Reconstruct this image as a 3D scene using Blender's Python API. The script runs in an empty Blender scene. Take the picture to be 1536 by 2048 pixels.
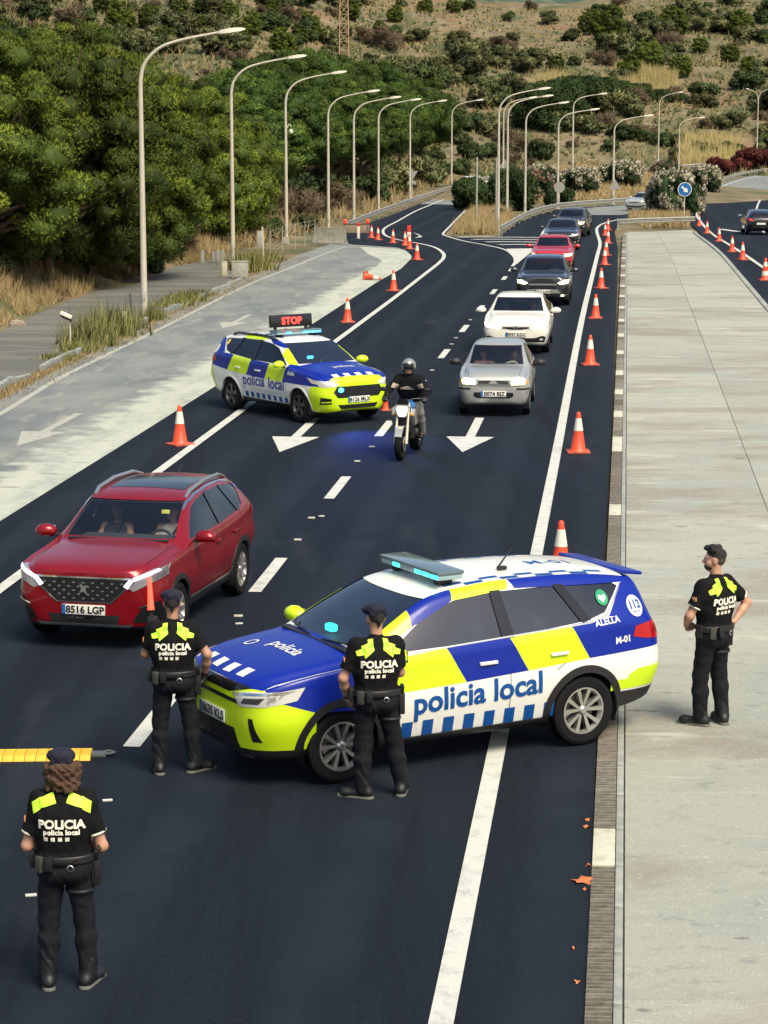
import bpy, bmesh, math, random
import numpy as np
from mathutils import Vector, Matrix, noise
from mathutils.bvhtree import BVHTree
R = math.radians
rng = np.random.default_rng(7)
random.seed(7)
SC = bpy.context.scene
COL = SC.collection

# ---------------------------------------------------------------- camera
F_PX, CAM_H = 4600.0, 6.0
PITCH = math.atan(779.0 / F_PX)
cam_d = bpy.data.cameras.new('camera')
cam_d.sensor_fit = 'VERTICAL'; cam_d.sensor_height = 36.0; cam_d.sensor_width = 27.0
cam_d.lens = F_PX * 36.0 / 2048.0
cam_d.clip_start = 0.5; cam_d.clip_end = 6000
cam = bpy.data.objects.new('camera', cam_d); COL.objects.link(cam)
cam.location = (0, 0, CAM_H); cam.rotation_euler = (math.pi / 2 - PITCH, 0, 0)
SC.camera = cam

# ---------------------------------------------------------------- sky, sun, exposure
SUN_AZ, SUN_EL = R(146), R(54)
wd = bpy.data.worlds.new('World'); SC.world = wd; wd.use_nodes = True
nt = wd.node_tree
sky = nt.nodes.new('ShaderNodeTexSky'); sky.sky_type = 'NISHITA'; sky.sun_disc = False
sky.sun_elevation = SUN_EL; sky.sun_rotation = SUN_AZ
sky.air_density = 1.0; sky.dust_density = 3.0; sky.ozone_density = 1.0
nt.links.new(sky.outputs[0], nt.nodes['Background'].inputs[0])
nt.nodes['Background'].inputs[1].default_value = 0.075
sd = bpy.data.lights.new('sun', 'SUN'); sd.energy = 2.2; sd.angle = R(30); sd.color = (1.0, 0.89, 0.68)
so = bpy.data.objects.new('sun', sd); COL.objects.link(so)
sdir = Vector((math.sin(SUN_AZ) * math.cos(SUN_EL), math.cos(SUN_AZ) * math.cos(SUN_EL), math.sin(SUN_EL)))
so.rotation_euler = sdir.to_track_quat('Z', 'Y').to_euler(); so.location = (60, -40, 60)
vs = SC.view_settings
SC.display_settings.display_device = 'sRGB'
vs.view_transform = 'Standard'; vs.look = 'None'; vs.exposure = 1.15; vs.gamma = 1.0; vs.use_curve_mapping = False
SC.cycles.max_bounces = 6; SC.cycles.transparent_max_bounces = 12
SC.cycles.caustics_reflective = False; SC.cycles.caustics_refractive = False

# ---------------------------------------------------------------- pixels to places
def base(y):
    t = min(1, max(0, (y - 100) / 50)); return -0.7 * t * t * (3 - 2 * t)
def ray(px, py):
    dx, dy = (px - 768) / F_PX, (1024 - py) / F_PX
    s, c = math.sin(PITCH), math.cos(PITCH)
    return (dx, c + dy * s, -s + dy * c)
def gp(px, py, z=0.0):
    d = ray(px, py); y = 60.0
    for _ in range(30):
        t = (z + base(y) - CAM_H) / d[2]; y = 0.5 * y + 0.5 * t * d[1]
    t = y / d[1]
    return Vector((t * d[0], y, z + base(y)))
def at(px, py, Y):
    d = ray(px, py); t = Y / d[1]
    return Vector((t * d[0], Y, CAM_H + t * d[2]))
ROAD = Vector((0.1047, 1.0, 0)).normalized()          # direction of the straight road
HEAD = math.atan2(-ROAD.y, -ROAD.x)                    # heading of the queueing cars

# ---------------------------------------------------------------- materials
MATS = {}
def _new(name):
    m = bpy.data.materials.new(name); m.use_nodes = True; MATS[name] = m
    return m, m.node_tree, m.node_tree.nodes['Principled BSDF']
def pm(name, col, rough=.5, metal=0., coat=0., emit=None, estr=0., spec=.5, trans=0., bump=0., bscale=60., var=0., vscale=6.):
    if name in MATS: return MATS[name]
    m, t, b = _new(name)
    c = (*col, 1.0)
    b.inputs['Base Color'].default_value = c; b.inputs['Roughness'].default_value = rough
    b.inputs['Metallic'].default_value = metal; b.inputs['Coat Weight'].default_value = coat
    b.inputs['Coat Roughness'].default_value = .06; b.inputs['Specular IOR Level'].default_value = spec
    b.inputs['Transmission Weight'].default_value = trans
    if emit: b.inputs['Emission Color'].default_value = (*emit, 1); b.inputs['Emission Strength'].default_value = estr
    if bump or var:
        tc = t.nodes.new('ShaderNodeTexCoord')
    if bump:
        n = t.nodes.new('ShaderNodeTexNoise'); n.inputs['Scale'].default_value = bscale; n.inputs['Detail'].default_value = 4
        t.links.new(tc.outputs['Object'], n.inputs['Vector'])
        bp = t.nodes.new('ShaderNodeBump'); bp.inputs['Strength'].default_value = bump; bp.inputs['Distance'].default_value = .02
        t.links.new(n.outputs[0], bp.inputs['Height']); t.links.new(bp.outputs[0], b.inputs['Normal'])
    if var:
        n = t.nodes.new('ShaderNodeTexNoise'); n.inputs['Scale'].default_value = vscale; n.inputs['Detail'].default_value = 5
        t.links.new(tc.outputs['Object'], n.inputs['Vector'])
        mr = t.nodes.new('ShaderNodeMapRange'); mr.inputs[1].default_value = .3; mr.inputs[2].default_value = .7
        mr.inputs[3].default_value = 1 - var; mr.inputs[4].default_value = 1 + var
        t.links.new(n.outputs[0], mr.inputs[0])
        mx = t.nodes.new('ShaderNodeMix'); mx.data_type = 'RGBA'; mx.blend_type = 'MULTIPLY'; mx.inputs[0].default_value = 1
        mx.inputs[6].default_value = c; t.links.new(mr.outputs[0], mx.inputs[7]); t.links.new(mx.outputs[2], b.inputs['Base Color'])
    return m
def chain(t, tc, c0, layers, vec=None):
    cur = t.nodes.new('ShaderNodeRGB'); cur.outputs[0].default_value = (*c0, 1); cur = cur.outputs[0]
    for i, (c, sc, lo, hi, det, st) in enumerate(layers):
        mp = t.nodes.new('ShaderNodeMapping'); mp.inputs['Scale'].default_value = st; mp.inputs['Location'].default_value = (i * 7.3, i * 3.1, 0)
        if vec: mp.inputs['Rotation'].default_value = (0, 0, vec)
        t.links.new(tc.outputs['Object'], mp.inputs['Vector'])
        n = t.nodes.new('ShaderNodeTexNoise'); n.inputs['Scale'].default_value = sc; n.inputs['Detail'].default_value = det
        n.inputs['Roughness'].default_value = .62
        t.links.new(mp.outputs[0], n.inputs['Vector'])
        mr = t.nodes.new('ShaderNodeMapRange'); mr.inputs[1].default_value = lo; mr.inputs[2].default_value = hi
        t.links.new(n.outputs[0], mr.inputs[0])
        mx = t.nodes.new('ShaderNodeMix'); mx.data_type = 'RGBA'
        t.links.new(mr.outputs[0], mx.inputs[0]); t.links.new(cur, mx.inputs[6]); mx.inputs[7].default_value = (*c, 1)
        cur = mx.outputs[2]
    return cur
def mth(t, op, a, b=None, c=None):
    n = t.nodes.new('ShaderNodeMath'); n.operation = op
    for k, v in enumerate((a, b, c)):
        if v is None: continue
        if hasattr(v, 'is_linked'): t.links.new(v, n.inputs[k])
        else: n.inputs[k].default_value = v
    return n.outputs[0]
def layered(name, c0, layers, rough=.85, bump=0., bscale=40., objvar=0., vec=None, spec=.3, side=None, tracks=None):
    """base colour, then layers of (colour, noise scale, low, high, detail, (sx,sy,sz)) mixed in by noise;
    side = (colour, layers, u0, u1): a second surface dusted on across the road; tracks = colour of tyre-polished lanes"""
    m, t, b = _new(name)
    tc = t.nodes.new('ShaderNodeTexCoord')
    cur = chain(t, tc, c0, layers, vec)
    if side or tracks:
        sx = t.nodes.new('ShaderNodeSeparateXYZ'); t.links.new(tc.outputs['Object'], sx.inputs[0])
        u = mth(t, 'MULTIPLY_ADD', sx.outputs[1], -.1065, sx.outputs[0])
        n = t.nodes.new('ShaderNodeTexNoise'); n.inputs['Scale'].default_value = 1.3; n.inputs['Detail'].default_value = 8; t.links.new(tc.outputs['Object'], n.inputs['Vector'])
        mr = t.nodes.new('ShaderNodeMapRange'); mx = t.nodes.new('ShaderNodeMix'); mx.data_type = 'RGBA'
        if side:
            t.links.new(mth(t, 'MULTIPLY_ADD', n.outputs[0], 2.2, mth(t, 'SUBTRACT', u, 1.1)), mr.inputs[0]); mr.inputs[1].default_value = side[2]; mr.inputs[2].default_value = side[3]
            t.links.new(chain(t, tc, side[0], side[1], vec), mx.inputs[7])
        else:
            cs = mth(t, 'COSINE', mth(t, 'MULTIPLY', mth(t, 'ADD', u, 2.14), 3.77))
            t.links.new(mth(t, 'MULTIPLY', cs, n.outputs[0]), mr.inputs[0]); mr.inputs[1].default_value = .12; mr.inputs[2].default_value = .62; mx.inputs[7].default_value = (*tracks, 1)
        t.links.new(mr.outputs[0], mx.inputs[0]); t.links.new(cur, mx.inputs[6]); cur = mx.outputs[2]
    if objvar:
        oi = t.nodes.new('ShaderNodeObjectInfo')
        mr = t.nodes.new('ShaderNodeMapRange'); mr.inputs[3].default_value = 1 - objvar; mr.inputs[4].default_value = 1 + objvar
        t.links.new(oi.outputs['Random'], mr.inputs[0])
        mx = t.nodes.new('ShaderNodeMix'); mx.data_type = 'RGBA'; mx.blend_type = 'MULTIPLY'; mx.inputs[0].default_value = 1
        t.links.new(cur, mx.inputs[6]); t.links.new(mr.outputs[0], mx.inputs[7]); cur = mx.outputs[2]
    t.links.new(cur, b.inputs['Base Color']); b.inputs['Roughness'].default_value = rough
    b.inputs['Specular IOR Level'].default_value = spec
    if bump:
        n = t.nodes.new('ShaderNodeTexNoise'); n.inputs['Scale'].default_value = bscale; n.inputs['Detail'].default_value = 6
        t.links.new(tc.outputs['Object'], n.inputs['Vector'])
        bp = t.nodes.new('ShaderNodeBump'); bp.inputs['Strength'].default_value = bump; bp.inputs['Distance'].default_value = .03
        t.links.new(n.outputs[0], bp.inputs['Height']); t.links.new(bp.outputs[0], b.inputs['Normal'])
    return m
def leafmat(name, c1, c2, trans=.25, objvar=.15):
    """foliage: colour from a per-leaf attribute, varied between plants"""
    m, t, b = _new(name)
    a = t.nodes.new('ShaderNodeAttribute'); a.attribute_name = 'tint'
    mx = t.nodes.new('ShaderNodeMix'); mx.data_type = 'RGBA'
    mx.inputs[6].default_value = (*c1, 1); mx.inputs[7].default_value = (*c2, 1)
    t.links.new(a.outputs['Fac'], mx.inputs[0])
    oi = t.nodes.new('ShaderNodeObjectInfo')
    mr = t.nodes.new('ShaderNodeMapRange'); mr.inputs[3].default_value = 1 - objvar; mr.inputs[4].default_value = 1 + objvar
    t.links.new(oi.outputs['Random'], mr.inputs[0])
    m2 = t.nodes.new('ShaderNodeMix'); m2.data_type = 'RGBA'; m2.blend_type = 'MULTIPLY'; m2.inputs[0].default_value = 1
    t.links.new(mx.outputs[2], m2.inputs[6]); t.links.new(mr.outputs[0], m2.inputs[7])
    t.links.new(m2.outputs[2], b.inputs['Base Color']); b.inputs['Roughness'].default_value = .65; b.inputs['Specular IOR Level'].default_value = .2
    tr = t.nodes.new('ShaderNodeBsdfTranslucent'); t.links.new(m2.outputs[2], tr.inputs[0])
    ms = t.nodes.new('ShaderNodeMixShader'); ms.inputs[0].default_value = trans
    t.links.new(b.outputs[0], ms.inputs[1]); t.links.new(tr.outputs[0], ms.inputs[2])
    t.links.new(ms.outputs[0], t.nodes['Material Output'].inputs[0])
    return m
def glassmat(name, tint=(.55, .62, .62), refl=1.0, add=.02):
    m, t, b = _new(name); t.nodes.remove(b)
    tr = t.nodes.new('ShaderNodeBsdfTransparent'); tr.inputs[0].default_value = (*tint, 1)
    gl = t.nodes.new('ShaderNodeBsdfGlossy'); gl.inputs['Roughness'].default_value = .03; gl.inputs[0].default_value = (refl, refl, refl, 1)
    fr = t.nodes.new('ShaderNodeFresnel'); fr.inputs[0].default_value = 1.6
    ms = t.nodes.new('ShaderNodeMixShader')
    ma = t.nodes.new('ShaderNodeMath'); ma.operation = 'MULTIPLY_ADD'; ma.inputs[1].default_value = 1.0; ma.inputs[2].default_value = add; t.links.new(fr.outputs[0], ma.inputs[0])
    t.links.new(ma.outputs[0], ms.inputs[0]); t.links.new(tr.outputs[0], ms.inputs[1]); t.links.new(gl.outputs[0], ms.inputs[2])
    t.links.new(ms.outputs[0], t.nodes['Material Output'].inputs[0])
    return m

# ---------------------------------------------------------------- objects
def tag(o, label=None, cat=None, group=None, kind=None):
    if label: o['label'] = label
    if cat: o['category'] = cat
    if group: o['group'] = group
    if kind: o['kind'] = kind
    return o
def thing(name, label, cat, loc=(0, 0, 0), rz=0., group=None, scale=1.):
    o = bpy.data.objects.new(name, None); COL.objects.link(o); o.empty_display_size = .2
    o.location = loc; o.rotation_euler = (0, 0, rz); o.scale = (scale,) * 3
    return tag(o, label, cat, group)
def link(name, me, mat=None, parent=None):
    o = bpy.data.objects.new(name, me); COL.objects.link(o)
    if mat is not None and not me.materials: me.materials.append(mat)
    if parent: o.parent = parent
    return o
def mesh_np(name, V, Fq, smooth=True, ang=None):
    """numpy vertices, list/array of faces"""
    me = bpy.data.meshes.new(name)
    V = np.asarray(V, dtype=np.float32)
    if isinstance(Fq, np.ndarray):
        k = Fq.shape[1]; n = len(Fq)
        me.vertices.add(len(V)); me.vertices.foreach_set('co', V.ravel())
        me.loops.add(n * k); me.loops.foreach_set('vertex_index', Fq.astype(np.int32).ravel())
        me.polygons.add(n); me.polygons.foreach_set('loop_start', np.arange(0, n * k, k, dtype=np.int32))
        me.update(calc_edges=True); me.validate()
    else:
        me.from_pydata(V.tolist(), [], Fq); me.update()
    if smooth:
        me.polygons.foreach_set('use_smooth', np.ones(len(me.polygons), dtype=bool))
        if ang: me.set_sharp_from_angle(angle=R(ang))
    return me
def dup(root, loc=None, rz=None, label=None, scale=None):
    def cp(o, par):
        c = o.copy(); COL.objects.link(c); c.parent = par
        for ch in o.children: cp(ch, c)
        return c
    r = cp(root, None)
    if loc is not None: r.location = loc
    if rz is not None: r.rotation_euler = (0, 0, rz)
    if scale is not None: r.scale = scale if hasattr(scale, '__len__') else (scale,) * 3
    if label: r['label'] = label
    return r
class MB:
    """collects shapes into one mesh"""
    def __init__(s): s.v = []; s.f = []
    def add(s, vs, fs):
        o = len(s.v); s.v += [tuple(v) for v in vs]; s.f += [tuple(i + o for i in f) for f in fs]; return s
    def box(s, c, d, bev=0., rot=None):
        x, y, z = (k / 2 for k in d)
        if bev <= 0:
            vs = [Vector((a * x, b * y, e * z)) for a in (-1, 1) for b in (-1, 1) for e in (-1, 1)]
            fs = [(0, 1, 3, 2), (4, 6, 7, 5), (0, 4, 5, 1), (2, 3, 7, 6), (0, 2, 6, 4), (1, 5, 7, 3)]
        else:
            bm = bmesh.new(); bmesh.ops.create_cube(bm, size=1)
            for v in bm.verts: v.co = Vector((v.co.x * d[0], v.co.y * d[1], v.co.z * d[2]))
            bmesh.ops.bevel(bm, geom=bm.edges[:], offset=min(bev, min(d) * .49), segments=2, profile=.6, affect='EDGES')
            bm.verts.index_update()
            vs = [v.co.copy() for v in bm.verts]; fs = [[v.index for v in f.verts] for f in bm.faces]; bm.free()
        m = rot.to_matrix() if rot is not None and hasattr(rot, 'to_matrix') else rot
        c = Vector(c)
        return s.add([(m @ v if m is not None else v) + c for v in vs], fs)
    def tube(s, path, rad, n=10, caps=True):
        path = [Vector(p) for p in path]; k = len(path)
        rad = [rad] * k if not hasattr(rad, '__len__') else rad
        vs, fs, up = [], [], None
        for i, p in enumerate(path):
            d = (path[min(i + 1, k - 1)] - path[max(i - 1, 0)])
            if d.length < 1e-9: d = Vector((0, 0, 1))
            d.normalize()
            if up is None: up = d.orthogonal().normalized()
            up = (up - d * up.dot(d)); up = up.normalized() if up.length > 1e-6 else d.orthogonal().normalized()
            w = d.cross(up)
            for j in range(n):
                a = 2 * math.pi * j / n; vs.append(p + (up * math.cos(a) + w * math.sin(a)) * rad[i])
        for i in range(k - 1):
            for j in range(n):
                a, b = i * n + j, i * n + (j + 1) % n; fs.append((a, b, b + n, a + n))
        if caps: fs.append(tuple(range(n - 1, -1, -1))); fs.append(tuple((k - 1) * n + j for j in range(n)))
        return s.add(vs, fs)
    def lathe(s, prof, n=24, c=(0, 0, 0), axis='z', closed=False):
        """prof = [(radius, height)]"""
        vs, fs = [], []; k = len(prof); c = Vector(c)
        for j in range(n):
            a = 2 * math.pi * j / n
            for r, h in prof:
                p = (r * math.cos(a), r * math.sin(a), h)
                if axis == 'y': p = (p[0], -p[2], p[1])
                if axis == 'x': p = (p[2], p[0], p[1])
                vs.append(Vector(p) + c)
        for j in range(n):
            for i in range(k - 1 + (1 if closed else 0)):
                a, b = j * k + i, j * k + (i + 1) % k; e, g = ((j + 1) % n) * k + (i + 1) % k, ((j + 1) % n) * k + i
                fs.append((a, g, e, b))
        return s.add(vs, fs)
    def prism(s, poly, lo, hi, axis='y'):
        """polygon in the plane across the axis, extruded from lo to hi"""
        n = len(poly)
        def P(u, v, h): return {'y': (u, h, v), 'x': (h, u, v), 'z': (u, v, h)}[axis]
        vs = [P(u, v, lo) for u, v in poly] + [P(u, v, hi) for u, v in poly]
        fs = [tuple(range(n - 1, -1, -1)), tuple(range(n, 2 * n))] + [(i, (i + 1) % n, n + (i + 1) % n, n + i) for i in range(n)]
        return s.add(vs, fs)
    def ball(s, c, r, n=10, rot=None):
        r = (r,) * 3 if not hasattr(r, '__len__') else r
        vs, fs = [], []; m = n // 2 + 1; c = Vector(c)
        for i in range(m + 1):
            t = math.pi * i / m
            for j in range(n):
                a = 2 * math.pi * j / n
                v = Vector((r[0] * math.sin(t) * math.cos(a), r[1] * math.sin(t) * math.sin(a), r[2] * math.cos(t)))
                vs.append((rot @ v if rot is not None else v) + c)
        for i in range(m):
            for j in range(n):
                fs.append((i * n + j, (i + 1) * n + j, (i + 1) * n + (j + 1) % n, i * n + (j + 1) % n))
        return s.add(vs, fs)
    def mesh(s, name, ang=35):
        me = bpy.data.meshes.new(name); me.from_pydata(s.v, [], s.f); me.update()
        bm = bmesh.new(); bm.from_mesh(me); bmesh.ops.remove_doubles(bm, verts=bm.verts, dist=1e-5)
        bmesh.ops.recalc_face_normals(bm, faces=bm.faces); bm.to_mesh(me); bm.free()
        me.polygons.foreach_set('use_smooth', np.ones(len(me.polygons), dtype=bool)); me.set_sharp_from_angle(angle=R(ang))
        return me
    def build(s, name, mat, parent=None, ang=35):
        return link(name, s.mesh(name, ang), mat, parent)
def catmull(pts, n=8):
    P = [Vector(p) for p in pts]; out = []
    for i in range(len(P) - 1):
        a, b, c, d = P[max(i - 1, 0)], P[i], P[i + 1], P[min(i + 2, len(P) - 1)]
        for j in range(n):
            t = j / n
            out.append(0.5 * ((2 * b) + (c - a) * t + (2 * a - 5 * b + 4 * c - d) * t * t + (3 * b - a - 3 * c + d) * t ** 3))
    out.append(P[-1]); return out
_txt = {}
def text2d(s, size=1., bold=0., align='LEFT', spacing=1.):
    """flat lettering as a triangulated 2-D shape: (verts Nx2, faces)"""
    k = (s, size, bold, align, spacing)
    if k in _txt: return _txt[k]
    cu = bpy.data.curves.new('lettering', 'FONT'); cu.body = s; cu.size = size; cu.offset = bold; cu.align_x = align
    cu.space_character = spacing; cu.resolution_u = 3
    ob = bpy.data.objects.new('lettering', cu); COL.objects.link(ob)
    me = bpy.data.meshes.new_from_object(ob.evaluated_get(bpy.context.evaluated_depsgraph_get()))
    V = [(v.co.x, v.co.y) for v in me.vertices]; Fc = [tuple(p.vertices) for p in me.polygons]
    bpy.data.objects.remove(ob); bpy.data.curves.remove(cu); bpy.data.meshes.remove(me)
    _txt[k] = (V, Fc); return _txt[k]

# paint, shared
WHITE = pm('white_paint', (.78, .76, .68), .35, coat=.6)
GALV = pm('galvanised_steel', (.42, .41, .36), .5, .3, var=.12, vscale=3)
POLE = pm('lamp_pole_paint', (.50, .46, .36), .55, .1, var=.1, vscale=2)
BLACK = pm('black_plastic', (.012, .012, .014), .55)
RUBBER = pm('tyre_rubber', (.007, .007, .008), .85, spec=.2, bump=.15, bscale=90)
STEEL = pm('bright_steel', (.62, .61, .57), .28, .9)
CHROME = pm('chrome', (.8, .78, .72), .12, 1.)
LINE = layered('road_marking_paint', (.50, .515, .47), [((.34, .36, .345), 4, .5, .68, 7, (1, 1, 1)), ((.58, .59, .53), 50, .5, .7, 2, (1, 1, 1)), ((.16, .17, .18), 18, .66, .76, 4, (1, 1, 1))], .75)
# ================================================================ terrain
XE = np.array([(0, -12.5), (60, -11.4), (72, -11.1), (83, -10.3), (95, -9.0), (100, -7.9), (115, -6.6), (125, -5.2), (152, -3.4), (180, -0.2), (215, 4.0), (257, 8.6), (300, 13.5), (420, 26)])
def sst(a, b, t): t = np.clip((t - a) / (b - a), 0, 1); return t * t * (3 - 2 * t)
def height(x, y):
    x = np.asarray(x, float); y = np.asarray(y, float)
    z = -0.7 * sst(100, 150, y)
    s = np.maximum(np.interp(y, XE[:, 0], XE[:, 1]) - x, 0)
    z = z + np.where(y < 112, 1, .45) * 2.8 * (1 - np.exp(-s / 6.5)) * sst(0, 3, s) + .03 * s
    z = z + 2.3 * np.exp(-((x - 19) / 11) ** 2 - ((y - 228) / 21) ** 2)
    r = x / np.maximum(y, 1)
    y0 = 306 - 60 * sst(.01, -.07, r)
    h = .17 * np.maximum(y - y0, 0) * sst(y0, y0 + 30, y)
    cap = 43 + 30 * sst(0.0, -.05, r) + 4 * sst(.08, .13, r)
    h = cap * np.tanh(h / cap * 1.05)
    n = np.sin(x * .11 + 1.3) * np.sin(y * .083 + x * .03) + .6 * np.sin(x * .23 + y * .19)
    z = z + h + n * .9 * sst(300, 380, y) + n * .12 * sst(0, 8, s)
    return z
def hz(x, y): return float(height(x, y))
xs = np.concatenate([np.linspace(-190, -40, 40, endpoint=False), np.arange(-40, 60, 1.5), np.linspace(60, 200, 38)])
ys = np.concatenate([np.arange(-20, 60, 4.0), np.arange(60, 320, 2.0), np.arange(320, 640, 3.0)])
gx, gy = np.meshgrid(xs, ys)
gz = height(gx, gy) - .07
nx, ny = len(xs), len(ys)
ii = (np.arange(ny - 1)[:, None] * nx + np.arange(nx - 1)[None]).ravel()
SOIL = layered('dry_soil_and_grass', (.14, .115, .062), [((.215, .175, .10), .35, .42, .6, 6, (1, 1, 1)), ((.075, .088, .036), .12, .46, .62, 5, (1, 1, 1)), ((.22, .125, .075), .05, .56, .68, 6, (1, 1.5, 1)), ((.10, .07, .045), 1.6, .55, .75, 5, (1, 1, 1))], .95, .6, 3)
tag(link('ground', mesh_np('ground', np.stack([gx.ravel(), gy.ravel(), gz.ravel()], 1), np.stack([ii, ii + 1, ii + nx + 1, ii + nx], 1)), SOIL), 'dry sloping ground with straw grass and red soil', None, kind='structure')
# far wooded ridge closing the view
fx = np.linspace(-500, 900, 90); fy = np.linspace(700, 1700, 40); a, b = np.meshgrid(fx, fy)
fz = -20 + 170 * sst(700, 1600, b) + 14 * np.sin(a * .013) * np.sin(b * .009 + 1) + 5 * np.sin(a * .05 + b * .03)
ii = (np.arange(39)[:, None] * 90 + np.arange(89)[None]).ravel()
FAR = layered('far_woodland', (.05, .085, .06), [((.13, .14, .08), .03, .48, .6, 6, (1, 1, 1)), ((.03, .06, .05), .11, .45, .6, 5, (1, 1, 1))], .95)
tag(link('hill', mesh_np('hill', np.stack([a.ravel(), b.ravel(), fz.ravel()], 1), np.stack([ii, ii + 1, ii + 91, ii + 90], 1)), FAR), 'wooded hill far beyond the slope', None, kind='structure')

# ================================================================ sheets and strips
def sheet(name, pts, z, mat, world=False, skirt=.12, parent=None):
    P = [Vector(p) if world else gp(*p) for p in pts]
    bm = bmesh.new(); vs = [bm.verts.new((p.x, p.y, 0)) for p in P]
    f = bm.faces.new(vs); f.normal_update()
    if f.normal.z < 0: f.normal_flip()
    bmesh.ops.triangulate(bm, faces=[f], ngon_method='EAR_CLIP')
    y0, y1 = min(p.y for p in P), max(p.y for p in P)
    y = math.ceil(y0 / 4) * 4
    while y < y1:
        if 96 < y < 154:
            bmesh.ops.bisect_plane(bm, geom=bm.verts[:] + bm.edges[:] + bm.faces[:], plane_co=(0, y, 0), plane_no=(0, 1, 0))
        y += 4
    for v in bm.verts: v.co.z = base(v.co.y) + z
    if skirt:
        be = [e for e in bm.edges if e.is_boundary]
        r = bmesh.ops.extrude_edge_only(bm, edges=be)
        for v in [g for g in r['geom'] if isinstance(g, bmesh.types.BMVert)]: v.co.z -= skirt
    bmesh.ops.recalc_face_normals(bm, faces=bm.faces)
    me = bpy.data.meshes.new(name); bm.to_mesh(me); bm.free()
    return link(name, me, mat, parent)
def strip(name, pts, w, z, mat, world=False, smooth=6, parent=None, taper=None):
    P = [Vector(p) if world else gp(*p) for p in pts]
    if smooth > 1: P = catmull(P, smooth)
    Q = [P[0]]
    for a, b in zip(P, P[1:]):
        n = max(1, int((b - a).length / 3)); Q += [a.lerp(b, (i + 1) / n) for i in range(n)]
    V, Fc = [], []
    for i, p in enumerate(Q):
        d = (Q[min(i + 1, len(Q) - 1)] - Q[max(i - 1, 0)]); d.z = 0; d.normalize()
        n = Vector((-d.y, d.x, 0)) * (w / 2)
        for q in (p + n, p - n): V.append((q.x, q.y, base(q.y) + z))
        if i: Fc.append((2 * i - 2, 2 * i, 2 * i + 1, 2 * i - 1))
    me = bpy.data.meshes.new(name); me.from_pydata(V, [], Fc); me.update()
    bm = bmesh.new(); bm.from_mesh(me)
    for f in bm.faces:
        f.normal_update()
        if f.normal.z < 0: f.normal_flip()
    bm.to_mesh(me); bm.free()
    return link(name, me, mat, parent)

ASPHALT = layered("fresh_asphalt", (.0028, .0064, .0128), [((.006, .0112, .0195), .6, .42, .62, 6, (3.4, .22, 1)), ((.024, .031, .042), 75, .55, .72, 3, (1, 1, 1)), ((.004, .006, .011), 30, .58, .75, 4, (1, 1, 1)), ((.019, .024, .031), .22, .6, .72, 6, (2.4, .5, 1))], .85, .35, 120, vec=-.104, spec=.2, tracks=(.0105, .0165, .026))
OLDASPH = layered('old_grey_asphalt', (.21, .225, .215), [((.14, .16, .165), .4, .42, .62, 7, (1.6, .7, 1)), ((.27, .275, .235), 1.1, .54, .68, 7, (1.8, .5, 1)), ((.06, .065, .07), 14, .62, .78, 4, (1, 1, 1))], .9, .4, 60, vec=-.104)
PATHASPH = layered('cracked_service_path', (.11, .115, .105), [((.17, .165, .135), .5, .45, .65, 7, (.5, 1.6, 1)), ((.26, .225, .16), .7, .60, .68, 6, (.35, 2.6, 1)), ((.05, .055, .05), 8, .6, .75, 4, (1, 1, 1))], .95, .5, 25)
LIME = layered('lime_washed_shoulder', (.42, .45, .38), [((.32, .355, .315), .8, .46, .62, 7, (2.2, .5, 1)), ((.18, .205, .20), 1.7, .61, .68, 6, (.7, 1.6, 1)), ((.47, .47, .38), 3, .5, .7, 5, (1, 1, 1)), ((.12, .14, .15), 9, .70, .75, 3, (1, 1, 1))], .92, .4, 40, vec=-.104)
CONC = layered('dusty_concrete', (.335, .345, .29), [((.265, .25, .21), .30, .47, .58, 8, (.75, 1.35, 1)), ((.30, .325, .285), .55, .5, .62, 8, (.8, 1.2, 1)), ((.43, .435, .355), .8, .57, .66, 8, (.45, 1.7, 1)), ((.22, .215, .19), 1.9, .64, .74, 7, (.7, 1.3, 1)), ((.24, .26, .235), 5, .56, .70, 8, (.9, 1.2, 1)), ((.42, .425, .36), 14, .58, .72, 6, (1, 1.2, 1)), ((.15, .155, .15), 34, .69, .75, 3, (1, 1, 1)), ((.17, .165, .15), .9, .685, .70, 9, (.8, 1.6, 1))], .92, .45, 45, vec=-.104, objvar=.09)
FILL = layered('joint_filler', (.36, .355, .29), [((.24, .24, .2), 3, .5, .65, 5, (1, 1, 1))], .95)

EDGE_L = [(0, 1046), (137, 960), (233, 900), (435, 772), (640, 640), (700, 601), (757, 564), (802, 539), (823, 518), (824, 512), (811, 500), (796, 495), (754, 492), (706, 489), (676, 483), (679, 476), (690, 466), (715, 455)]
main = [(-1500, 2000), (-1200, 2500), (1150, 2500), (1170, 2048), (1188, 1620), (1205, 1180), (1223, 850), (1235, 560), (1236, 500), (1229, 461), (1237, 447), (1262, 440), (1320, 434), (1345, 428), (1345, 396), (1258, 408), (1157, 416), (1115, 420), (1075, 430), (1035, 446), (1010, 464), (1003, 473), (960, 475), (900, 474), (888, 471), (892, 464), (927, 425), (948, 405), (978, 386), (1010, 372), (1010, 352), (951, 366), (880, 393), (830, 412), (790, 428), (740, 446)] + EDGE_L[::-1]
tag(sheet('road', main, .03, ASPHALT), 'fresh dark asphalt carriageway with new white markings', None, kind='structure')
tag(sheet('road', [(840, 409), (932, 411), (950, 402), (980, 384), (1010, 370), (1010, 354), (951, 368), (885, 393)], .042, OLDASPH, skirt=0), 'paler old asphalt where the exit lane leaves the new surface', None, kind='structure')
tag(sheet('road', [(1135, 420), (1166, 431), (1241, 431), (1300, 424), (1343, 418), (1343, 398), (1258, 410), (1170, 417)], .042, OLDASPH, skirt=0), 'paler old asphalt on the slip road by the bank', None, kind='structure')
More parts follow.
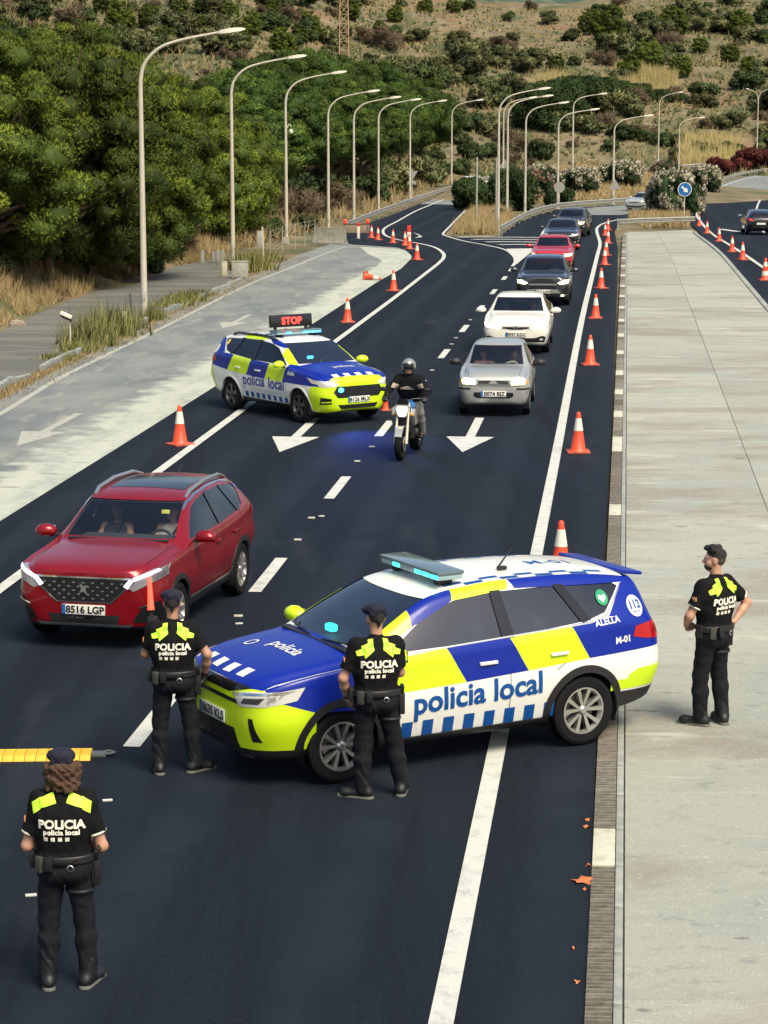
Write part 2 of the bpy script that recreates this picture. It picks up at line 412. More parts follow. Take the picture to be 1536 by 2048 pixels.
right = [(1560, 640), (1536, 613), (1495, 571), (1454, 519), (1412, 480), (1394, 460), (1384, 452), (1378, 432), (1378, 412), (1397, 390), (1440, 370), (1490, 354), (1560, 340), (1700, 330), (1800, 345), (2000, 420), (2300, 640)]
tag(sheet('road', right, .025, ASPHALT), 'dark asphalt carriageway beyond the concrete median', None, kind='structure')
tag(sheet('road', [(1398, 388), (1437, 370), (1488, 355), (1560, 341), (1700, 331), (1790, 350), (1700, 383), (1405, 386)], .036, OLDASPH, skirt=0), 'paler old asphalt at the far bend beyond the median', None, kind='structure')
old = EDGE_L + [(655, 490), (560, 526), (470, 568), (400, 600), (304, 648), (215, 690), (115, 740), (0, 800), (-300, 950), (-1500, 1500), (-1500, 2000)]
SHOULDER = layered('dusted_shoulder', (.21, .225, .215), [((.14, .16, .165), .4, .42, .62, 7, (1.6, .7, 1)), ((.27, .275, .235), 1.1, .54, .68, 7, (1.8, .5, 1)), ((.06, .065, .07), 14, .62, .78, 4, (1, 1, 1))], .9, .4, 60, vec=-.104, side=((.42, .45, .38), [((.32, .355, .315), .8, .46, .62, 7, (2.2, .5, 1)), ((.18, .205, .20), 1.7, .61, .68, 6, (.7, 1.6, 1)), ((.47, .47, .38), 3, .5, .7, 5, (1, 1, 1)), ((.12, .14, .15), 9, .70, .75, 3, (1, 1, 1))], -11.05, -10.5))
tag(sheet('pavement', old, .0, SHOULDER), 'worn grey pavement with faded arrows beside the new asphalt', None, kind='structure')
band = [(640, 640), (700, 601), (757, 564), (802, 539), (822, 518), (823, 512), (810, 502), (796, 498), (754, 496), (720, 494), (735, 508), (765, 522), (745, 540), (700, 562), (640, 600)]
tag(sheet('pavement', band, .008, LIME, skirt=0), 'pale lime dusted nose of the shoulder inside the bend', None, kind='structure')
tag(sheet('path', [(-150, 850), (0, 777), (129, 716), (258, 656), (358, 613), (440, 579), (475, 552), (452, 520), (401, 523), (344, 534), (298, 557), (263, 573), (206, 579), (149, 597), (72, 629), (0, 663), (-150, 730)], .0, PATHASPH, skirt=.05), 'cracked grey service path below the grassy bank', None, kind='structure')

# ================================================================ markings (painted sheets)
def mark(o, label): return tag(o, label, None, kind='structure')
mark(strip('lane_line', [(811, 2400), (887, 2030), (1107, 940), (1164, 640), (1194, 515), (1200, 487), (1194, 466), (1195, 456), (1209, 447), (1237, 440)], .17, .037, LINE), 'solid white edge line beside the cones and median')
mark(strip('lane_line', [(-900, 1859), (0, 1185), (314, 950), (668, 688), (727, 644), (790, 597), (850, 550), (880, 526), (888, 514), (882, 504), (865, 495), (835, 488), (796, 481), (772, 473), (766, 464), (772, 456), (796, 443), (832, 423), (863, 410), (898, 396), (923, 387), (960, 374)], .17, .049, LINE), 'solid white edge line passing under the tilted police car')
mark(strip('lane_line', [(886, 471), (927, 483), (969, 491), (1008, 500), (1026, 512), (1031, 524), (1025, 534)], .15, .037, LINE), 'white line round the nose of the hatched gore')
mark(strip('lane_line', [(886, 471), (892, 462), (927, 426), (950, 404), (980, 385)], .15, .049, LINE), 'white line along the grassy island beside the exit lane')
mark(strip('lane_line', [(1030, 530), (1066, 500), (1080, 480), (1086, 466), (1098, 452), (1120, 440)], .15, .0375, LINE, smooth=6), 'white line along the hatched gore beside the queue')
for i, (y, x0, x1) in enumerate([(476, 915, 1083), (480.5, 945, 1081), (485.5, 972, 1079), (491, 998, 1074)]):
    mark(strip('gore_stripe', [(x0, y - .5), (x0 + 45, y - .9), (x1, y)], .85, .0366, LINE), 'white chevron stripe across the gore')
mark(sheet('gore_stripe', [(1012, 499), (1070, 498), (1062, 506), (1044, 520), (1034, 528), (1033, 518), (1024, 508)], .0372, LINE, skirt=0), 'solid white tip of the gore marking')
mark(strip('lane_line', [(1600, 580), (1536, 543), (1488, 510), (1447, 484), (1405, 449), (1394, 432), (1394, 411), (1412, 390), (1450, 371), (1495, 357), (1550, 347)], .17, .043, LINE), 'white edge line of the carriageway beyond the median')
mark(strip('lane_line', [(1530, 470), (1519, 445), (1513, 420), (1523, 397), (1540, 381), (1600, 365)], .15, .043, LINE), 'inner white line of the carriageway beyond the median')
P0 = gp(757, 876); U = ROAD
dashes = [mark(strip('lane_dash', [P0 + U * (7.5 * k), P0 + U * (7.5 * k + 2.35)], .17, .037, LINE, world=True, smooth=1), 'short white dash between the two lanes') for k in range(-4, 6)]
for k in range(6, 8): mark(strip('lane_dash', [P0 + U * (5.2 * (k - 6) + 45), P0 + U * (5.2 * (k - 6) + 47)], .17, .037, LINE, world=True, smooth=1), 'short white dash between the two lanes')
STUD = pm('road_stud_white', (.5, .47, .4), .5); 
for k, fr in [(-3, .45), (-3, .8), (-2, .5), (-2, .75), (-1, .55), (-1, .8), (0, .55), (0, .75), (1, .6), (2, .5), (2, .75), (3, .55), (-4, .62)]:
    p = P0 + U * (7.5 * k + 7.5 * fr) + Vector((rng.uniform(-.05, .05), 0, 0))
    s = MB().box((0, 0, .012), (.11, .05, .024), .008).build('road_stud', STUD); s.location = (p.x, p.y, base(p.y) + .03)
    tag(s, 'small worn reflective stud between two lane dashes', 'road stud', 'studs along the lane line')
def arrow(px, py, z, mat, L=5.0, label='', along=U):
    """lane arrow, its tip at the pixel, pointing to the camera"""
    t = gp(px, py); n = Vector((along.y, -along.x, 0))
    def q(a, b): return t + along * a + n * b
    mark(sheet('road_arrow', [q(0, 0), q(2.1, -.46), q(2.1, -.09), q(L, -.09), q(L, .09), q(2.1, .09), q(2.1, .46)], z, mat, world=True, skirt=0), label)
arrow(925, 908, .037, LINE, label='white lane arrow in front of the silver hatchback')
arrow(559, 908, .037, LINE, label='white lane arrow in front of the tilted police car')
FADED = layered('faded_marking', (.36, .365, .32), [((.27, .28, .26), 4, .5, .66, 6, (1, 1, 1))], .9)
mark(strip('lane_line', [(-200, 932), (0, 828), (115, 759), (215, 709), (304, 666), (401, 617), (500, 568), (600, 528), (690, 494)], .16, .006, FADED), 'faded edge line on the worn pavement')
arrow(33, 893, .0065, FADED, label='faded arrow on the worn grey pavement'); arrow(445, 657, .0065, FADED, label='smaller faded arrow on the worn grey pavement')
mark(strip('road_arrow', [gp(1440, 459), gp(1476, 464)], .5, .031, LINE, world=True, smooth=1), 'white arrow on the carriageway beyond the median')
mark(sheet('road_arrow', [(826, 466), (840, 473), (830, 477), (845, 475), (838, 470)], .0365, LINE, skirt=0), 'small white arrow in the exit lane')
WORN = layered('tyre_polished_asphalt', (.03, .036, .047), [((.0155, .0215, .034), 2.5, .4, .55, 6, (2, .6, 1))], .8)

# ================================================================ concrete median: slabs, ribbed kerb stones, edge stones
def Lx(y): return 1.413 + .1045 * (y - 15.3)
def Rx(y): return 12.62 + .0973 * (y - 75)
med = tag(sheet('median', [Vector((Lx(4) + .02, 4, 0)), Vector((Rx(4), 4, 0)), Vector((Rx(146) - .1, 146, 0)), Vector((Lx(141) + .1, 141, 0))], .012, FILL, world=True), 'long concrete median of joined slabs', None, kind='structure')
def slab(y0, y1, f0, f1):
    g = .004; V = []
    for y, s in ((y0 + g, 1), (y1 - g, -1)):
        l, r = Lx(y) + .262, Rx(y) - .30; w = r - l
        V += [(l + w * f0 + g, y, base(y)), (l + w * f1 - g, y, base(y))]
    b = MB(); top = .052 + rng.uniform(-.003, .003)
    vs = [(v[0], v[1], v[2] - .05) for v in V] + [(v[0], v[1], v[2] + top - .006) for v in V]
    c = Vector((sum(v[0] for v in V) / 4, sum(v[1] for v in V) / 4, 0))
    vs += [(v[0] + (c.x - v[0]) * .003, v[1] + (c.y - v[1]) * .003, v[2] + top) for v in V]
    b.add(vs, [(0, 1, 5, 4), (1, 3, 7, 5), (3, 2, 6, 7), (2, 0, 4, 6), (4, 5, 9, 8), (5, 7, 11, 9), (7, 6, 10, 11), (6, 4, 8, 10), (8, 9, 11, 10)])
    b.build('concrete_slab', CONC, med, 20)
for k in range(28):
    y0 = 5 + 5 * k; y1 = min(y0 + 5, 142)
    slab(y0, y1, 0, .47); slab(y0, y1, .47, 1)
RIB = layered('ribbed_kerb_concrete', (.17, .155, .125), [((.25, .235, .19), 6, .45, .65, 5, (1, 1, 1)), ((.09, .085, .08), 30, .6, .75, 3, (1, 1, 1))], .92, .3, 60, objvar=.12)
KWHITE = layered('whitewashed_kerb', (.50, .50, .40), [((.36, .36, .3), 6, .5, .7, 5, (1, 1, 1))], .9)
EDGEST = layered('edge_stone_concrete', (.30, .315, .28), [((.2, .22, .21), 5, .45, .65, 5, (1, 1, 1))], .92, objvar=.12)
b = MB(); NR = 13; L = .985
for i in range(NR):
    y0, y1 = i * L / NR, (i + 1) * L / NR
    h_ = .004 * math.sin(i * 2.3); y2, y3 = y0 + .030, y0 + .042
    b.add([(0, y0, -.05), (.185, y0, -.05), (.185, y0, .062 + h_), (0, y0, .058 + h_), (0, y2, .056 + h_), (.185, y2, .060 + h_), (.185, y3, .040), (0, y3, .036), (0, y1, .036), (.185, y1, .040), (0, y1, -.05), (.185, y1, -.05)],
          [(0, 1, 2, 3), (3, 2, 5, 4), (4, 5, 6, 7), (7, 6, 9, 8), (0, 3, 4, 7, 8, 10), (1, 11, 9, 6, 5, 2)])
rib_me = b.mesh('kerb_stone', 10)
plain_me = MB().box((.0925, L / 2, .004), (.185, L, .104), .008).mesh('kerb_stone')
edge_me = MB().box((.031, L / 2, 0), (.062, L, .1), .006).mesh('edge_stone')
rib_me.materials.append(RIB); plain_me.materials.append(KWHITE); edge_me.materials.append(EDGEST)
ra = -math.atan(.1045)
for k in range(128):
    y = 9 + k * .9946
    wh = k in (9, 26, 33, 34, 38, 42, 46, 51, 56, 61, 66, 71, 76, 82, 88, 94, 100, 108, 116)
    o = link('kerb_stone', plain_me if wh or (k > 34 and k % 5 != 0) else rib_me, None, med)
    o.location = (Lx(y), y, base(y) + rng.uniform(-.003, .003)); o.rotation_euler = (0, 0, ra)
    if k > 34 and not wh and k % 5 != 0: o.material_slots[0].link = 'OBJECT'; o.material_slots[0].material = RIB
    o = link('edge_stone', edge_me, None, med); o.location = (Lx(y) + .192, y, base(y) + rng.uniform(-.002, .002)); o.rotation_euler = (0, 0, ra)
rx_me = MB().box((-.09, L, 0), (.18, L * 2, .1), .008).mesh('edge_stone'); rx_me.materials.append(EDGEST)
for k in range(38):
    y = 66 + k * 2 * .9946; o = link('edge_stone', rx_me, None, med); o.location = (Rx(y) - .02, y, base(y)); o.rotation_euler = (0, 0, -math.atan(.0973))
# broken kerb along the service path
kerb = thing('broken_kerb', 'row of broken old kerb stones between dirt verge and service path', 'kerb')
kp = [gp(*p) for p in [(-40, 799), (0, 778), (129, 718), (258, 658), (286, 646), (358, 615), (440, 580), (480, 560)]]
ks_me = MB().box((0, 0, .03), (.13, 1.15, .22), .02).mesh('kerb_stone'); ks_me.materials.append(EDGEST)
for a_, b_ in zip(kp, kp[1:]):
    n = max(1, int((b_ - a_).length / 1.2))
    for i in range(n):
        if rng.random() < .1: continue
        p = a_.lerp(b_, (i + .5) / n); d = b_ - a_
        o = link('kerb_stone', ks_me, None, kerb); o.location = (p.x + rng.normal(0, .05), p.y, p.z - .02 + rng.normal(0, .025))
        o.rotation_euler = (rng.normal(0, .03), rng.normal(0, .08), math.atan2(d.y, d.x) - math.pi / 2 + rng.normal(0, .05))
# ================================================================ vegetation
def unit(a): return a / np.maximum(np.linalg.norm(a, axis=1, keepdims=True), 1e-9)
def tri_tufts(C, D, L, W, K, spread, tint, Nn=None):
    """K pointed leaves at every centre C along D; returns vertices and the per-vertex tint"""
    N = len(C); C = np.repeat(C, K, 0); D = unit(np.repeat(D, K, 0) + spread * rng.normal(size=(N * K, 3)))
    L = np.repeat(np.broadcast_to(L, N), K)[:, None] * rng.uniform(.7, 1.2, (N * K, 1)); W = np.repeat(np.broadcast_to(W, N), K)[:, None]
    S = unit(np.cross(D, rng.normal(size=(N * K, 3)))) * W * .5
    if Nn is None: Nn = D
    else: Nn = unit(np.repeat(Nn, K, 0) + .2 * rng.normal(size=(N * K, 3)))
    T = C + D * L; fl = (np.cross(2 * S, T - C + S) * Nn).sum(1) < 0; S[fl] *= -1
    V = np.stack([C - S, C + S, T], 1).reshape(-1, 3)
    return V, np.repeat(Nn, 3, 0), np.repeat(np.clip(np.repeat(tint, K) + rng.normal(0, .12, N * K), 0, 1), 3)
def leaf_mesh(name, parts):
    V = np.concatenate([p[0] for p in parts]); t = np.concatenate([p[2] for p in parts]); Nv = np.concatenate([p[1] for p in parts])
    me = mesh_np(name, V, np.arange(len(V)).reshape(-1, 3), smooth=True); me.normals_split_custom_set_from_vertices(Nv.tolist())
    a = me.attributes.new('tint', 'FLOAT', 'POINT'); a.data.foreach_set('value', t.astype(np.float32))
    return me
def lobes_to_tufts(lobes, n, L, W, K, spread, up=.5, inner=.25, lobe_tint=.27):
    out = []
    for c, r in lobes:
        m = int(n * (.6 + .4 * rng.random()))
        d = unit(rng.normal(size=(m, 3)) + np.array([0, 0, .35]))
        q = np.where(rng.random(m) < inner, rng.uniform(.3, .8, m), rng.uniform(.82, 1.06, m))[:, None]
        C = np.asarray(c) + d * np.asarray(r) * q
        out.append(tri_tufts(C, d * .8 + np.array([0, 0, up]), L, W, K, spread, np.full(m, np.clip(.5 + rng.normal(0, lobe_tint), 0, 1)), unit(d * .85 + np.array([0, 0, .4]))))
    return out
PINE = leafmat('pine_needles', (.034, .06, .012), (.20, .25, .030), .25, .34)
PINE2 = leafmat('umbrella_pine_needles', (.028, .062, .014), (.125, .19, .032), .25, .32)
EVER = leafmat('evergreen_leaves', (.018, .040, .014), (.065, .105, .03), .2, .2)
OLIVE = leafmat('olive_scrub_leaves', (.075, .095, .04), (.19, .195, .085), .2, .3)
HILLG = leafmat('hill_bush_leaves', (.03, .055, .02), (.10, .135, .045), .2, .3)
DRYSH = leafmat('dry_scrub_twigs', (.10, .075, .05), (.22, .17, .10), .15, .2)
STRAW = leafmat('straw_grass', (.17, .125, .06), (.38, .29, .14), .25, .12)
WEED = leafmat('green_weeds', (.16, .18, .05), (.42, .39, .16), .3, .15)
REED = leafmat('yellow_reeds', (.20, .17, .07), (.42, .35, .15), .25, .1)
OLEA = leafmat('oleander_leaves', (.018, .045, .018), (.075, .13, .05), .2, .12)
REDL = leafmat('red_leaf_foliage', (.07, .018, .016), (.21, .055, .045), .2, .15)
FLOW = leafmat('cream_flowers', (.55, .49, .36), (.82, .77, .60), .2, .05)
PINK = leafmat('pink_flowers', (.40, .20, .16), (.60, .42, .32), .2, .05)
BARK = layered('pine_bark', (.10, .065, .045), [((.05, .035, .028), 6, .45, .6, 5, (3, 3, .5))], .95, .6, 18)
_ico = bmesh.new(); bmesh.ops.create_icosphere(_ico, subdivisions=2, radius=1); _iv = np.array([v.co for v in _ico.verts]); _if = np.array([[v.index for v in f.verts] for f in _ico.faces]); _ico.free()
def lobe_cores(lobes):
    """opaque dark ball added inside every clump to block light and see-through"""
    out = []
    for c, r in lobes:
        P = np.asarray(c) + _iv * np.asarray(r) * (.66 + .08 * rng.normal(size=(len(_iv), 1))); out.append((P[_if].reshape(-1, 3), np.repeat(unit(_iv), 1, 0)[_if].reshape(-1, 3), np.full(len(_if) * 3, .12)))
    return out
def crown_lobes(n, H, z0, Rm, shape):
    lo = []
    for _ in range(n):
        while True:
            p = rng.uniform(-1, 1, 3); r = math.hypot(p[0], p[1]); h = p[2] * .5 + .5
            lim = shape(h)
            if r < lim and r > lim * (.82 if rng.random() < .8 else .3): break
        lo.append(((p[0] * Rm, p[1] * Rm, z0 + h * (H - z0)), np.array([1, 1, .75]) * Rm * (.09 + .17 * rng.random() ** 1.5)))
    return lo
def make_pine(name, H, z0, Rm, nl, nt, L, W, K, shape, mat):
    t = thing(name, '', 'tree')
    lo = crown_lobes(nl, H, z0, Rm, shape)
    link('crown', leaf_mesh('crown', lobes_to_tufts(lo, nt, L, W, K, .6, inner=.12) + lobe_cores(lo)), mat, t)
    b = MB(); b.tube([(0, 0, -.6), (.08, .05, H * .25), (-.1, .1, H * .5), (.05, 0, H * .8)], [.22, .19, .15, .05], 8)
    for c, r in lo[::4]:
        c = Vector(c); s = Vector((0, .05, max(z0 * .8, c.z * .55))); b.tube([s, s.lerp(c, .5) + Vector((0, 0, -.15)), c], [.08, .055, .02], 5)
    b.build('trunk', BARK, t)
    return t
dome = lambda h: math.sqrt(max(0, 1 - (h * .98) ** 2.4)) * (.72 + .28 * min(1, h * 4))
umb = lambda h: math.sqrt(max(0, 1 - h ** 2)) * min(1, .55 + h * 2)
pineA = [make_pine('pine_tree', 9.5, .7, 4.2, 180, 350, .16, .05, 3, dome, PINE), make_pine('pine_tree', 9.5, 1.0, 4.0, 165, 350, .16, .05, 3, dome, PINE)]
pineU = [make_pine('pine_tree', 12, 4.2, 5.2, 150, 222, .27, .09, 3, umb, PINE2), make_pine('pine_tree', 12, 4.6, 5.0, 140, 222, .27, .09, 3, umb, PINE2)]
used = {}
def put(proto, p, s, label, group, sz=None, rz=None):
    rz = rng.uniform(0, 6.28) if rz is None else rz
    sc = (s, s, s * (sz or 1))
    if id(proto) in used: o = dup(proto, p, rz, label, sc)
    else: used[id(proto)] = 1; o = proto; o.location = p; o.rotation_euler = (0, 0, rz); o.scale = sc; o['label'] = label
    o['group'] = group; return o
TOPX = [-200, 0, 80, 150, 215, 250, 300, 400, 450, 520, 600, 700, 760, 860, 950, 1000, 1050, 1085]
TOPY = [60, 55, 28, 45, 95, 110, 125, 175, 150, 112, 95, 112, 97, 90, 108, 130, 165, 220]
for i, (px, Y, f) in enumerate([(-60, 79, 1), (85, 84, 1), (195, 90, .98), (288, 101, .94), (378, 114, .97), (25, 92, .95), (150, 101, 1.0), (255, 110, 1), (345, 120, 1), (-160, 88, 1), (440, 124, .9)]):
    q = at(px, float(np.interp(px, TOPX, TOPY)), Y); x = q.x; g = hz(x, Y); h = (q.z - g) * f
    s = h / 9.3; s2 = max(s, .72)
    put(pineA[i % 2], (x, Y, g - .15), s2, 'bushy green pine with low branches above the grassy bank', 'bushy pines above the service path', s / s2)
for row, (off, jit, fh) in enumerate([(5.5, 1.2, .74), (11.5, 1.5, .92), (18, 2, 1.0), (26, 3, 1.03)]):
    for Y in np.arange(128 + 4 * row, 285, 10.5):
        Y += rng.uniform(-3, 3); x = float(np.interp(Y, XE[:, 0], XE[:, 1])) - off - rng.uniform(0, jit)
        px = 768 + x / Y * F_PX
        if px < 380 or px > 1075: continue
        q = at(px, float(np.interp(px, TOPX, TOPY)), Y); g = hz(x, Y); h = (q.z - g) * fh * rng.uniform(.93, 1.03)
        if h < 4: continue
        s = h / 12; s2 = min(max(s, .75), 1.05)
        put(pineU[int(rng.integers(2))], (x, Y, g - .2), s2, 'umbrella pine in the dense belt behind the exit lane', 'umbrella pines behind the exit lane', s / s2)

def make_shrub(name, mat, n, nt, L, W, K, spread=.7, flower=None, nf=0, R0=1.0, cat='shrub', fs=.09, inner=.3):
    t = thing(name, '', cat); lo = []
    for _ in range(n):
        a, r, h = rng.uniform(0, 6.28), math.sqrt(rng.random()) * .75, rng.uniform(.15, .8)
        r *= math.sqrt(max(.05, 1 - (h - .2) ** 2))
        lo.append(((r * math.cos(a) * R0, r * math.sin(a) * R0, h * R0 * 1.15), np.array([1, 1, .85]) * R0 * rng.uniform(.2, .36)))
    tf = lobes_to_tufts(lo, nt, L, W, K, spread, .35, inner, .2)
    link('foliage', leaf_mesh('foliage', tf), mat, t)
    MB().tube([(0, 0, -.3), (.03, 0, .3 * R0), (0, .05, .8 * R0)], [.06, .05, .02], 6).tube([(0, 0, -.1), (.3 * R0, .1, .6 * R0)], [.04, .015], 5).tube([(0, 0, -.1), (-.3 * R0, -.15, .6 * R0)], [.04, .015], 5).build('stem', BARK, t)
    if flower:
        out = []
        for _ in range(nf):
            c, r = lo[int(rng.integers(len(lo)))]; d = unit(rng.normal(size=(1, 3)) * .55 + [[c[0] * 1.4, c[1] * 1.4, c[2] * .9]])[0]
            C = np.asarray(c) + d * r * 1.18 + rng.normal(0, fs * .45, (10, 3))
            out.append(tri_tufts(C, np.tile(d, (10, 1)), fs, fs * .8, 3, .9, np.full(10, rng.random())))
        link('flowers', leaf_mesh('flowers', out), flower, t)
    return t
SH = [make_shrub('evergreen_shrub', HILLG, 14, 150, .20, .10, 3), make_shrub('scrub_bush', OLIVE, 13, 140, .20, .085, 3), make_shrub('dry_bush', DRYSH, 12, 110, .28, .03, 4, 1.0), make_shrub('evergreen_shrub', HILLG, 11, 160, .18, .09, 3)]
def march(px, py, y0=120, y1=620):
    d = ray(px, py); Y = y0
    while Y < y1:
        t = Y / d[1]
        if CAM_H + t * d[2] < hz(t * d[0], Y): return Vector((t * d[0], Y, hz(t * d[0], Y)))
        Y += 1.0
    return None
# pines standing singly on the slope (pixel of the foot, crown height in pixels)
for i, (px, py, hp) in enumerate([(1215, 78, 74), (1345, 72, 66), (1482, 64, 52), (1295, 132, 62), (1258, 155, 52), (1110, 140, 40), (850, 22, 34), (905, 20, 30), (565, 100, 52), (1360, 150, 50), (240, 60, 62), (1180, 62, 52), (790, 38, 34), (430, 100, 50), (700, 34, 40), (330, 92, 50), (500, 60, 46), (395, 62, 45), (620, 55, 40), (285, 110, 55), (1420, 55, 30), (460, 40, 40), (540, 30, 36), (300, 50, 50), (360, 25, 40), (650, 80, 36), (760, 62, 30), (600, 84, 40), (480, 90, 44), (410, 20, 40), (210, 20, 50), (1460, 120, 40), (1500, 150, 44), (1400, 100, 36)]):
    p = march(px, py + 6)
    if p is None: continue
    s = hp * p.y / F_PX / 9.2
    put(pineA[i % 2], p - Vector((0, 0, .3)), s * 1.05, 'single rounded pine on the dry hillside', 'pines dotted over the hillside', .95)
EG = make_shrub('evergreen_tree', EVER, 60, 330, .22, .13, 3, .7, R0=3.2, cat='tree')
# dark evergreen clump at the foot of the slope
for px, top, Y in [(1085, 175, 318), (1120, 160, 326), (1160, 152, 330), (1200, 154, 334), (1240, 160, 336), (1280, 165, 338), (1320, 176, 340), (1360, 184, 342), (1400, 190, 343), (1440, 200, 343), (1472, 212, 342), (1140, 185, 325), (1230, 195, 330), (1390, 210, 333)]:
    Y += 22; q = at(px, top, Y); g = hz(q.x, Y); h = q.z - g
    put(EG, (q.x, Y, g - .3), h / 3.5, 'dark evergreen tree in the clump below the hillside', 'dark evergreens at the foot of the hillside', 1.0)
k = 0
while k < 290:
    px, py = rng.uniform(-40, 1580), rng.uniform(8, 338) ** 1.0
    p = march(px, py, 286)
    if p is None or p.y < 300 and px < 1080: continue
    bare = (690 < px < 1140 and 20 < py < 75) or (1370 < px < 1480 and 130 < py < 185) or (1080 < px < 1330 and 132 < py < 165)
    if bare and rng.random() < .93: continue
    j = int(rng.choice(4, p=[.25, .40, .2, .15])); s = rng.uniform(1.0, 3.2) * (1.4 if j == 1 else 1.05)
    if py > 235: s *= .75
    put(SH[j], p - Vector((0, 0, .15)), s, ['dark green bush on the dry hillside', 'olive green bush on the dry hillside', 'grey brown leafless bush on the dry hillside', 'dark green bush on the dry hillside'][j], 'bushes scattered over the hillside', rng.uniform(.7, 1.0)); k += 1
# undergrowth below the pines beside the verge and exit lane
for px, py, s, j in [(30, 480, 1.2, 0), (95, 500, .7, 3), (10, 560, .6, 3), (150, 545, .7, 3), (40, 545, .5, 1), (310, 520, 1.7, 0), (330, 470, 1.6, 3), (285, 545, 1.1, 0), (385, 470, 1.3, 1), (420, 480, 1.6, 0), (480, 455, 1.5, 0), (510, 440, 1.7, 1), (540, 430, 1.8, 2), (500, 470, 1.2, 1), (545, 475, 1.0, 3), (600, 440, 1.8, 2), (590, 410, 2.0, 0), (635, 430, 1.5, 2), (610, 465, 1.0, 1), (690, 420, 1.8, 2), (665, 400, 2.0, 3), (735, 400, 2.0, 0), (790, 385, 2.2, 1), (845, 370, 2.4, 1), (870, 355, 2.0, 0), (925, 350, 1.8, 0), (560, 400, 2.2, 3), (640, 385, 2.4, 2), (140, 512, 1.0, 0), (210, 530, 1.1, 0), (245, 500, 1.4, 1), (70, 470, 1.5, 0), (365, 500, 1.0, 2), (440, 440, 1.8, 3), (760, 370, 2.4, 0), (700, 370, 2.4, 2)]:
    p = march(px, py, 60)
    if p is None: continue
    if p.x > float(np.interp(p.y, XE[:, 0], XE[:, 1])) - .5 * s: p.x = float(np.interp(p.y, XE[:, 0], XE[:, 1])) - .8 * s; p.z = hz(p.x, p.y)
    put(SH[j], p - Vector((0, 0, .1)), s, ['dark green shrub under the roadside pines', 'olive shrub under the roadside pines', 'bare brown shrub under the roadside pines', 'dark green shrub under the roadside pines'][j], 'shrubs under the roadside pines')

# island shrubs
OL = make_shrub('oleander', OLEA, 30, 330, .15, .05, 3, .6, FLOW, 330, 1.0, 'shrub', .10)
ole_pts = [(1350, 428, 1.95, 1.42, 'large oleander covered in cream flowers behind the blue arrow sign'), (1400, 380, 1.8, 1.1, 'cream flowered oleander at the guard rail of the far bend'), (1152, 384, 2.0, .95, 'cream flowered oleander on the brown bank between two lamp posts'), (1240, 370, 2.0, .95, 'cream flowered oleander on top of the brown bank'), (1082, 372, 1.5, 1.1, 'oleander with pale flowers behind the round sign')]
for px, py, s, sz, lb in ole_pts:
    p = gp(px, py) if py > 395 else march(px, py, 150)
    put(OL, p - Vector((0, 0, .1)), s, lb, 'flowering oleanders', sz)
OP = make_shrub('oleander', OLEA, 24, 260, .17, .055, 3, .6, PINK, 110, 1.0, 'shrub', .10)
for px, py, s, sz, lb in [(1060, 402, 2.1, 1.15, 'oleander with a few faded pink flowers between the lamp posts'), (1330, 350, 2.0, .8, 'low oleander with pink tips by the far guard rail')]:
    put(OP, march(px, py, 140), s, lb, 'pink oleanders', sz)
GB = make_shrub('evergreen_bush', EVER, 26, 420, .14, .07, 3, .7)
for px, py, s, sz, lb in [(955, 420, 2.0, 1.0, 'round dark green bush at the exit lane island'), (1020, 420, 2.1, 1.25, 'tall dark green bush behind the lamp post group'), (1118, 410, 1.25, 1.0, 'small dark green bush behind the round sign'), (998, 440, .7, .9, 'little green bush at the guard rail end')]:
    put(GB, gp(px, py), s, lb, 'dark bushes on the island', sz)
RB = make_shrub('red_leaf_shrub', REDL, 22, 300, .16, .08, 3, .8)
for px, py, s, sz in [(1440, 350, 2.2, .85), (1500, 342, 2.6, .95), (1545, 338, 2.6, .9)]:
    put(RB, march(px, py, 180), s, 'dark red leaved shrub behind the far guard rail', 'red leaved shrubs', sz)

# dry grass and weeds: blades nobody could count
def grass(name, P, L, W, K, spread, mat, label):
    C = np.array([(x, y, z - .05) for x, y, z in P]); n = len(C)
    o = link(name, leaf_mesh(name, [tri_tufts(C, np.tile([0, 0, 1.], (n, 1)), L if np.isscalar(L) else np.asarray(L), W, K, spread, np.clip(rng.normal(.5, .25, n), 0, 1), np.tile([0, -.45, .9], (n, 1)))]), mat)
    return tag(o, label, 'grass', kind='stuff')
def scatter(n, x0, x1, y0, y1, ok):
    out = []
    X, Y = rng.uniform(x0, x1, n), rng.uniform(y0, y1, n); Z = height(X, Y)
    k = ok(X, Y); return np.stack([X, Y, Z], 1)[k]
xe = lambda Y: np.interp(Y, XE[:, 0], XE[:, 1])
clump = lambda X, Y, f: (np.sin(X * f + 1) * np.sin(Y * f * .8 + 2) + np.sin(X * f * 2.3 + Y * f * 1.7)) > -.5
P = scatter(26000, -17, -4, 58, 118, lambda X, Y: (xe(Y) - X > .3) & clump(X, Y, .9))
grass('dry_grass', P, rng.uniform(.25, .7, len(P)), .035, 5, .35, STRAW, 'dry straw grass on the bank above the service path')
P = scatter(9000, -14, 14, 118, 270, lambda X, Y: (xe(Y) - X > .4) & (xe(Y) - X < 7))
grass('dry_grass', P, rng.uniform(.4, 1.1, len(P)), .07, 4, .35, STRAW, 'dry straw grass along the guard rail under the pines')
P = scatter(16000, -100, 130, 300, 540, lambda X, Y: (np.abs(X / Y) < .19) & clump(X, Y, .25))
grass('dry_grass', P, rng.uniform(.6, 1.5, len(P)), .13, 4, .45, STRAW, 'dry straw grass over the far hillside')
def in_px(P, poly):
    px = 768 + P[:, 0] / P[:, 1] * F_PX; return px
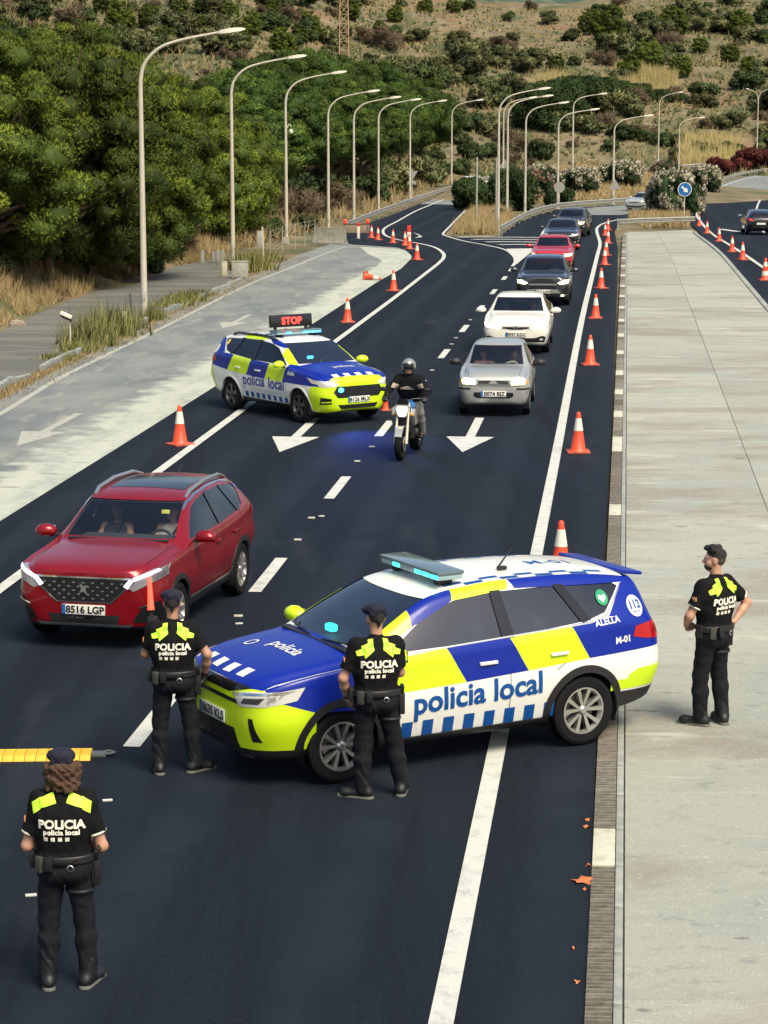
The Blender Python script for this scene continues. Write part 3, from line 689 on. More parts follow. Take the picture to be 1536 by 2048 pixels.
P = scatter(60000, 10, 60, 345, 420, lambda X, Y: (768 + X / Y * F_PX > 1070) & (768 + X / Y * F_PX < 1345) & (Y > 362 + 8 * np.sin(X * .3)) & (Y < 388 + 6 * np.sin(X * .5)))
grass('reeds', P[:6000], rng.uniform(1.2, 2.6, min(6000, len(P))), .14, 4, .22, REED, 'band of tall yellow reeds above the dark evergreens')
P = scatter(30000, 38, 62, 316, 330, lambda X, Y: (768 + X / Y * F_PX > 1350) & (768 + X / Y * F_PX < 1470))
grass('reeds', P[:1500], rng.uniform(1.2, 2.8, min(1500, len(P))), .12, 4, .2, REED, 'patch of tall pale reeds at the foot of the slope')
isl = lambda X, Y: (768 + X / Y * F_PX)
P = scatter(60000, 2, 9, 140, 172, lambda X, Y: (X > 4.25 + (Y - 140) * .075) & (X < 7.3 + (Y - 146) * .1) & (Y > 138.5))
grass('dry_grass', P[:3500], rng.uniform(.3, 1.0, min(3500, len(P))), .05, 5, .3, STRAW, 'long dry grass on the tip of the island')
P = scatter(50000, 8, 32, 170, 262, lambda X, Y: (768 + X / Y * F_PX < 1380) & (Y > 196 + np.maximum(0, 14 - X) * -2.6) & (X > xe(Y) + 6))
grass('dry_grass', P[:9000], rng.uniform(.25, .7, min(9000, len(P))), .08, 4, .5, STRAW, 'brown dry grass on the bank between the slip roads')
P = scatter(40000, 17, 26, 150, 172, lambda X, Y: (768 + X / Y * F_PX > 1255) & (768 + X / Y * F_PX < 1372))
grass('dry_grass', P[:2200], rng.uniform(.2, .6, min(2200, len(P))), .06, 5, .4, STRAW, 'dry grass round the oleander behind the short guard rail')
P = scatter(60000, -100, 130, 292, 540, lambda X, Y: (np.abs(X / Y) < .19) & clump(X + 5, Y + 3, .16) & ~((Y > 430) & (X > 0) & (X < 45)))
grass('low_scrub', P[:16000], rng.uniform(.3, 1.0, min(16000, len(P))), .26, 7, .95, OLIVE, 'low olive scrub covering the far hillside')
P = scatter(9000, -100, 130, 292, 540, lambda X, Y: (np.abs(X / Y) < .19) & clump(X - 9, Y + 13, .12))
grass('low_scrub', P[:3500], rng.uniform(.3, .7, min(3500, len(P))), .22, 8, .95, EVER, 'low dark scrub covering the far hillside')
# dirt verge litter and weeds
vp = [gp(*p) for p in [(-40, 812), (60, 762), (150, 722), (240, 680), (330, 640), (420, 597), (500, 560), (600, 515)]]
P = []
for a_, b_ in zip(vp, vp[1:]):
    for _ in range(420):
        q = a_.lerp(b_, rng.random()); P.append((q.x + rng.normal(0, .25), q.y + rng.normal(0, .4), q.z - .02))
grass('dry_grass', P, .16, .04, 4, 1.1, STRAW, 'trampled dry litter on the dirt verge')
wd = make_shrub('weed_clump', WEED, 1, 2, .1, .01, 2, cat='weed')
for ch in list(wd.children): bpy.data.objects.remove(ch)
n = 210; C = np.stack([rng.normal(0, .42, n), rng.normal(0, .42, n), np.full(n, -.03)], 1)
link('blades', leaf_mesh('blades', [tri_tufts(C, np.tile([0, 0, 1.], (n, 1)), rng.uniform(.25, 1.0, n), .03, 4, .22, rng.random(n))]), WEED, wd)
for px, py, s, sz in [(180, 690, 1.0, .9), (212, 672, 1.1, 1.05), (240, 658, .8, 1.0), (160, 702, .7, .6), (372, 603, .9, .5), (350, 612, .8, .45), (395, 592, .8, .4), (305, 640, .5, 1.3), (502, 540, 1.2, .9), (530, 520, 1.0, .6), (120, 718, .6, .4)]:
    put(wd, gp(px, py), s, 'clump of tall yellow green weeds along the broken kerb', 'weeds on the dirt verge', sz)
# ================================================================ street lamps
HEADM = pm('lamp_head_grey', (.60, .57, .47), .45)
LENS = pm('lamp_lens', (.5, .5, .48), .15)
def lamp(name, loc, H, rz, label, group, reach=3.2, double=False, cctv=False):
    t = thing(name, label, 'street lamp', loc, rz, group)
    MB().tube([(0, 0, -.3), (0, 0, .1), (0, 0, H * .4), (0, 0, H * .79)], [.105, .105, .088, .068], 12).build('pole', POLE, t)
    MB().box((0, 0, .03), (.34, .34, .06), .01).build('base_plate', GALV, t); MB().box((0, -.1, .75), (.11, .03, .32), .008).build('service_door', GALV, t)
    for s in ((1, -1) if double else (1,)):
        r = reach * (.55 if double else 1)
        P = catmull([(0, 0, H * .79), (0.02 * s, 0, H * .84), (.16 * r / 3.2 * s, 0, H * .89), (.6 * r / 3.2 * s, 0, H * .94), (1.3 * r / 3.2 * s, 0, H * .968), (r * .76 * s, 0, H * .993)], 6)
        MB().tube(P, list(np.linspace(.068, .034, len(P))), 10, True).build('arm', POLE, t)
        b = MB(); V = []
        x0, x1 = r * .745 * s, r * s
        for f, w, h0, h1 in [(0, .06, -.03, .05), (.12, .13, -.05, .07), (.5, .17, -.055, .085), (.85, .14, -.04, .06), (1, .05, -.01, .02)]:
            x = x0 + (x1 - x0) * f; zz = H * .992 + .10 * f
            V += [(x, -w, zz + h0), (x, w, zz + h0), (x, w * .8, zz + h1), (x, -w * .8, zz + h1)]
        b.add(V, [(4 * i + j, 4 * i + (j + 1) % 4, 4 * i + 4 + (j + 1) % 4, 4 * i + 4 + j) for i in range(4) for j in range(4)] + [(0, 1, 2, 3), (16, 19, 18, 17)])
        hd = b.build('lamp_head', HEADM, t)
        MB().box(((x0 + x1) / 2, 0, H * .992 + .05 - .062), (.4, .24, .012), .004).build('lens', LENS, hd)
    if cctv:
        q = MB().tube([(.06, 0, H * .68), (.2, 0, H * .70), (.28, 0, H * .685)], .025, 8).lathe([(0, .14), (.05, .13), (.1, .06), (.11, 0), (.09, -.07), (.05, -.11), (0, -.12)], 14, (.28, 0, H * .655)).build('dome_camera', pm('camera_white', (.75, .72, .62), .35), t)
    return t
def lampxy(px, by, ty, name='street_lamp', **k):
    p = gp(px, by) if by > 362 else march(px, by, 180)
    H = (by - ty) * p.y / F_PX * 1.0 + (0 if by > 362 else 0)
    return lamp(name, p, H, k.pop('rz', 0), **k)
vl = 'curved arm street lamp along the left verge under the pines'
for px, by, ty, l in [(-105, 890, -40, 'nearest lamp of the verge, only its arm reaching over the pines'), (289, 640, 72, 'tall curved arm lamp between tall weeds and dirt verge'), (466, 530, 122, 'curved arm lamp beside the grey utility cabinet')]: lampxy(px, by, ty, label=l, group='lamps beside the service path')
lampxy(573, 487, 152, label='curved arm street lamp carrying a white dome camera', group='lamps beside the service path', cctv=True)
for px, by, ty in [(657, 464, 188), (708, 446, 200), (757, 426, 204), (820, 402, 206), (903, 380, 204)]: lampxy(px, by, ty, label='%s curved arm lamp along the exit lane counting from the concrete barrier block' % {657: 'first', 708: 'second', 757: 'third', 820: 'fourth', 903: 'fifth'}[px], group='lamps behind the exit lane guard rail')
for px, by, ty, l in [(996, 462, 183, 'tall curved arm lamp at the grassy tip of the island'), (1014, 437, 197, 'curved arm lamp between the dark bushes of the island'), (1050, 428, 210, 'curved arm lamp on the island beside the faded oleander'), (1006, 386, 199, 'curved arm lamp behind the dark bushes with a triangular sign'), (1115, 418, 223, 'curved arm lamp with a round sign back on it'), (1226, 410, 235, 'curved arm lamp with a triangular sign back on it')]:
    lampxy(px, by, ty, label=l, group='lamps on the island')
for px, by, ty, l in [(1145, 346, 193, 'thin curved arm lamp at the upper guard rail'), (1316, 341, 190, 'thin curved arm lamp at the upper guard rail'), (1357, 352, 238, 'curved arm lamp behind the large oleander')]:
    lampxy(px, by, ty, label=l, group='lamps at the upper guard rail')
lampxy(1513, 330, 184, label='double arm lamp rising behind the red shrubs', group='lamps at the upper guard rail', double=True)
lampxy(1538, 332, 180, label='curved arm lamp beside the double arm lamp', group='lamps at the upper guard rail')

# ================================================================ guard rails
def rail(px_pts, label, world=None, h=.62, terr=False, step=3.0):
    P = world or [(march(x, y, 200) if terr else gp(x, y)) for x, y in px_pts]
    P = catmull(P, 6)
    if terr: P = [Vector((p.x, p.y, hz(p.x, p.y))) for p in P]
    t = thing('guard_rail', label, 'guard rail', P[0]); o = P[0]
    prof = [(0, -.155), (.025, -.13), (.025, -.09), (-.045, -.055), (-.045, -.03), (.025, 0.0), (-.045, .03), (-.045, .055), (.025, .09), (.025, .13), (0, .155)]
    V, Fc = [], []
    for i, p in enumerate(P):
        d = P[min(i + 1, len(P) - 1)] - P[max(i - 1, 0)]; d.z = 0; d.normalize(); n = Vector((d.y, -d.x, 0))
        if n.y > 0: n = -n
        for u, v in prof: q = p - o - n * u * -1 + Vector((0, 0, h + v - .12)); V.append(q)
    k = len(prof)
    for i in range(len(P) - 1):
        for j in range(k - 1): Fc.append((i * k + j, (i + 1) * k + j, (i + 1) * k + j + 1, i * k + j + 1))
    link('rail', mesh_np('rail', V, [tuple(f) for f in Fc], True, 50), GALV, t)
    acc = 0; last = None
    pm_ = MB().box((0, 0, .22), (.1, .06, .95), .01).mesh('post'); pm_.materials.append(GALV)
    for a_, b_ in zip(P, P[1:]):
        acc += (b_ - a_).length
        if acc >= step or last is None:
            acc = 0; last = 1
            d = b_ - a_; n = Vector((d.y, -d.x, 0)).normalized(); n = -n if n.y > 0 else n
            q = link('post', pm_, None, t); q.location = a_ - o - n * .09; q.rotation_euler = (0, 0, math.atan2(d.y, d.x))
    return t
rail([(697, 463), (743, 443), (790, 425), (829, 410), (860, 400), (905, 385), (951, 371), (1000, 360)], 'long guard rail curving along the exit lane under the pines')
rail([(1001, 474), (1022, 461), (1052, 443), (1085, 431), (1115, 424), (1157, 419), (1262, 411)], 'guard rail curving below the brown bank of the island')
rail([(1238, 459), (1275, 457), (1330, 455), (1390, 453)], 'short straight guard rail closing the end of the concrete median')
rail([(1130, 358), (1183, 354), (1240, 350), (1300, 346), (1360, 343), (1425, 338)], 'upper guard rail above the brown bank', terr=True, h=.8)
rail([(1398, 391), (1426, 376), (1467, 361), (1500, 353), (1570, 342)], 'guard rail round the outside of the far bend', h=.7)

# ================================================================ traffic cones
ORANGE = pm('cone_orange', (.78, .075, .022), .45, var=.15, vscale=4)
CWHITE = pm('cone_white_sleeve', (.72, .68, .56), .4)
CBASE = pm('cone_base_dirty', (.42, .09, .05), .7, var=.3, vscale=8)
def make_cone(two=False):
    t = thing('traffic_cone', '', 'cone')
    MB().box((0, 0, .02), (.42, .42, .04), .015).build('base', CBASE, t)
    def r(z): return .145 - .112 * z / .75
    MB().lathe([(.165, .038), (.152, .06), (r(.08), .08), (r(.4), .4), (r(.67), .67), (r(.735), .735), (.022, .75), (.018, .72), (0, .72)], 20).build('body', ORANGE, t)
    for z0, z1 in (((.17, .31), (.47, .62)) if two else ((.405, .635),)):
        MB().lathe([(r(z0), z0), (r(z0) + .004, z0 + .004), (r(z1) + .004, z1 - .004), (r(z1), z1)], 20).build('sleeve', CWHITE, t)
    return t
c1, c2 = make_cone(), make_cone(True)
sets = [('orange cone along the queue edge line counting from the near police car', 'cones along the queue', [(1121, 1152, 1), (1156, 905, 1), (1180, 730, 1), (1191, 637, 1), (1202, 577, 1), (1209, 530, .97), (1212, 511, .95), (1216, 487, .95), (1210, 471, .95), (1216, 460, .95)]),
        ('orange cone along the pale shoulder counting from the red crossover', 'cones along the left edge line', [(360, 890, 1), (695, 645, 1), (787, 582, 1)]),
        ('orange cone round the shoulder nose counting towards the works barrier', 'cones at the shoulder nose', [(834, 520, 1), (819, 498, .95), (810, 491, .95), (786, 486, .95), (756, 480, .95), (743, 476, .95)]),
        ('orange cone beyond the median counting from the short guard rail', 'cones beyond the median', [(1398, 452, .95), (1414, 467, 1), (1438, 483, 1), (1464, 504, 1), (1485, 520, 1.05)])]
n0 = 0; ORD = ['first', 'second', 'third', 'fourth', 'fifth', 'sixth', 'seventh', 'eighth', 'ninth', 'tenth']
for lb, g, pts in sets:
    for i_, (px, py, s) in enumerate(pts):
        p = gp(px, py, .03); rz = rng.uniform(0, 1.5)
        if n0 == 0: o = c1; o.location = p; o.rotation_euler = (0, 0, rz)
        else: o = dup(c1, p, rz, scale=s)
        o['label'] = ORD[i_] + ' ' + lb; o['group'] = g; n0 += 1
c2.location = gp(1530, 561, .03); tag(c2, 'larger orange cone with two white sleeves beyond the median'); c2.scale = (1.15,) * 3
dup(c1, gp(771, 821, .03), .3, 'small orange cone between motorcycle and tilted police car', .52)
o = dup(c1, gp(730, 560, .0) + Vector((0, 0, .15)), 0, 'orange cone lying on its side on the pale shoulder', .95); o.rotation_euler = (0, R(97), R(-25))

# ================================================================ roadworks barrier, concrete block, boxes, signs
RED = pm('red_plastic', (.60, .03, .02), .4)
REDL_ = pm('red_lamp', (.7, .05, .02), .3, emit=(1, .06, .02), estr=.35)
p = gp(713, 480, .0)
t = thing('works_barrier', 'low works barrier board with two red lamps by the asphalt lip', 'barrier', p, R(4))
BRD = layered('weathered_board', (.30, .24, .16), [((.2, .16, .11), 6, .4, .6, 5, (1, 1, 4))], .85)
MB().box((0, 0, .62), (1.42, .04, .46), .01).build('board', BRD, t)
MB().box((0, -.005, .87), (1.46, .05, .05), .01).build('top_rail', pm('dark_rail', (.05, .04, .04), .5), t)
for s in (-.62, .62):
    MB().tube([(s, -.35, 0), (s, 0, .85), (s, .35, 0)], .018, 6).build('leg', pm('purple_grey_steel', (.10, .06, .10), .5), t)
    q = MB().lathe([(.0, .0), (.05, .0), (.1, .07), (.11, .18), (.06, .25), (0, .26)], 14, (s, 0, .9)).build('warning_lamp', REDL_, t)
t = thing('marker_post', 'red and white marker post in front of the works barrier', 'marker post', gp(717, 480))
MB().box((0, 0, .04), (.34, .34, .08), .02).build('foot', BLACK, t); MB().box((0, 0, .5), (.16, .05, .86), .02).build('panel', CWHITE, t); MB().box((0, -.004, .85), (.165, .05, .2), .01).build('red_band', RED, t)
t = thing('marker_post', 'red and white marker post on the edge line by the exit lane', 'marker post', gp(818, 486))
MB().box((0, 0, .04), (.34, .34, .08), .02).build('foot', BLACK, t); MB().box((0, 0, .5), (.2, .05, .86), .02).build('panel', RED, t); MB().box((0, -.004, .45), (.205, .05, .25), .01).build('white_band', CWHITE, t)
t = thing('concrete_barrier', 'grey concrete barrier block at the foot of a lamp post', 'barrier', gp(660, 488), R(62))
MB().prism([(-.32, 0), (-.32, .08), (-.16, .3), (-.1, .85), (.1, .85), (.16, .3), (.32, .08), (.32, 0)], -.9, .9).build('block', layered('barrier_concrete', (.28, .27, .22), [((.2, .19, .16), 4, .45, .6, 5, (1, 1, 1))], .9), t)
def cabinet(px, py, d, label, mat, rz=0):
    t = thing('utility_cabinet', label, 'cabinet', gp(px, py), rz)
    MB().box((0, 0, d[2] / 2), d, .02).build('housing', mat, t); MB().box((0, -d[1] / 2 - .006, d[2] * .5), (d[0] * .84, .012, d[2] * .84), .004).build('door', mat, t)
    MB().box((0, 0, d[2] + .02), (d[0] * 1.06, d[1] * 1.06, .04), .01).build('roof', mat, t)
CAB = pm('cabinet_grey', (.33, .32, .27), .6, var=.15)
cabinet(480, 556, (.62, .4, .62), 'grey utility cabinet beside the second lamp foot', CAB)
cabinet(449, 553, (.22, .2, .55), 'small cream meter box beside the grey cabinet', pm('cream_box', (.5, .46, .34), .6))
cabinet(572, 489, (.32, .25, .36), 'small grey junction box at the camera lamp foot', CAB)
t = thing('sign_post', 'cream post with a narrow grey sign panel in the roadside weeds', 'sign', gp(527, 530))
MB().tube([(0, 0, -.2), (-.04, 0, 1.62)], .045, 8).build('post', POLE, t); MB().box((-.16, -.03, 1.12), (.2, .04, .66), .01).build('panel', CAB, t)
t = thing('floodlight', 'tilted floodlight on a short pole beside the service path', 'floodlight', gp(141, 699))
MB().tube([(0, 0, -.1), (0, 0, .78)], .028, 8).build('pole', POLE, t)
rot = Matrix.Rotation(R(24), 3, 'Y') @ Matrix.Rotation(R(-20), 3, 'X')
MB().box((-.1, 0, .9), (.34, .26, .12), .03, rot).build('housing', pm('floodlight_grey', (.5, .47, .4), .5), t); MB().box((-.08, -.03, .84), (.30, .22, .03), .01, rot).build('lens', BLACK, t)
t = thing('bollard', 'short dark post between weeds and first lamp foot', 'bollard', gp(262, 655)); MB().tube([(0, 0, -.1), (0, 0, 1.0)], .04, 8).build('post', pm('dark_grey_post', (.09, .09, .09), .6), t)
cabinet(249, 660, (.16, .14, .5), 'slim pale box on the verge beside the dark post', pm('cream_box', (.5, .46, .34), .6))
# wire fence by the weeds
t = thing('wire_fence', 'low wire fence with thin posts in the roadside weeds', 'fence', gp(585, 500)); o0 = gp(585, 500)
FP = [gp(x, y) - o0 for x, y in [(540, 520), (565, 508), (590, 500), (610, 494), (630, 490)]]
for q in FP: MB().tube([q, q + Vector((0, 0, 1.3))], .02, 6).build('post', GALV, t)
for h in (.35, .7, 1.05, 1.25): MB().tube([q + Vector((0, 0, h)) for q in FP], .006, 5).build('wire', GALV, t)
for i, (px, y) in enumerate([(427, 524), (436, 523), (445, 522), (405, 525)]):
    t = thing('stone_post', 'pale little stone post at the end of the service path', 'post', gp(px, y + 2), group='stone posts at the path end'); MB().box((0, 0, .25), (.16, .16, .5 + .1 * (i % 2)), .03).build('stone', EDGEST, t)

BLUE_S = pm('sign_blue', (.012, .12, .36), .35); SWHITE = pm('sign_white', (.75, .74, .66), .35); SBACK = pm('sign_back_grey', (.30, .29, .25), .5, .2)
def disc(r, th=.02, n=28): return MB().lathe([(0, -th / 2), (r, -th / 2), (r, th / 2), (0, th / 2)], n, (0, 0, 0), 'y')
p = gp(1368, 436); t = thing('arrow_sign', 'round blue keep right sign with white arrow before the oleander', 'sign', p)
MB().tube([(0, 0, -.2), (0, 0, 2.3)], .045, 10).build('post', POLE, t)
def place(o, x, y, z): o.location = (x, y, z); return o
place(disc(.5).build('sign_rim', SWHITE, t), 0, -.07, 2.02)
place(disc(.455, .02).build('sign_face', BLUE_S, t), 0, -.078, 2.02)
a = [(-.3, -.07), (.02, -.07), (.02, -.2), (.32, 0), (.02, .2), (.02, .07), (-.3, .07)]
ca, sa = math.cos(R(-42)), math.sin(R(-42))
place(MB().prism([(x * ca - y * sa, x * sa + y * ca) for x, y in a], -.012, 0).build('arrow', SWHITE, t), 0, -.09, 2.02)
def back_sign(px, by, shape, h, label, r=.45, plate=False):
    p = gp(px, by) if by > 362 else march(px, by, 180)
    t = thing('road_sign', label, 'sign', p + Vector((.12, .0, 0)))
    MB().tube([(0, 0, -.2), (0, 0, h + .4)], .04, 8).build('post', POLE, t)
    if shape == 'disc': q = disc(r).build('panel', SBACK, t)
    else:
        s = 1 if shape == 'up' else -1
        q = MB().prism([(-r, -s * r * .55), (r, -s * r * .55), (r * .08, s * r * .95), (-r * .08, s * r * .95)], -.01, .01).build('panel', SBACK, t)
    place(q, 0, -.06, h)
    if plate: place(MB().box((0, 0, 0), (.75, .02, .28), .01).build('plate', SBACK, t), 0, -.06, h - .75)
back_sign(1115, 420, 'disc', 1.75, 'grey back of a round sign beside the island guard rail', .42)
back_sign(1226, 411, 'up', 1.6, 'grey back of a triangular sign on the brown bank', .52)
back_sign(1006, 386, 'up', 2.7, 'grey back of a triangular sign above the dark bushes', .55)
back_sign(821, 402, 'down', 2.3, 'grey back of a triangular sign with plate by the pines', .52, True)
for px, by, ty, l in [(953, 455, 317, 'bare grey post standing in the dry island grass'), (992, 460, 318, 'bare grey post next to the tall island lamp')]:
    p = gp(px, by); t = thing('sign_post', l, 'post', p); MB().tube([(0, 0, -.2), (0, 0, (by - ty) * p.y / F_PX)], .06, 8).build('post', GALV, t)

# lattice mast on the hill
p = Vector((at(688, 60, 345).x, 345, 0)); p.z = hz(p.x, p.y)
t = thing('lattice_mast', 'thin red and cream lattice mast behind the pine belt', 'mast', p); H = 26.
MM = pm('mast_paint', (.42, .27, .17), .6)
def cw(z): return .75 - .35 * z / H
for sx in (-1, 1):
    for sy in (-1, 1): MB().tube([(sx * cw(0), sy * cw(0), -.5), (sx * cw(H), sy * cw(H), H)], .07, 6).build('leg', MM, t)
for i in range(20):
    z0, z1 = H * i / 20, H * (i + 1) / 20; b = MB()
    for f in range(4):
        c = [(-1, -1), (1, -1), (1, 1), (-1, 1)]; A, B = c[f], c[(f + 1) % 4]
        b.tube([(A[0] * cw(z0), A[1] * cw(z0), z0), (B[0] * cw(z1), B[1] * cw(z1), z1)], .035, 4).tube([(B[0] * cw(z0), B[1] * cw(z0), z0), (A[0] * cw(z1), A[1] * cw(z1), z1)], .035, 4).tube([(A[0] * cw(z1), A[1] * cw(z1), z1), (B[0] * cw(z1), B[1] * cw(z1), z1)], .035, 4)
    b.build('bracing', MM, t)

# yellow rubber strip across the lane end
YEL = pm('yellow_rubber', (.72, .42, .02), .5, var=.15, vscale=9)
a_, b_ = gp(-60, 1515, .03), gp(183, 1512, .03)
t = thing('spike_strip', 'yellow segmented spike strip lying across the asphalt behind an officer', 'spike strip', b_, math.atan2(b_.y - a_.y, b_.x - a_.x))
seg = MB().prism([(-.165, 0), (-.12, .045), (.12, .045), (.165, 0)], -.049, .049, 'x'); sm = seg.mesh('segment'); sm.materials.append(YEL)
for i in range(12): q = link('segment', sm, None, t); q.location = (-.05 - i * .104, 0, 0)
MB().box((.07, 0, .02), (.14, .12, .04), .012).lathe([(.05, -.012), (.07, 0), (.05, .012), (.032, 0)], 14, (.16, .02, .03), 'z', True).build('tow_ring', pm('grey_plastic', (.10, .11, .11), .5), t)
# fallen leaves along the kerb
LEAFM = pm('fallen_leaf_orange', (.52, .15, .05), .7)
for i, (px, py, s) in enumerate([(1165, 1762, .085), (1175, 1655, .03), (1174, 1640, .025), (1177, 1732, .02), (1155, 1965, .02), (1145, 1898, .014), (1172, 1780, .02)]):
    p = gp(px, py, .034); b = MB(); n = 12
    V = [(0, 0, .012)] + [(s * (1 + .35 * math.sin(5 * a)) * math.cos(a), s * (1 + .35 * math.sin(5 * a)) * math.sin(a), .008 + .012 * math.sin(2 * a)) for a in np.linspace(0, 2 * math.pi, n, endpoint=False)]
    o = b.add(V, [(0, 1 + j, 1 + (j + 1) % n) for j in range(n)]).build('fallen_leaf', LEAFM); o.location = p; o.rotation_euler = (0, 0, i * 1.3)
    tag(o, 'large curled orange leaf beside the ribbed kerb' if i == 0 else 'tiny dry leaf on asphalt beside the ribbed kerb', 'leaf', None if i == 0 else 'tiny leaves by the kerb')
for i, (px, py) in enumerate([(215, 1602), (62, 1792), (478, 1248), (448, 1290), (643, 1033)]):
    o = MB().box((0, 0, .008), (.09, .035, .016), .005).build('paper_scrap', pm('scrap_paper', (.55, .54, .5), .8)); o.location = gp(px, py, .031); o.rotation_euler = (0, 0, .2)
    tag(o, 'small pale worn stud scrap on the dark asphalt', 'scrap', 'scraps on the asphalt')
for i, (px, py, s) in enumerate([(240, 512, .35), (35, 654, .3), (60, 488, .4), (250, 545, .22), (58, 618, .2)]):
    p = march(px, py, 60); b = MB().ball((0, 0, 0), (s, s * .8, s * .6), 8)
    b.v = [tuple(Vector(v) * (1 + .18 * noise.noise(Vector(v) * 5 + Vector((i * 3, 0, 0))))) for v in b.v]
    o = b.build('boulder', layered('boulder_stone%d' % i, (.30, .25, .18), [((.2, .16, .12), 4, .45, .6, 5, (1, 1, 1))], .9), None, 25); o.location = p; tag(o, 'pale rounded boulder on the dry grassy bank', 'rock', 'boulders on the bank')
# ================================================================ cars: lofted bodies, clipped panels
def pchip(x, y, q):
    h = np.diff(x); dl = np.diff(y, axis=0) / h[:, None]; n = len(x); m = np.zeros_like(y)
    w1 = (2 * h[1:] + h[:-1])[:, None]; w2 = (h[1:] + 2 * h[:-1])[:, None]
    with np.errstate(divide='ignore', invalid='ignore'):
        hm = (w1 + w2) / (w1 / dl[:-1] + w2 / dl[1:])
    m[1:-1] = np.where(dl[:-1] * dl[1:] > 0, hm, 0); m[0], m[-1] = dl[0], dl[-1]
    k = np.clip(np.searchsorted(x, q, side='right') - 1, 0, n - 2); t = ((q - x[k]) / h[k])[:, None]; hk = h[k][:, None]
    return (2 * t**3 - 3 * t**2 + 1) * y[k] + (t**3 - 2 * t**2 + t) * hk * m[k] + (-2 * t**3 + 3 * t**2) * y[k + 1] + (t**3 - t**2) * hk * m[k + 1]
CNT = [2, 2, 4, 4, 4, 7, 4, 4, 4]
def loft(table, sc=(1, 1, 1)):
    """stations: x, zb, wb, zm, wm, zs, ws, zr, wr, crown -> smooth closed body (front = +x)"""
    T = np.array(table, float)
    T[:, 0] *= sc[0]; T[:, [2, 4, 6, 8]] *= sc[1]; T[:, [1, 3, 5, 7, 9]] *= sc[2]
    dd = np.diff(T, axis=0); s = np.concatenate([[0], np.cumsum(np.sqrt(dd[:, 0]**2 + dd[:, 4]**2 + .6 * dd[:, 7]**2 + .3 * dd[:, 5]**2) + 1e-3)])
    q = []
    for i in range(len(s) - 1):
        n = max(2, int((s[i + 1] - s[i]) / .05)); q += list(s[i] + (s[i + 1] - s[i]) * np.arange(n) / n)
    q.append(s[-1]); D = pchip(s, T, np.array(q))
    x, zb, wb, zm, wm, zs, ws, zr, wr, cr = D.T; N = len(x); o = np.zeros(N)
    pts = [(o, zb), (wb - .07, zb), (wb, zb + .06), (wm, zm), (ws + .55 * (wm - ws), zm + .62 * (zs - zm)), (ws, zs), (wr + .035, zr - .055), (wr - .05, zr), (wr * .55, zr + .75 * cr), (o, zr + cr)]
    P = np.stack([np.stack(p, 1) for p in pts], 1); m = len(pts)
    seg = np.linalg.norm(np.diff(P, axis=1), axis=2) + 1e-6
    Tn = np.zeros_like(P)
    for i in range(1, m - 1):
        d = P[:, i + 1] - P[:, i - 1]; d /= np.linalg.norm(d, axis=1, keepdims=True) + 1e-9
        Tn[:, i] = d * np.minimum(seg[:, i - 1], seg[:, i])[:, None]
    Tn[:, 0, 0] = seg[:, 0]; Tn[:, -1, 0] = -seg[:, -1]
    H = []
    for i in range(m - 1):
        for j in range(CNT[i]):
            t = j / CNT[i]
            H.append((2*t**3 - 3*t**2 + 1) * P[:, i] + (t**3 - 2*t**2 + t) * Tn[:, i] + (-2*t**3 + 3*t**2) * P[:, i + 1] + (t**3 - t**2) * Tn[:, i + 1])
    H.append(P[:, -1]); H = np.stack(H, 1); K = H.shape[1]
    ring = np.concatenate([H, H[:, K - 2:0:-1] * np.array([-1, 1])], 1); Rn = ring.shape[1]
    V = np.concatenate([np.repeat(x, Rn)[:, None], ring.reshape(-1, 2)], 1)
    a = (np.arange(N - 1)[:, None] * Rn + np.arange(Rn)[None]).ravel(); b = (np.arange(N - 1)[:, None] * Rn + (np.arange(Rn) + 1)[None] % Rn).ravel()
    Fq = [tuple(f) for f in np.stack([a, b, b + Rn, a + Rn], 1).tolist()]
    V = V.tolist(); C = 10
    for st, flip in ((0, True), (N - 1, False)):
        idx = []
        for kk in range(K):
            l = st * Rn + kk; r = st * Rn + (Rn - kk) % Rn; row = [l]
            if 0 < kk < K - 1:
                for c in range(1, C):
                    f = c / C; A, B = V[l], V[r]; V.append([A[0], A[1] + (B[1] - A[1]) * f, A[2] + (B[2] - A[2]) * f]); row.append(len(V) - 1)
                row.append(r)
            idx.append(row)
        for kk in range(K - 1):
            A, B = idx[kk], idx[kk + 1]
            if len(A) == 1: A = A * len(B)
            if len(B) == 1: B = B * len(A)
            for c in range(len(A) - 1):
                f = [A[c], A[c + 1], B[c + 1], B[c]]; f = [v for i, v in enumerate(f) if v not in f[:i]]
                if len(f) > 2: Fq.append(tuple(f[::-1] if flip else f))
    me = bpy.data.meshes.new('body'); me.from_pydata(V, [], Fq); me.update()
    bm = bmesh.new(); bm.from_mesh(me); bmesh.ops.remove_doubles(bm, verts=bm.verts, dist=1e-4); bmesh.ops.recalc_face_normals(bm, faces=bm.faces)
    bm.normal_update(); bm.to_mesh(me); bm.free()
    return me
AX = {'l': (1, 1), 'r': (1, -1), 'f': (0, 1), 'b': (0, -1), 't': (2, 1)}
def uv_of(co, ax):
    return (co[0], co[2]) if ax == 1 else ((co[1], co[2]) if ax == 0 else (co[0], co[1]))
def ccw(poly):
    a = sum(p[0] * q[1] - q[0] * p[1] for p, q in zip(poly, poly[1:] + poly[:1])); return poly if a > 0 else poly[::-1]
def edge_planes(poly, ax):
    out = []
    for (u0, v0), (u1, v1) in zip(poly, poly[1:] + poly[:1]):
        nu, nv = (v1 - v0), -(u1 - u0)          # outward for ccw
        if ax == 1: out.append(((u0, 0, v0), (nu, 0, nv)))
        elif ax == 0: out.append(((0, u0, v0), (0, nu, nv)))
        else: out.append(((u0, v0, 0), (nu, nv, 0)))
    return out
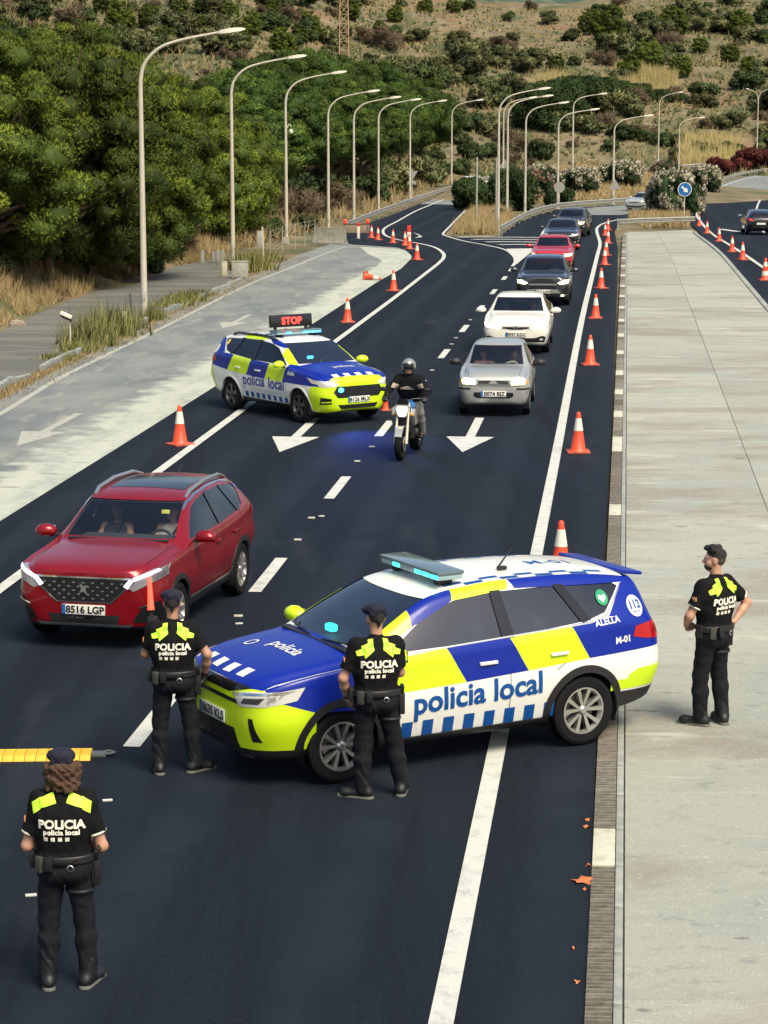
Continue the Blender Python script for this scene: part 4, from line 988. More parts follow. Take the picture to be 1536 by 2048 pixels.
def inside(poly, u, v, e=1e-5):
    for (u0, v0), (u1, v1) in zip(poly, poly[1:] + poly[:1]):
        if (u1 - u0) * (v - v0) - (v1 - v0) * (u - u0) < -e * 10: return False
    return True
def convex_hullish(poly): return ccw([tuple(p) for p in poly])
class Body:
    def __init__(s, me):
        s.me = me; n = len(me.polygons)
        s.c = np.empty(n * 3); me.polygons.foreach_get('center', s.c); s.c = s.c.reshape(-1, 3)
        s.n = np.empty(n * 3); me.polygons.foreach_get('normal', s.n); s.n = s.n.reshape(-1, 3)
        s.co = [v.co.copy() for v in me.vertices]; s.no = [v.normal.copy() for v in me.vertices]
        s.f = [tuple(p.vertices) for p in me.polygons]
        s.bvh = BVHTree.FromPolygons(s.co, s.f)
        s.holes = []
    def pick(s, poly, side, lim=None, nmin=.12, pad=.12):
        ax, sg = AX[side]; U = {1: (0, 2), 0: (1, 2), 2: (0, 1)}[ax]
        u, v = s.c[:, U[0]], s.c[:, U[1]]; pu = [p[0] for p in poly]; pv = [p[1] for p in poly]
        k = (s.n[:, ax] * sg > nmin) & (u > min(pu) - pad) & (u < max(pu) + pad) & (v > min(pv) - pad) & (v < max(pv) + pad)
        if ax == 1: k &= s.c[:, 1] * sg > 0
        if lim: k &= (s.c[:, lim[0]] > lim[1]) & (s.c[:, lim[0]] < lim[2])
        return np.nonzero(k)[0]
    def patch(s, poly, side, off=.002, lim=None, nmin=.12):
        """the piece of the body skin inside a convex outline, lifted by off"""
        poly = convex_hullish(poly); ax, sg = AX[side]; ids = s.pick(poly, side, lim, nmin)
        bm = bmesh.new(); mp = {}
        for i in ids:
            fv = []
            for j in s.f[i]:
                if j not in mp: mp[j] = bm.verts.new(s.co[j] + s.no[j] * off)
                fv.append(mp[j])
            try: bm.faces.new(fv)
            except ValueError: pass
        for co, no in edge_planes(poly, ax):
            if not bm.faces: break
            bmesh.ops.bisect_plane(bm, geom=bm.verts[:] + bm.edges[:] + bm.faces[:], plane_co=co, plane_no=no, clear_outer=True, dist=1e-5)
        me = bpy.data.meshes.new('panel'); bm.to_mesh(me); bm.free()
        me.polygons.foreach_set('use_smooth', np.ones(len(me.polygons), dtype=bool))
        return me
    def hit(s, u, v, side):
        ax, sg = AX[side]
        if ax == 1: o, d = Vector((u, 4 * sg, v)), Vector((0, -sg, 0))
        elif ax == 0: o, d = Vector((4 * sg, u, v)), Vector((-sg, 0, 0))
        else: o, d = Vector((u, v, 4)), Vector((0, 0, -1))
        h = s.bvh.ray_cast(o, d)
        return (h[0], h[1]) if h[0] is not None else (None, None)
    def decal2d(s, V2, Fc, side, off=.004):
        V = []
        bm = bmesh.new(); bv = [bm.verts.new((u, v, 0)) for u, v in V2]
        for f in Fc:
            try: bm.faces.new([bv[i] for i in f])
            except ValueError: pass
        for k in (0, 1):
            cs = [v.co[k] for v in bm.verts]; step = .035; n = int((max(cs) - min(cs)) / step)
            for i in range(1, n + 1):
                co = [0, 0, 0]; co[k] = min(cs) + i * step; no = [0, 0, 0]; no[k] = 1
                bmesh.ops.bisect_plane(bm, geom=bm.verts[:] + bm.edges[:] + bm.faces[:], plane_co=co, plane_no=no)
        bm.verts.index_update(); V2 = [(v.co.x, v.co.y) for v in bm.verts]; Fc = [[v.index for v in f.verts] for f in bm.faces]; bm.free()
        for u, v in V2:
            p, n = s.hit(u, v, side)
            if p is None: p, n = s.hit(u * .98, v, side)
            if p is None: p, n = Vector((0, 0, 0)), Vector((0, 0, 0))
            ax, sg = AX[side]; d = Vector((0, 0, 0)); d[ax] = sg
            V.append(p + d * off)
        me = bpy.data.meshes.new('decal'); me.from_pydata(V, [], Fc); me.update(); return me
    def skin(s, holes):
        """the body with outlines cut away: holes = [(poly, side, lim, nmin)]"""
        bm = bmesh.new(); bm.from_mesh(s.me)
        for poly, side, lim, nmin in holes:
            poly = convex_hullish(poly); ax, sg = AX[side]; bm.faces.ensure_lookup_table()
            pu = [p[0] for p in poly]; pv = [p[1] for p in poly]; pad = .1
            def sel(f, pad=pad):
                c = f.calc_center_median(); n = f.normal; u, v = uv_of(c, ax)
                if n[ax] * sg <= nmin or not (min(pu) - pad < u < max(pu) + pad and min(pv) - pad < v < max(pv) + pad): return False
                if ax == 1 and c[1] * sg <= 0: return False
                return not lim or lim[1] < c[lim[0]] < lim[2]
            fs = [f for f in bm.faces if sel(f)]
            geom = list({v for f in fs for v in f.verts}) + list({e for f in fs for e in f.edges}) + fs
            for co, no in edge_planes(poly, ax):
                geom = bmesh.ops.bisect_plane(bm, geom=geom, plane_co=co, plane_no=no, dist=1e-5)['geom']
            bm.normal_update()
            kill = [f for f in geom if isinstance(f, bmesh.types.BMFace) and f.is_valid and sel(f) and inside(poly, *uv_of(f.calc_center_median(), ax))]
            bmesh.ops.delete(bm, geom=kill, context='FACES')
        me = bpy.data.meshes.new('body'); bm.to_mesh(me); bm.free()
        me.polygons.foreach_set('use_smooth', np.ones(len(me.polygons), dtype=bool)); me.set_sharp_from_angle(angle=R(50))
        return me
GLASS = glassmat('car_glass', (.88, .95, .95)); DGLASS = glassmat('tinted_car_glass', (.06, .08, .09)); CLEAR = glassmat('clear_lens', (.85, .86, .86))
INT = pm('car_interior', (.045, .046, .05), .7); LINING = pm('headliner_grey', (.20, .195, .18), .9); SEAT = pm('car_seat', (.06, .06, .065), .8)
SILV = pm('alloy_silver', (.55, .54, .50), .3, .85); GLOSSB = pm('gloss_black', (.008, .008, .01), .2, coat=.3); DARKR = pm('alloy_dark', (.03, .03, .032), .4, .5)
def wheel_meshes(r, w, style, key):
    rr = r * .66
    ty = MB().lathe([(rr, -w * .42), (rr + .01, -w * .47), (r * .88, -w * .5), (r * .975, -w * .43), (r, -w * .3), (r, w * .3), (r * .975, w * .43), (r * .88, w * .5), (rr + .01, w * .47), (rr, w * .42), (rr - .03, 0)], 36, axis='y', closed=True)
    for k in range(4):
        pass
    rim = MB().lathe([(rr - .022, -w * .2), (rr + .004, -w * .40), (rr + .008, -w * .44), (rr - .012, -w * .44), (rr - .03, -w * .3)], 36, axis='y')
    y0 = -w * .40
    n = {'ten': 5, 'five': 5, 'cover': 7}[style]
    for i in range(n):
        a0 = 2 * math.pi * i / n + .3
        for da in ((-.30, .30) if style == 'ten' else (0,)):
            wi, wo = (.013, .021) if style == 'ten' else ((.035, .05) if style == 'five' else (.03, .07))
            def pt(rad, off, y): 
                a = a0 + da * (rad / rr) ** .5
                return (rad * math.cos(a) - off * math.sin(a), y, rad * math.sin(a) + off * math.cos(a))
            i0, o0 = rr * .16, rr * .97
            rim.add([pt(i0, -wi, y0 + .01), pt(i0, wi, y0 + .01), pt(o0, wo, y0 - .01), pt(o0, -wo, y0 - .01), pt(i0, -wi, y0 + .06), pt(i0, wi, y0 + .06), pt(o0, wo, y0 + .05), pt(o0, -wo, y0 + .05)],
                    [(0, 1, 2, 3), (4, 7, 6, 5), (0, 4, 5, 1), (1, 5, 6, 2), (2, 6, 7, 3), (3, 7, 4, 0)])
    hub = MB().lathe([(0, y0 - .012), (rr * .12, y0 - .012), (rr * .2, y0 + .0), (rr * .24, y0 + .05)], 20, axis='y')
    # lathe's y axis is mirrored: flip so that the outside is -y
    back = MB().lathe([(0, w * .05), (rr * .6, w * .05), (rr * .62, w * .2), (rr, w * .2)], 28, axis='y')
    disc_ = MB().lathe([(0, -w * .08), (rr * .72, -w * .08), (rr * .72, w * .0)], 28, axis='y')
    def fl(m):
        m.v = [(x, -y if m in (ty, hub, back, disc_) else y, z) for x, y, z in m.v]; return m
    rim_l = rim.v[:]  # ring part came from lathe (flip), spokes did not
    nl = 36 * 5; rim.v = [(x, -y, z) if i < nl else (x, y, z) for i, (x, y, z) in enumerate(rim.v)]
    return [fl(m).mesh(nm, 30) for m, nm in ((ty, 'wheel'), (rim, 'rim'), (hub, 'hub_cap'), (back, 'rim_back'), (disc_, 'brake_disc'))]
_wc = {}
def add_wheel(root, x, y, r, w, style, rimmat, outer, steer=0):
    k = (round(r, 3), round(w, 3), style, rimmat.name)
    if k not in _wc:
        ms = wheel_meshes(r, w, style, k)
        for m, mt in zip(ms, (RUBBER, rimmat, rimmat, DARKR, pm('brake_steel', (.16, .15, .14), .4, .8))): m.materials.append(mt)
        _wc[k] = ms
    ms = _wc[k]; o = link('wheel', ms[0], None, root); o.location = (x, y, r)
    o.rotation_euler = (0, 0, (math.pi if outer > 0 else 0) + steer)
    for m in ms[1:]: link(m.name.split('.')[0], m, None, o)
def rect(x0, x1, z0, z1): return [(x0, z0), (x1, z0), (x1, z1), (x0, z1)]
def circ(cx, cz, r, n=22, a0=0, a1=2 * math.pi): return [(cx + r * math.cos(a0 + (a1 - a0) * i / n), cz + r * math.sin(a0 + (a1 - a0) * i / n)) for i in range(n)]
def car(name, label, table, paint, loc, head, S, sc=(1, 1, 1), group=None, cat='car'):
    """S: dict of outlines in the table's own metres, scaled with it"""
    t = thing(name, label, cat, loc, head, group)
    B = Body(loft(table, sc)); ax_s = {'l': (0, 2), 'r': (0, 2), 'f': (1, 2), 'b': (1, 2), 't': (0, 1)}
    def q(poly, side):
        i, j = ax_s[side]; return [(u * sc[i], v * sc[j]) for u, v in poly]
    wr, ww = S['wr'] * sc[2], S.get('ww', .22); wx = [x * sc[0] for x in S['wx']]; track = S['track'] * sc[1]; AR = wr * 1.15
    holes = []
    for side in 'lr':
        for x in wx: holes.append((circ(x, wr, AR), side, (2, 0, 1.2), -.3))
    W = S['windows']
    for poly in W['side']:
        for side in 'lr': holes.append((q(poly, side), side, (2, .7 * sc[2], 3), .1))
    fl = (0, (S['cowl'] - 1.2) * sc[0], 9); holes.append((q(W['front'], 'f'), 'f', fl, .1))
    rl = (0, -9, (S['tail'] + 1.0) * sc[0]); holes.append((q(W['back'], 'b'), 'b', rl, .1))
    body = link('body', B.skin(holes), paint, t)
    # inner lining, seats, dashboard
    im = B.skin(holes); im.materials.clear()
    N = np.array([v.normal for v in im.vertices]); C = np.array([v.co for v in im.vertices]); C = C - N * .022
    im.vertices.foreach_set('co', C.astype(np.float32).ravel()); im.flip_normals(); im.update()
    link('interior_lining', im, S.get('lining', LINING), t)
    def win(nm, poly, side, mat, lim):
        me = B.patch(q(poly, side), side, -.006, lim, .08)
        if len(me.polygons): return link(nm, me, mat, t)
    win('windscreen', W['front'], 'f', S.get('glass', GLASS), fl); win('rear_window', W['back'], 'b', S.get('rglass', DGLASS), rl)
    for i, poly in enumerate(W['side']):
        for side in 'lr': win('side_window', poly, side, S.get('sglass', DGLASS), (2, .7 * sc[2], 3))
    for x in wx:
        for sg in (1, -1):
            b = MB(); A = AR - .004; n = 18; yo, yi = sg * (track + ww * .42), sg * (track - ww * .9); V = []
            for i in range(n + 1):
                a = math.pi * 1.25 * i / n - math.pi * .125; V += [(x + A * math.cos(a), yo, wr + A * math.sin(a)), (x + A * math.cos(a), yi, wr + A * math.sin(a))]
            Fw = [(2 * i, 2 * i + 1, 2 * i + 3, 2 * i + 2) for i in range(n)]; V.append((x, yi, wr)); Fw += [(2 * i + 1, len(V) - 1, 2 * i + 3) for i in range(n)]
            b.add(V, Fw).build('wheel_arch_liner', BLACK, t)
            add_wheel(t, x, sg * track, wr, ww, S.get('rim', 'ten'), S.get('rimmat', SILV), sg, S.get('steer', 0) if x > 0 else 0)
            if S.get('trim'):
                V2, F2 = [], []; n = 26
                for i in range(n + 1):
                    a = -.18 + (math.pi + .36) * i / n; 
                    for rad in (AR - .012, AR + S['trim']): V2.append((x + rad * math.cos(a), max(wr + rad * math.sin(a), .2)))
                F2 = [(2 * i, 2 * i + 1, 2 * i + 3, 2 * i + 2) for i in range(n)]
                V3 = []
                sd_ = 'l' if sg > 0 else 'r'; lasty = sg * track
                for i, (u, v) in enumerate(V2):
                    p, n_ = B.hit(u, v, sd_)
                    yy = p.y if p is not None and abs(p.y) > track * .8 else lasty
                    lasty = yy; V3.append((u, yy + sg * .012, v))
                m = len(V3); V3 += [(u, y - sg * .05, v) for u, y, v in V3]
                F3 = F2 + [(2 * i + 1, 2 * i + 3, m + 2 * i + 3, m + 2 * i + 1) for i in range(n)] + [(2 * i, m + 2 * i, m + 2 * i + 2, 2 * i + 2) for i in range(n)]
                MB().add(V3, F3).build('arch_trim', S.get('trimmat', BLACK), t, 40)
    # cabin
    cz = S.get('seatz', .55) * sc[2]; cx = S.get('seatx', .1) * sc[0]; hw = S['track'] * sc[1]
    for sg in (1, -1):
        st = MB().box((cx, sg * hw * .48, cz), (.5, .5, .16), .06).box((cx - .3, sg * hw * .48, cz + .33), (.14, .48, .62), .06, Matrix.Rotation(R(-14), 3, 'Y')).box((cx - .39, sg * hw * .48, cz + .72), (.1, .26, .18), .04)
        st.build('seat', SEAT, t)
    MB().box((cx - 1.0, 0, cz + .28), (.16, hw * 1.5, .7), .06, Matrix.Rotation(R(-14), 3, 'Y')).box((cx - .75, 0, cz), (.5, hw * 1.5, .18), .06).build('rear_seat', SEAT, t)
    dz = S['dash'] * sc[2]
    MB().box((S['cowl'] * sc[0] - .33, 0, dz - .12), (.5, hw * 1.62, .24), .05).build('dashboard', INT, t)
    sw = MB().lathe([(.165, -.014), (.19, 0), (.165, .014), (.15, 0)], 22, (0, 0, 0), 'x', True).box((0, 0, 0), (.03, .3, .05), .01).build('steering_wheel', S.get('swmat', BLACK), t)
    sw.location = (cx + .42, hw * .48, cz + .40); sw.rotation_euler = (0, R(-24), 0)
    MB().box(((S['cowl'] - .78) * sc[0], 0, S['mirz'] * sc[2]), (.03, .2, .06), .012).build('rear_view_mirror', BLACK, t)
    # listed panels: (name, material, side, outline, lift, limit)
    for it in S['panels']:
        nm, mat, side, poly = it[:4]; off = it[4] if len(it) > 4 else .002; lim = it[5] if len(it) > 5 else None; nmin = it[6] if len(it) > 6 else .12
        todo = [(side, poly)]
        if side == 's': todo = [('l', poly), ('r', poly)]
        elif side == 'F': todo = [('f', poly), ('f', [(-u, v) for u, v in poly])]
        elif side == 'B': todo = [('b', poly), ('b', [(-u, v) for u, v in poly])]
        elif side == 'T': todo = [('t', poly), ('t', [(u, -v) for u, v in poly])]
        for sd_, pl in todo:
            lm = lim
            if sd_ == 'f' and lim is None: lm = (0, .3 * sc[0], 9)
            if sd_ == 'b' and lim is None: lm = (0, -9, -.5 * sc[0])
            me = B.patch(q(pl, sd_), sd_, off, lm, nmin)
            if len(me.polygons): link(nm, me, mat, t)
    for nm, mat, side, s, size, bold, u0, v0, ang, sp in S.get('texts', []):
        V2, Fc = text2d(s, size, bold, 'CENTER', sp); ca, sa = math.cos(ang), math.sin(ang); out = []
        for a, b in V2:
            a, b = a * ca - b * sa, a * sa + b * ca
            if side == 'l': out.append((u0 - a, v0 + b))
            elif side == 'r': out.append((u0 + a, v0 + b))
            elif side == 'f': out.append((u0 + a, v0 + b))
            elif side == 't': out.append((u0 - b, v0 + a))       # read from the front, letters' tops to the rear
            elif side == 'T': out.append((u0 - a, v0 - b))       # read from the left side
        link(nm, B.decal2d(out, Fc, side if side != 'T' else 't', .006), mat, t)
    for poly in S.get('pillars', []):
        for sd_ in 'lr':
            me = B.patch(q(poly, sd_), sd_, .0035, (2, .8 * sc[2], 3), .1)
            if len(me.polygons): link('window_pillar', me, GLOSSB, t)
    # mirrors and handles
    mx, mz = S['mirror'][0] * sc[0], S['mirror'][1] * sc[2]
    for sg in (1, -1):
        p, _ = B.hit(mx, mz - .02, 'l'); yy = (p.y if p is not None else hw) * sg
        o = MB().ball((0, 0, 0), (.09, .135, .085), 12); o.v = [(x if x > -.05 else -.05, y, z if z > -.06 else -.06) for x, y, z in o.v]
        mo = o.build('wing_mirror', S.get('mirmat', paint), t, 30); mo.location = (mx, yy + sg * .155, mz + .06); mo.rotation_euler = (0, 0, sg * R(-12))
        MB().box((-.053, 0, 0), (.006, .21, .11), .002).build('mirror_glass', CHROME, mo)
        MB().box((0, -sg * .1, -.05), (.06, .12, .04), .012).build('mirror_foot', BLACK, mo)
        for hx in S['handles']:
            p, _ = B.hit(hx * sc[0], S['hz'] * sc[2], 'l' if sg > 0 else 'r')
            if p is not None: MB().box((p.x, p.y + sg * .018, p.z), (.2, .026, .034), .012).box((p.x + .08, p.y + sg * .005, p.z), (.03, .03, .03), .006).box((p.x - .08, p.y + sg * .005, p.z), (.03, .03, .03), .006).build('door_handle', S.get('hmat', paint), t)
    if S.get('plate'):
        pz, pxx, txt = S['plate']; p, n = B.hit(0, pz * sc[2], 'f')
        pl = MB().box((p.x + .015, 0, pz * sc[2]), (.012, .52, .115), .003).build('number_plate', SWHITE, t)
        V2, Fc = text2d(txt, .115, .004, 'CENTER'); me = bpy.data.meshes.new('plate_text'); me.from_pydata([(p.x + .0235, a + .02, b - .04 + pz * sc[2]) for a, b in V2], [], Fc); link('plate_text', me, BLACK, pl)
        MB().box((p.x + .0155, -.238, pz * sc[2]), (.0125, .044, .113)).build('plate_band', BLUE_S, pl)
    return t, B

# ---------------- shapes: x, zb, wb, zm, wm, zs, ws, zr, wr, crown
SUV = [(2.20, .40, .26, .60, .34, .78, .32, .87, .26, .012), (2.18, .33, .46, .58, .56, .81, .54, .91, .45, .015), (2.11, .28, .62, .57, .73, .87, .71, .96, .60, .02), (1.97, .25, .74, .58, .84, .94, .81, 1.01, .69, .025), (1.73, .25, .82, .60, .90, 1.00, .862, 1.06, .745, .03),
       (1.38, .25, .85, .62, .915, 1.045, .885, 1.105, .765, .035), (1.13, .25, .85, .62, .918, 1.065, .888, 1.14, .77, .035), (1.06, .25, .85, .62, .918, 1.07, .888, 1.17, .765, .035), (.70, .25, .85, .62, .92, 1.09, .89, 1.375, .70, .035), (.22, .25, .85, .63, .92, 1.11, .892, 1.585, .635, .03), (-.05, .25, .85, .64, .92, 1.12, .893, 1.625, .625, .03),
       (-.6, .25, .85, .65, .92, 1.14, .895, 1.655, .62, .03), (-1.33, .26, .85, .68, .92, 1.18, .89, 1.635, .605, .03), (-1.85, .30, .83, .70, .905, 1.20, .865, 1.585, .585, .03), (-2.08, .33, .79, .70, .885, 1.18, .84, 1.54, .57, .025), (-2.2, .36, .74, .70, .855, 1.10, .80, 1.30, .62, .02), (-2.27, .40, .66, .70, .80, 1.02, .74, 1.10, .60, .015), (-2.30, .45, .50, .70, .64, .95, .58, 1.0, .48, .01)]
SUVW = dict(front=[(-.70, 1.185), (.70, 1.185), (.615, 1.565), (-.615, 1.565)], back=[(-.60, 1.20), (.60, 1.20), (.52, 1.50), (-.52, 1.50)],
            side=[[(.82, 1.145), (.30, 1.465), (.02, 1.535), (-.40, 1.57), (-.44, 1.165)], [(-.50, 1.168), (-.46, 1.573), (-1.12, 1.565), (-1.34, 1.225)], [(-1.19, 1.555), (-1.40, 1.235), (-1.60, 1.28), (-1.86, 1.49), (-1.80, 1.525)]])
CUT = pm('panel_gap', (.006, .006, .007), .6)
def seam(a, b, w=.007):
    (x0, z0), (x1, z1) = a, b; d = math.hypot(x1 - x0, z1 - z0); nx_, nz_ = -(z1 - z0) / d * w / 2, (x1 - x0) / d * w / 2
    return [(x0 + nx_, z0 + nz_), (x1 + nx_, z1 + nz_), (x1 - nx_, z1 - nz_), (x0 - nx_, z0 - nz_)]
def seams(side, pts, off=.0025): return [('panel_gap', CUT, side, seam(a, b), off) for a, b in zip(pts, pts[1:])]
LIMEP = pm('fluorescent_lime_paint', (.58, .80, .008), .4, coat=.3); BLUEP = pm('police_blue_paint', (.003, .018, .26), .35, coat=.25, spec=.3); SKYB = pm('livery_blue', (.006, .07, .27), .4, spec=.3)
PWHITE = pm('police_white_paint', (.76, .76, .70), .3, coat=.6); LBLUE = pm('pale_blue_white', (.62, .68, .68), .35)
HLENS = pm('headlamp_glass', (.66, .65, .60), .12, .15, coat=1.); HLIT = pm('headlamp_lit', (.9, .8, .6), .2, emit=(1, .80, .45), estr=1.5); DRL = pm('daylight_strip', (.9, .85, .95), .2, emit=(.95, .75, 1), estr=2.0)
TAIL = pm('tail_lamp_red', (.42, .012, .02), .15, coat=.8); GLOSSB = pm('gloss_black', (.008, .008, .01), .15, coat=.5); GRILLE = pm('grille_black', (.010, .010, .011), .4)
EMB = pm('emergency_blue', (.02, .2, .7), .2, emit=(.05, .45, 1), estr=3.0); CYAN = pm('emergency_cyan', (.05, .5, .5), .2, emit=(.03, .9, .75), estr=2.2); LED = pm('led_red', (.9, .02, .02), .3, emit=(1, .03, .02), estr=2.6)
GREEN = pm('green_sticker', (.02, .28, .12), .4)
# ================================================================ the police car across the lane
def par(x0, x1, z0, z1, sl=.19): return [(x0, z1), (x1, z1), (x1 - sl, z0), (x0 - sl, z0)]
RP = []
# sills and lower cladding
RP += [('sill_cladding', BLACK, 's', rect(-.95, .95, .2, .325), .004), ('rear_cladding', BLACK, 's', rect(-2.3, -1.72, .2, .48), .004), ('front_cladding', BLACK, 's', rect(1.70, 2.3, .2, .36), .004)]
RP += [('livery_lime', LIMEP, 's', [(.93, 1.09), (.22, 1.14), (.02, .80), (.70, .78), (.93, .78)], .003), ('livery_blue', BLUEP, 's', [(.22, 1.14), (-.47, 1.17), (-.67, .83), (.02, .80)], .003),
       ('livery_lime', LIMEP, 's', [(-.47, 1.17), (-1.17, 1.21), (-1.37, .87), (-.67, .83)], .003), ('livery_blue', BLUEP, 's', [(-1.17, 1.21), (-2.31, 1.26), (-2.31, .90), (-1.37, .87)], .003, None, .04),
       ('livery_blue', BLUEP, 's', [(2.04, 1.06), (.93, 1.18), (.93, .66), (1.60, .70), (2.04, .85)], .0032, (0, .9, 2.05), .04), ('livery_blue', BLUEP, 's', [(-1.63, 1.24), (-1.905, 1.51), (-2.3, 1.55), (-2.3, 1.2)], .0018, None, .03),
       ('livery_blue', BLUEP, 's', [(-.62, 1.675), (-.66, 1.583), (-2.2, 1.50), (-2.15, 1.62)], .0022, (1, -.9, .9), .22), ('livery_lime', LIMEP, 's', [(-.0, 1.66), (.05, 1.535), (-.58, 1.585), (-.62, 1.675)], .0022, None, .22),
       ('livery_blue', BLUEP, 's', [(.50, 1.52), (.52, 1.345), (.05, 1.535), (-.0, 1.66), (.2, 1.64)], .0022, None, .22), ('livery_lime', LIMEP, 's', [(1.16, 1.15), (1.09, 1.06), (.52, 1.345), (.50, 1.52)], .0022, None, .15)]
RP += [('livery_blue', BLUEP, 't', [(2.16, -.72), (1.09, -.86), (1.09, .86), (2.16, .72)], .002, (2, .88, 1.25), .35)]
RP += [('bumper_lime', LIMEP, 'f', [(-.92, .36), (.92, .36), (.92, .92), (-.92, .92)], .0025, (0, 1.72, 9), .02), ('bumper_lime', LIMEP, 's', [(1.60, .36), (2.3, .36), (2.3, .88), (1.85, .80), (1.60, .735)], .0026, None, .05), ('bumper_lime', LIMEP, 's', [(-2.31, .50), (-1.95, .50), (-1.95, .60), (-2.06, .70), (-2.31, .72)], .0035, None, .03), ('bumper_lime', LIMEP, 'b', rect(-.9, .9, .50, .70), .003, None, .05)]
for i in range(9): x = .93 - i * .225; RP.append(('livery_square', SKYB, 's', rect(x - .115, x, .335, .485), .0045))
# front face
RP += [('lower_grille', GRILLE, 'f', [(-.50, .36), (.50, .36), (.42, .53), (-.42, .53)], .004), ('chin', BLACK, 'f', rect(-.9, .9, .2, .36), .0035, (0, 1.7, 9), .02), ('skid_strip', STEEL, 'f', [(-.62, .27), (.62, .27), (.60, .295), (-.60, .295)], .012),
       ('upper_grille', GRILLE, 'f', [(-.62, .765), (.62, .765), (.60, .80), (.30, .805), (-.30, .805), (-.60, .80)], .0045), ('nose_band', GLOSSB, 'f', [(-.34, .855), (.34, .855), (.62, .925), (.55, .945), (-.55, .945), (-.62, .925)], .0045),
       ('headlight', HLENS, 'F', [(.40, .86), (.52, .75), (.80, .78), (.88, .92), (.66, .905)], .006, (0, 1.4, 9), .05), ('headlight', HLENS, 's', [(2.06, .78), (2.03, .905), (1.70, .945), (1.78, .83)], .006, None, .1), ('fog_recess', GRILLE, 'F', [(.66, .44), (.74, .44), (.69, .66), (.64, .66)], .005, (0, 1.6, 9), .05)]
for z in (.40, .44, .48): RP.append(('grille_bar', BLACK, 'f', rect(-.44, .44, z, z + .012), .012))
RP += [('headlight_bar', CHROME, 'F', [(.40, .86), (.42, .845), (.86, .895), (.88, .92)], .010, (0, 1.5, 9), .05), ('headlight_core', pm('headlamp_core', (.08, .08, .09), .2, .5), 'F', [(.55, .785), (.74, .80), (.78, .86), (.58, .835)], .008, (0, 1.5, 9), .05)]
for i in range(4): u = -.48 + i * .25; RP.append(('hood_dash', PWHITE, 't', [(2.12 - .07 * abs(u), u), (2.12 - .07 * abs(u + .13), u + .13), (1.99 - .07 * abs(u + .13), u + .13), (1.99 - .07 * abs(u), u)], .004))
RP += [('tail_light', TAIL, 's', [(-1.90, 1.02), (-1.93, 1.12), (-2.22, 1.16), (-2.27, 1.0), (-2.1, .98)], .008, None, .02), ('tail_light', TAIL, 'B', [(.50, 1.00), (.86, .97), (.86, 1.14), (.55, 1.12)], .008, None, .05)]
RP += [('roof_white', PWHITE, 't', rect(-1.98, .10, -.56, .56), .0045, (2, 1.4, 2), .5)]
for i in range(9):
    for j in range(2):
        if (i + j) % 2 == 0:
            x = .02 - i * .2; RP.append(('roof_check', SKYB, 'T', rect(x - .2, x, .44 + .06 * j, .50 + .06 * j), .0065, (2, 1.4, 2), .4))
RP += seams('s', [(.88, .40), (.92, .75), (.90, 1.09)]) + seams('s', [(-.47, .40), (-.47, 1.16)]) + seams('s', [(-1.0, .80), (-1.30, .98), (-1.36, 1.22)]) + seams('s', [(.9, .33), (-.95, .33)], .005)
RP += [('window_trim', STEEL, 's', seam((.84, 1.125), (-1.42, 1.21), .014), .006), ('window_trim', STEEL, 's', seam((-1.42, 1.21), (-1.62, 1.262), .014), .006), ('window_trim', STEEL, 's', seam((-1.62, 1.262), (-1.88, 1.49), .014), .006)]
RP += seams('t', [(1.0, -.72), (2.05, -.62)]) + seams('t', [(1.0, .72), (2.05, .62)])
RT = [('side_lettering', SKYB, 'l', 'policia', .305, .008, .20, .57, R(2), 1.0), ('side_lettering', SKYB, 'l', 'local', .305, .008, -.56, .59, R(2), 1.0), ('side_lettering', SKYB, 'r', 'policia', .36, .006, -.32, .605, 0, 1.0), ('side_lettering', SKYB, 'r', 'local', .36, .006, .55, .635, 0, 1.0),
      ('hood_lettering', PWHITE, 't', 'policia', .21, .004, 1.55, .1, 0, 1.), ('town_lettering', PWHITE, 'l', 'ALELLA', .085, .002, -1.60, 1.175, R(3), 1.05), ('unit_lettering', PWHITE, 'l', 'M-01', .09, .003, -1.78, .975, R(3), 1.), ('roof_lettering', SKYB, 'T', 'M-01', .24, .004, -1.45, .12, 0, 1.1)]
p_f, p_r = gp(672, 1570, .03), gp(1180, 1486, .05)
hd = math.atan2(p_f.y - p_r.y, p_f.x - p_r.x); mid = (p_f + p_r) / 2; side = Vector((math.sin(hd), -math.cos(hd), 0))   # towards the car's right
PGLASS = glassmat('police_windscreen', (.6, .75, .75), 1., .13)
RAVS = dict(glass=PGLASS, lining=INT, wr=.345, ww=.235, wx=(1.33, -1.33), track=.785, windows=SUVW, pillars=[[(-.395, 1.16), (-.375, 1.585), (-.49, 1.585), (-.53, 1.16)], [(-1.09, 1.58), (-1.31, 1.215), (-1.42, 1.235), (-1.21, 1.57)], [(.75, 1.15), (.70, 1.20), (-.4, 1.19), (-.4, 1.155)]][:2], cowl=1.10, tail=-2.3, dash=1.12, mirz=1.46, panels=RP, texts=RT, mirror=(.82, 1.11), handles=(-.22, -1.02), hz=.955, trim=.062, mirmat=LIMEP, hmat=PWHITE, plate=(.60, 0, '8635 KLS'), seatz=.62, seatx=.05, sglass=glassmat('side_car_glass', (.34, .42, .42), 1., .07))
ctr = mid + side * .90
pc, PB = car('police_car', 'police sport utility car lettered policia local parked across the lane onto the median', SUV, PWHITE, (ctr.x, ctr.y, .035), hd, RAVS)
def sticker(B, root, name, u, v, r, side, mat, off=.006):
    V2 = [(u, v)] + circ(u, v, r, 24); return link(name, B.decal2d(V2, [(0, 1 + i, 1 + (i + 1) % 24) for i in range(24)], side, off), mat, root)
s1 = sticker(PB, pc, 'round_sticker', -1.98, 1.30, .095, 'l', PWHITE, .008)
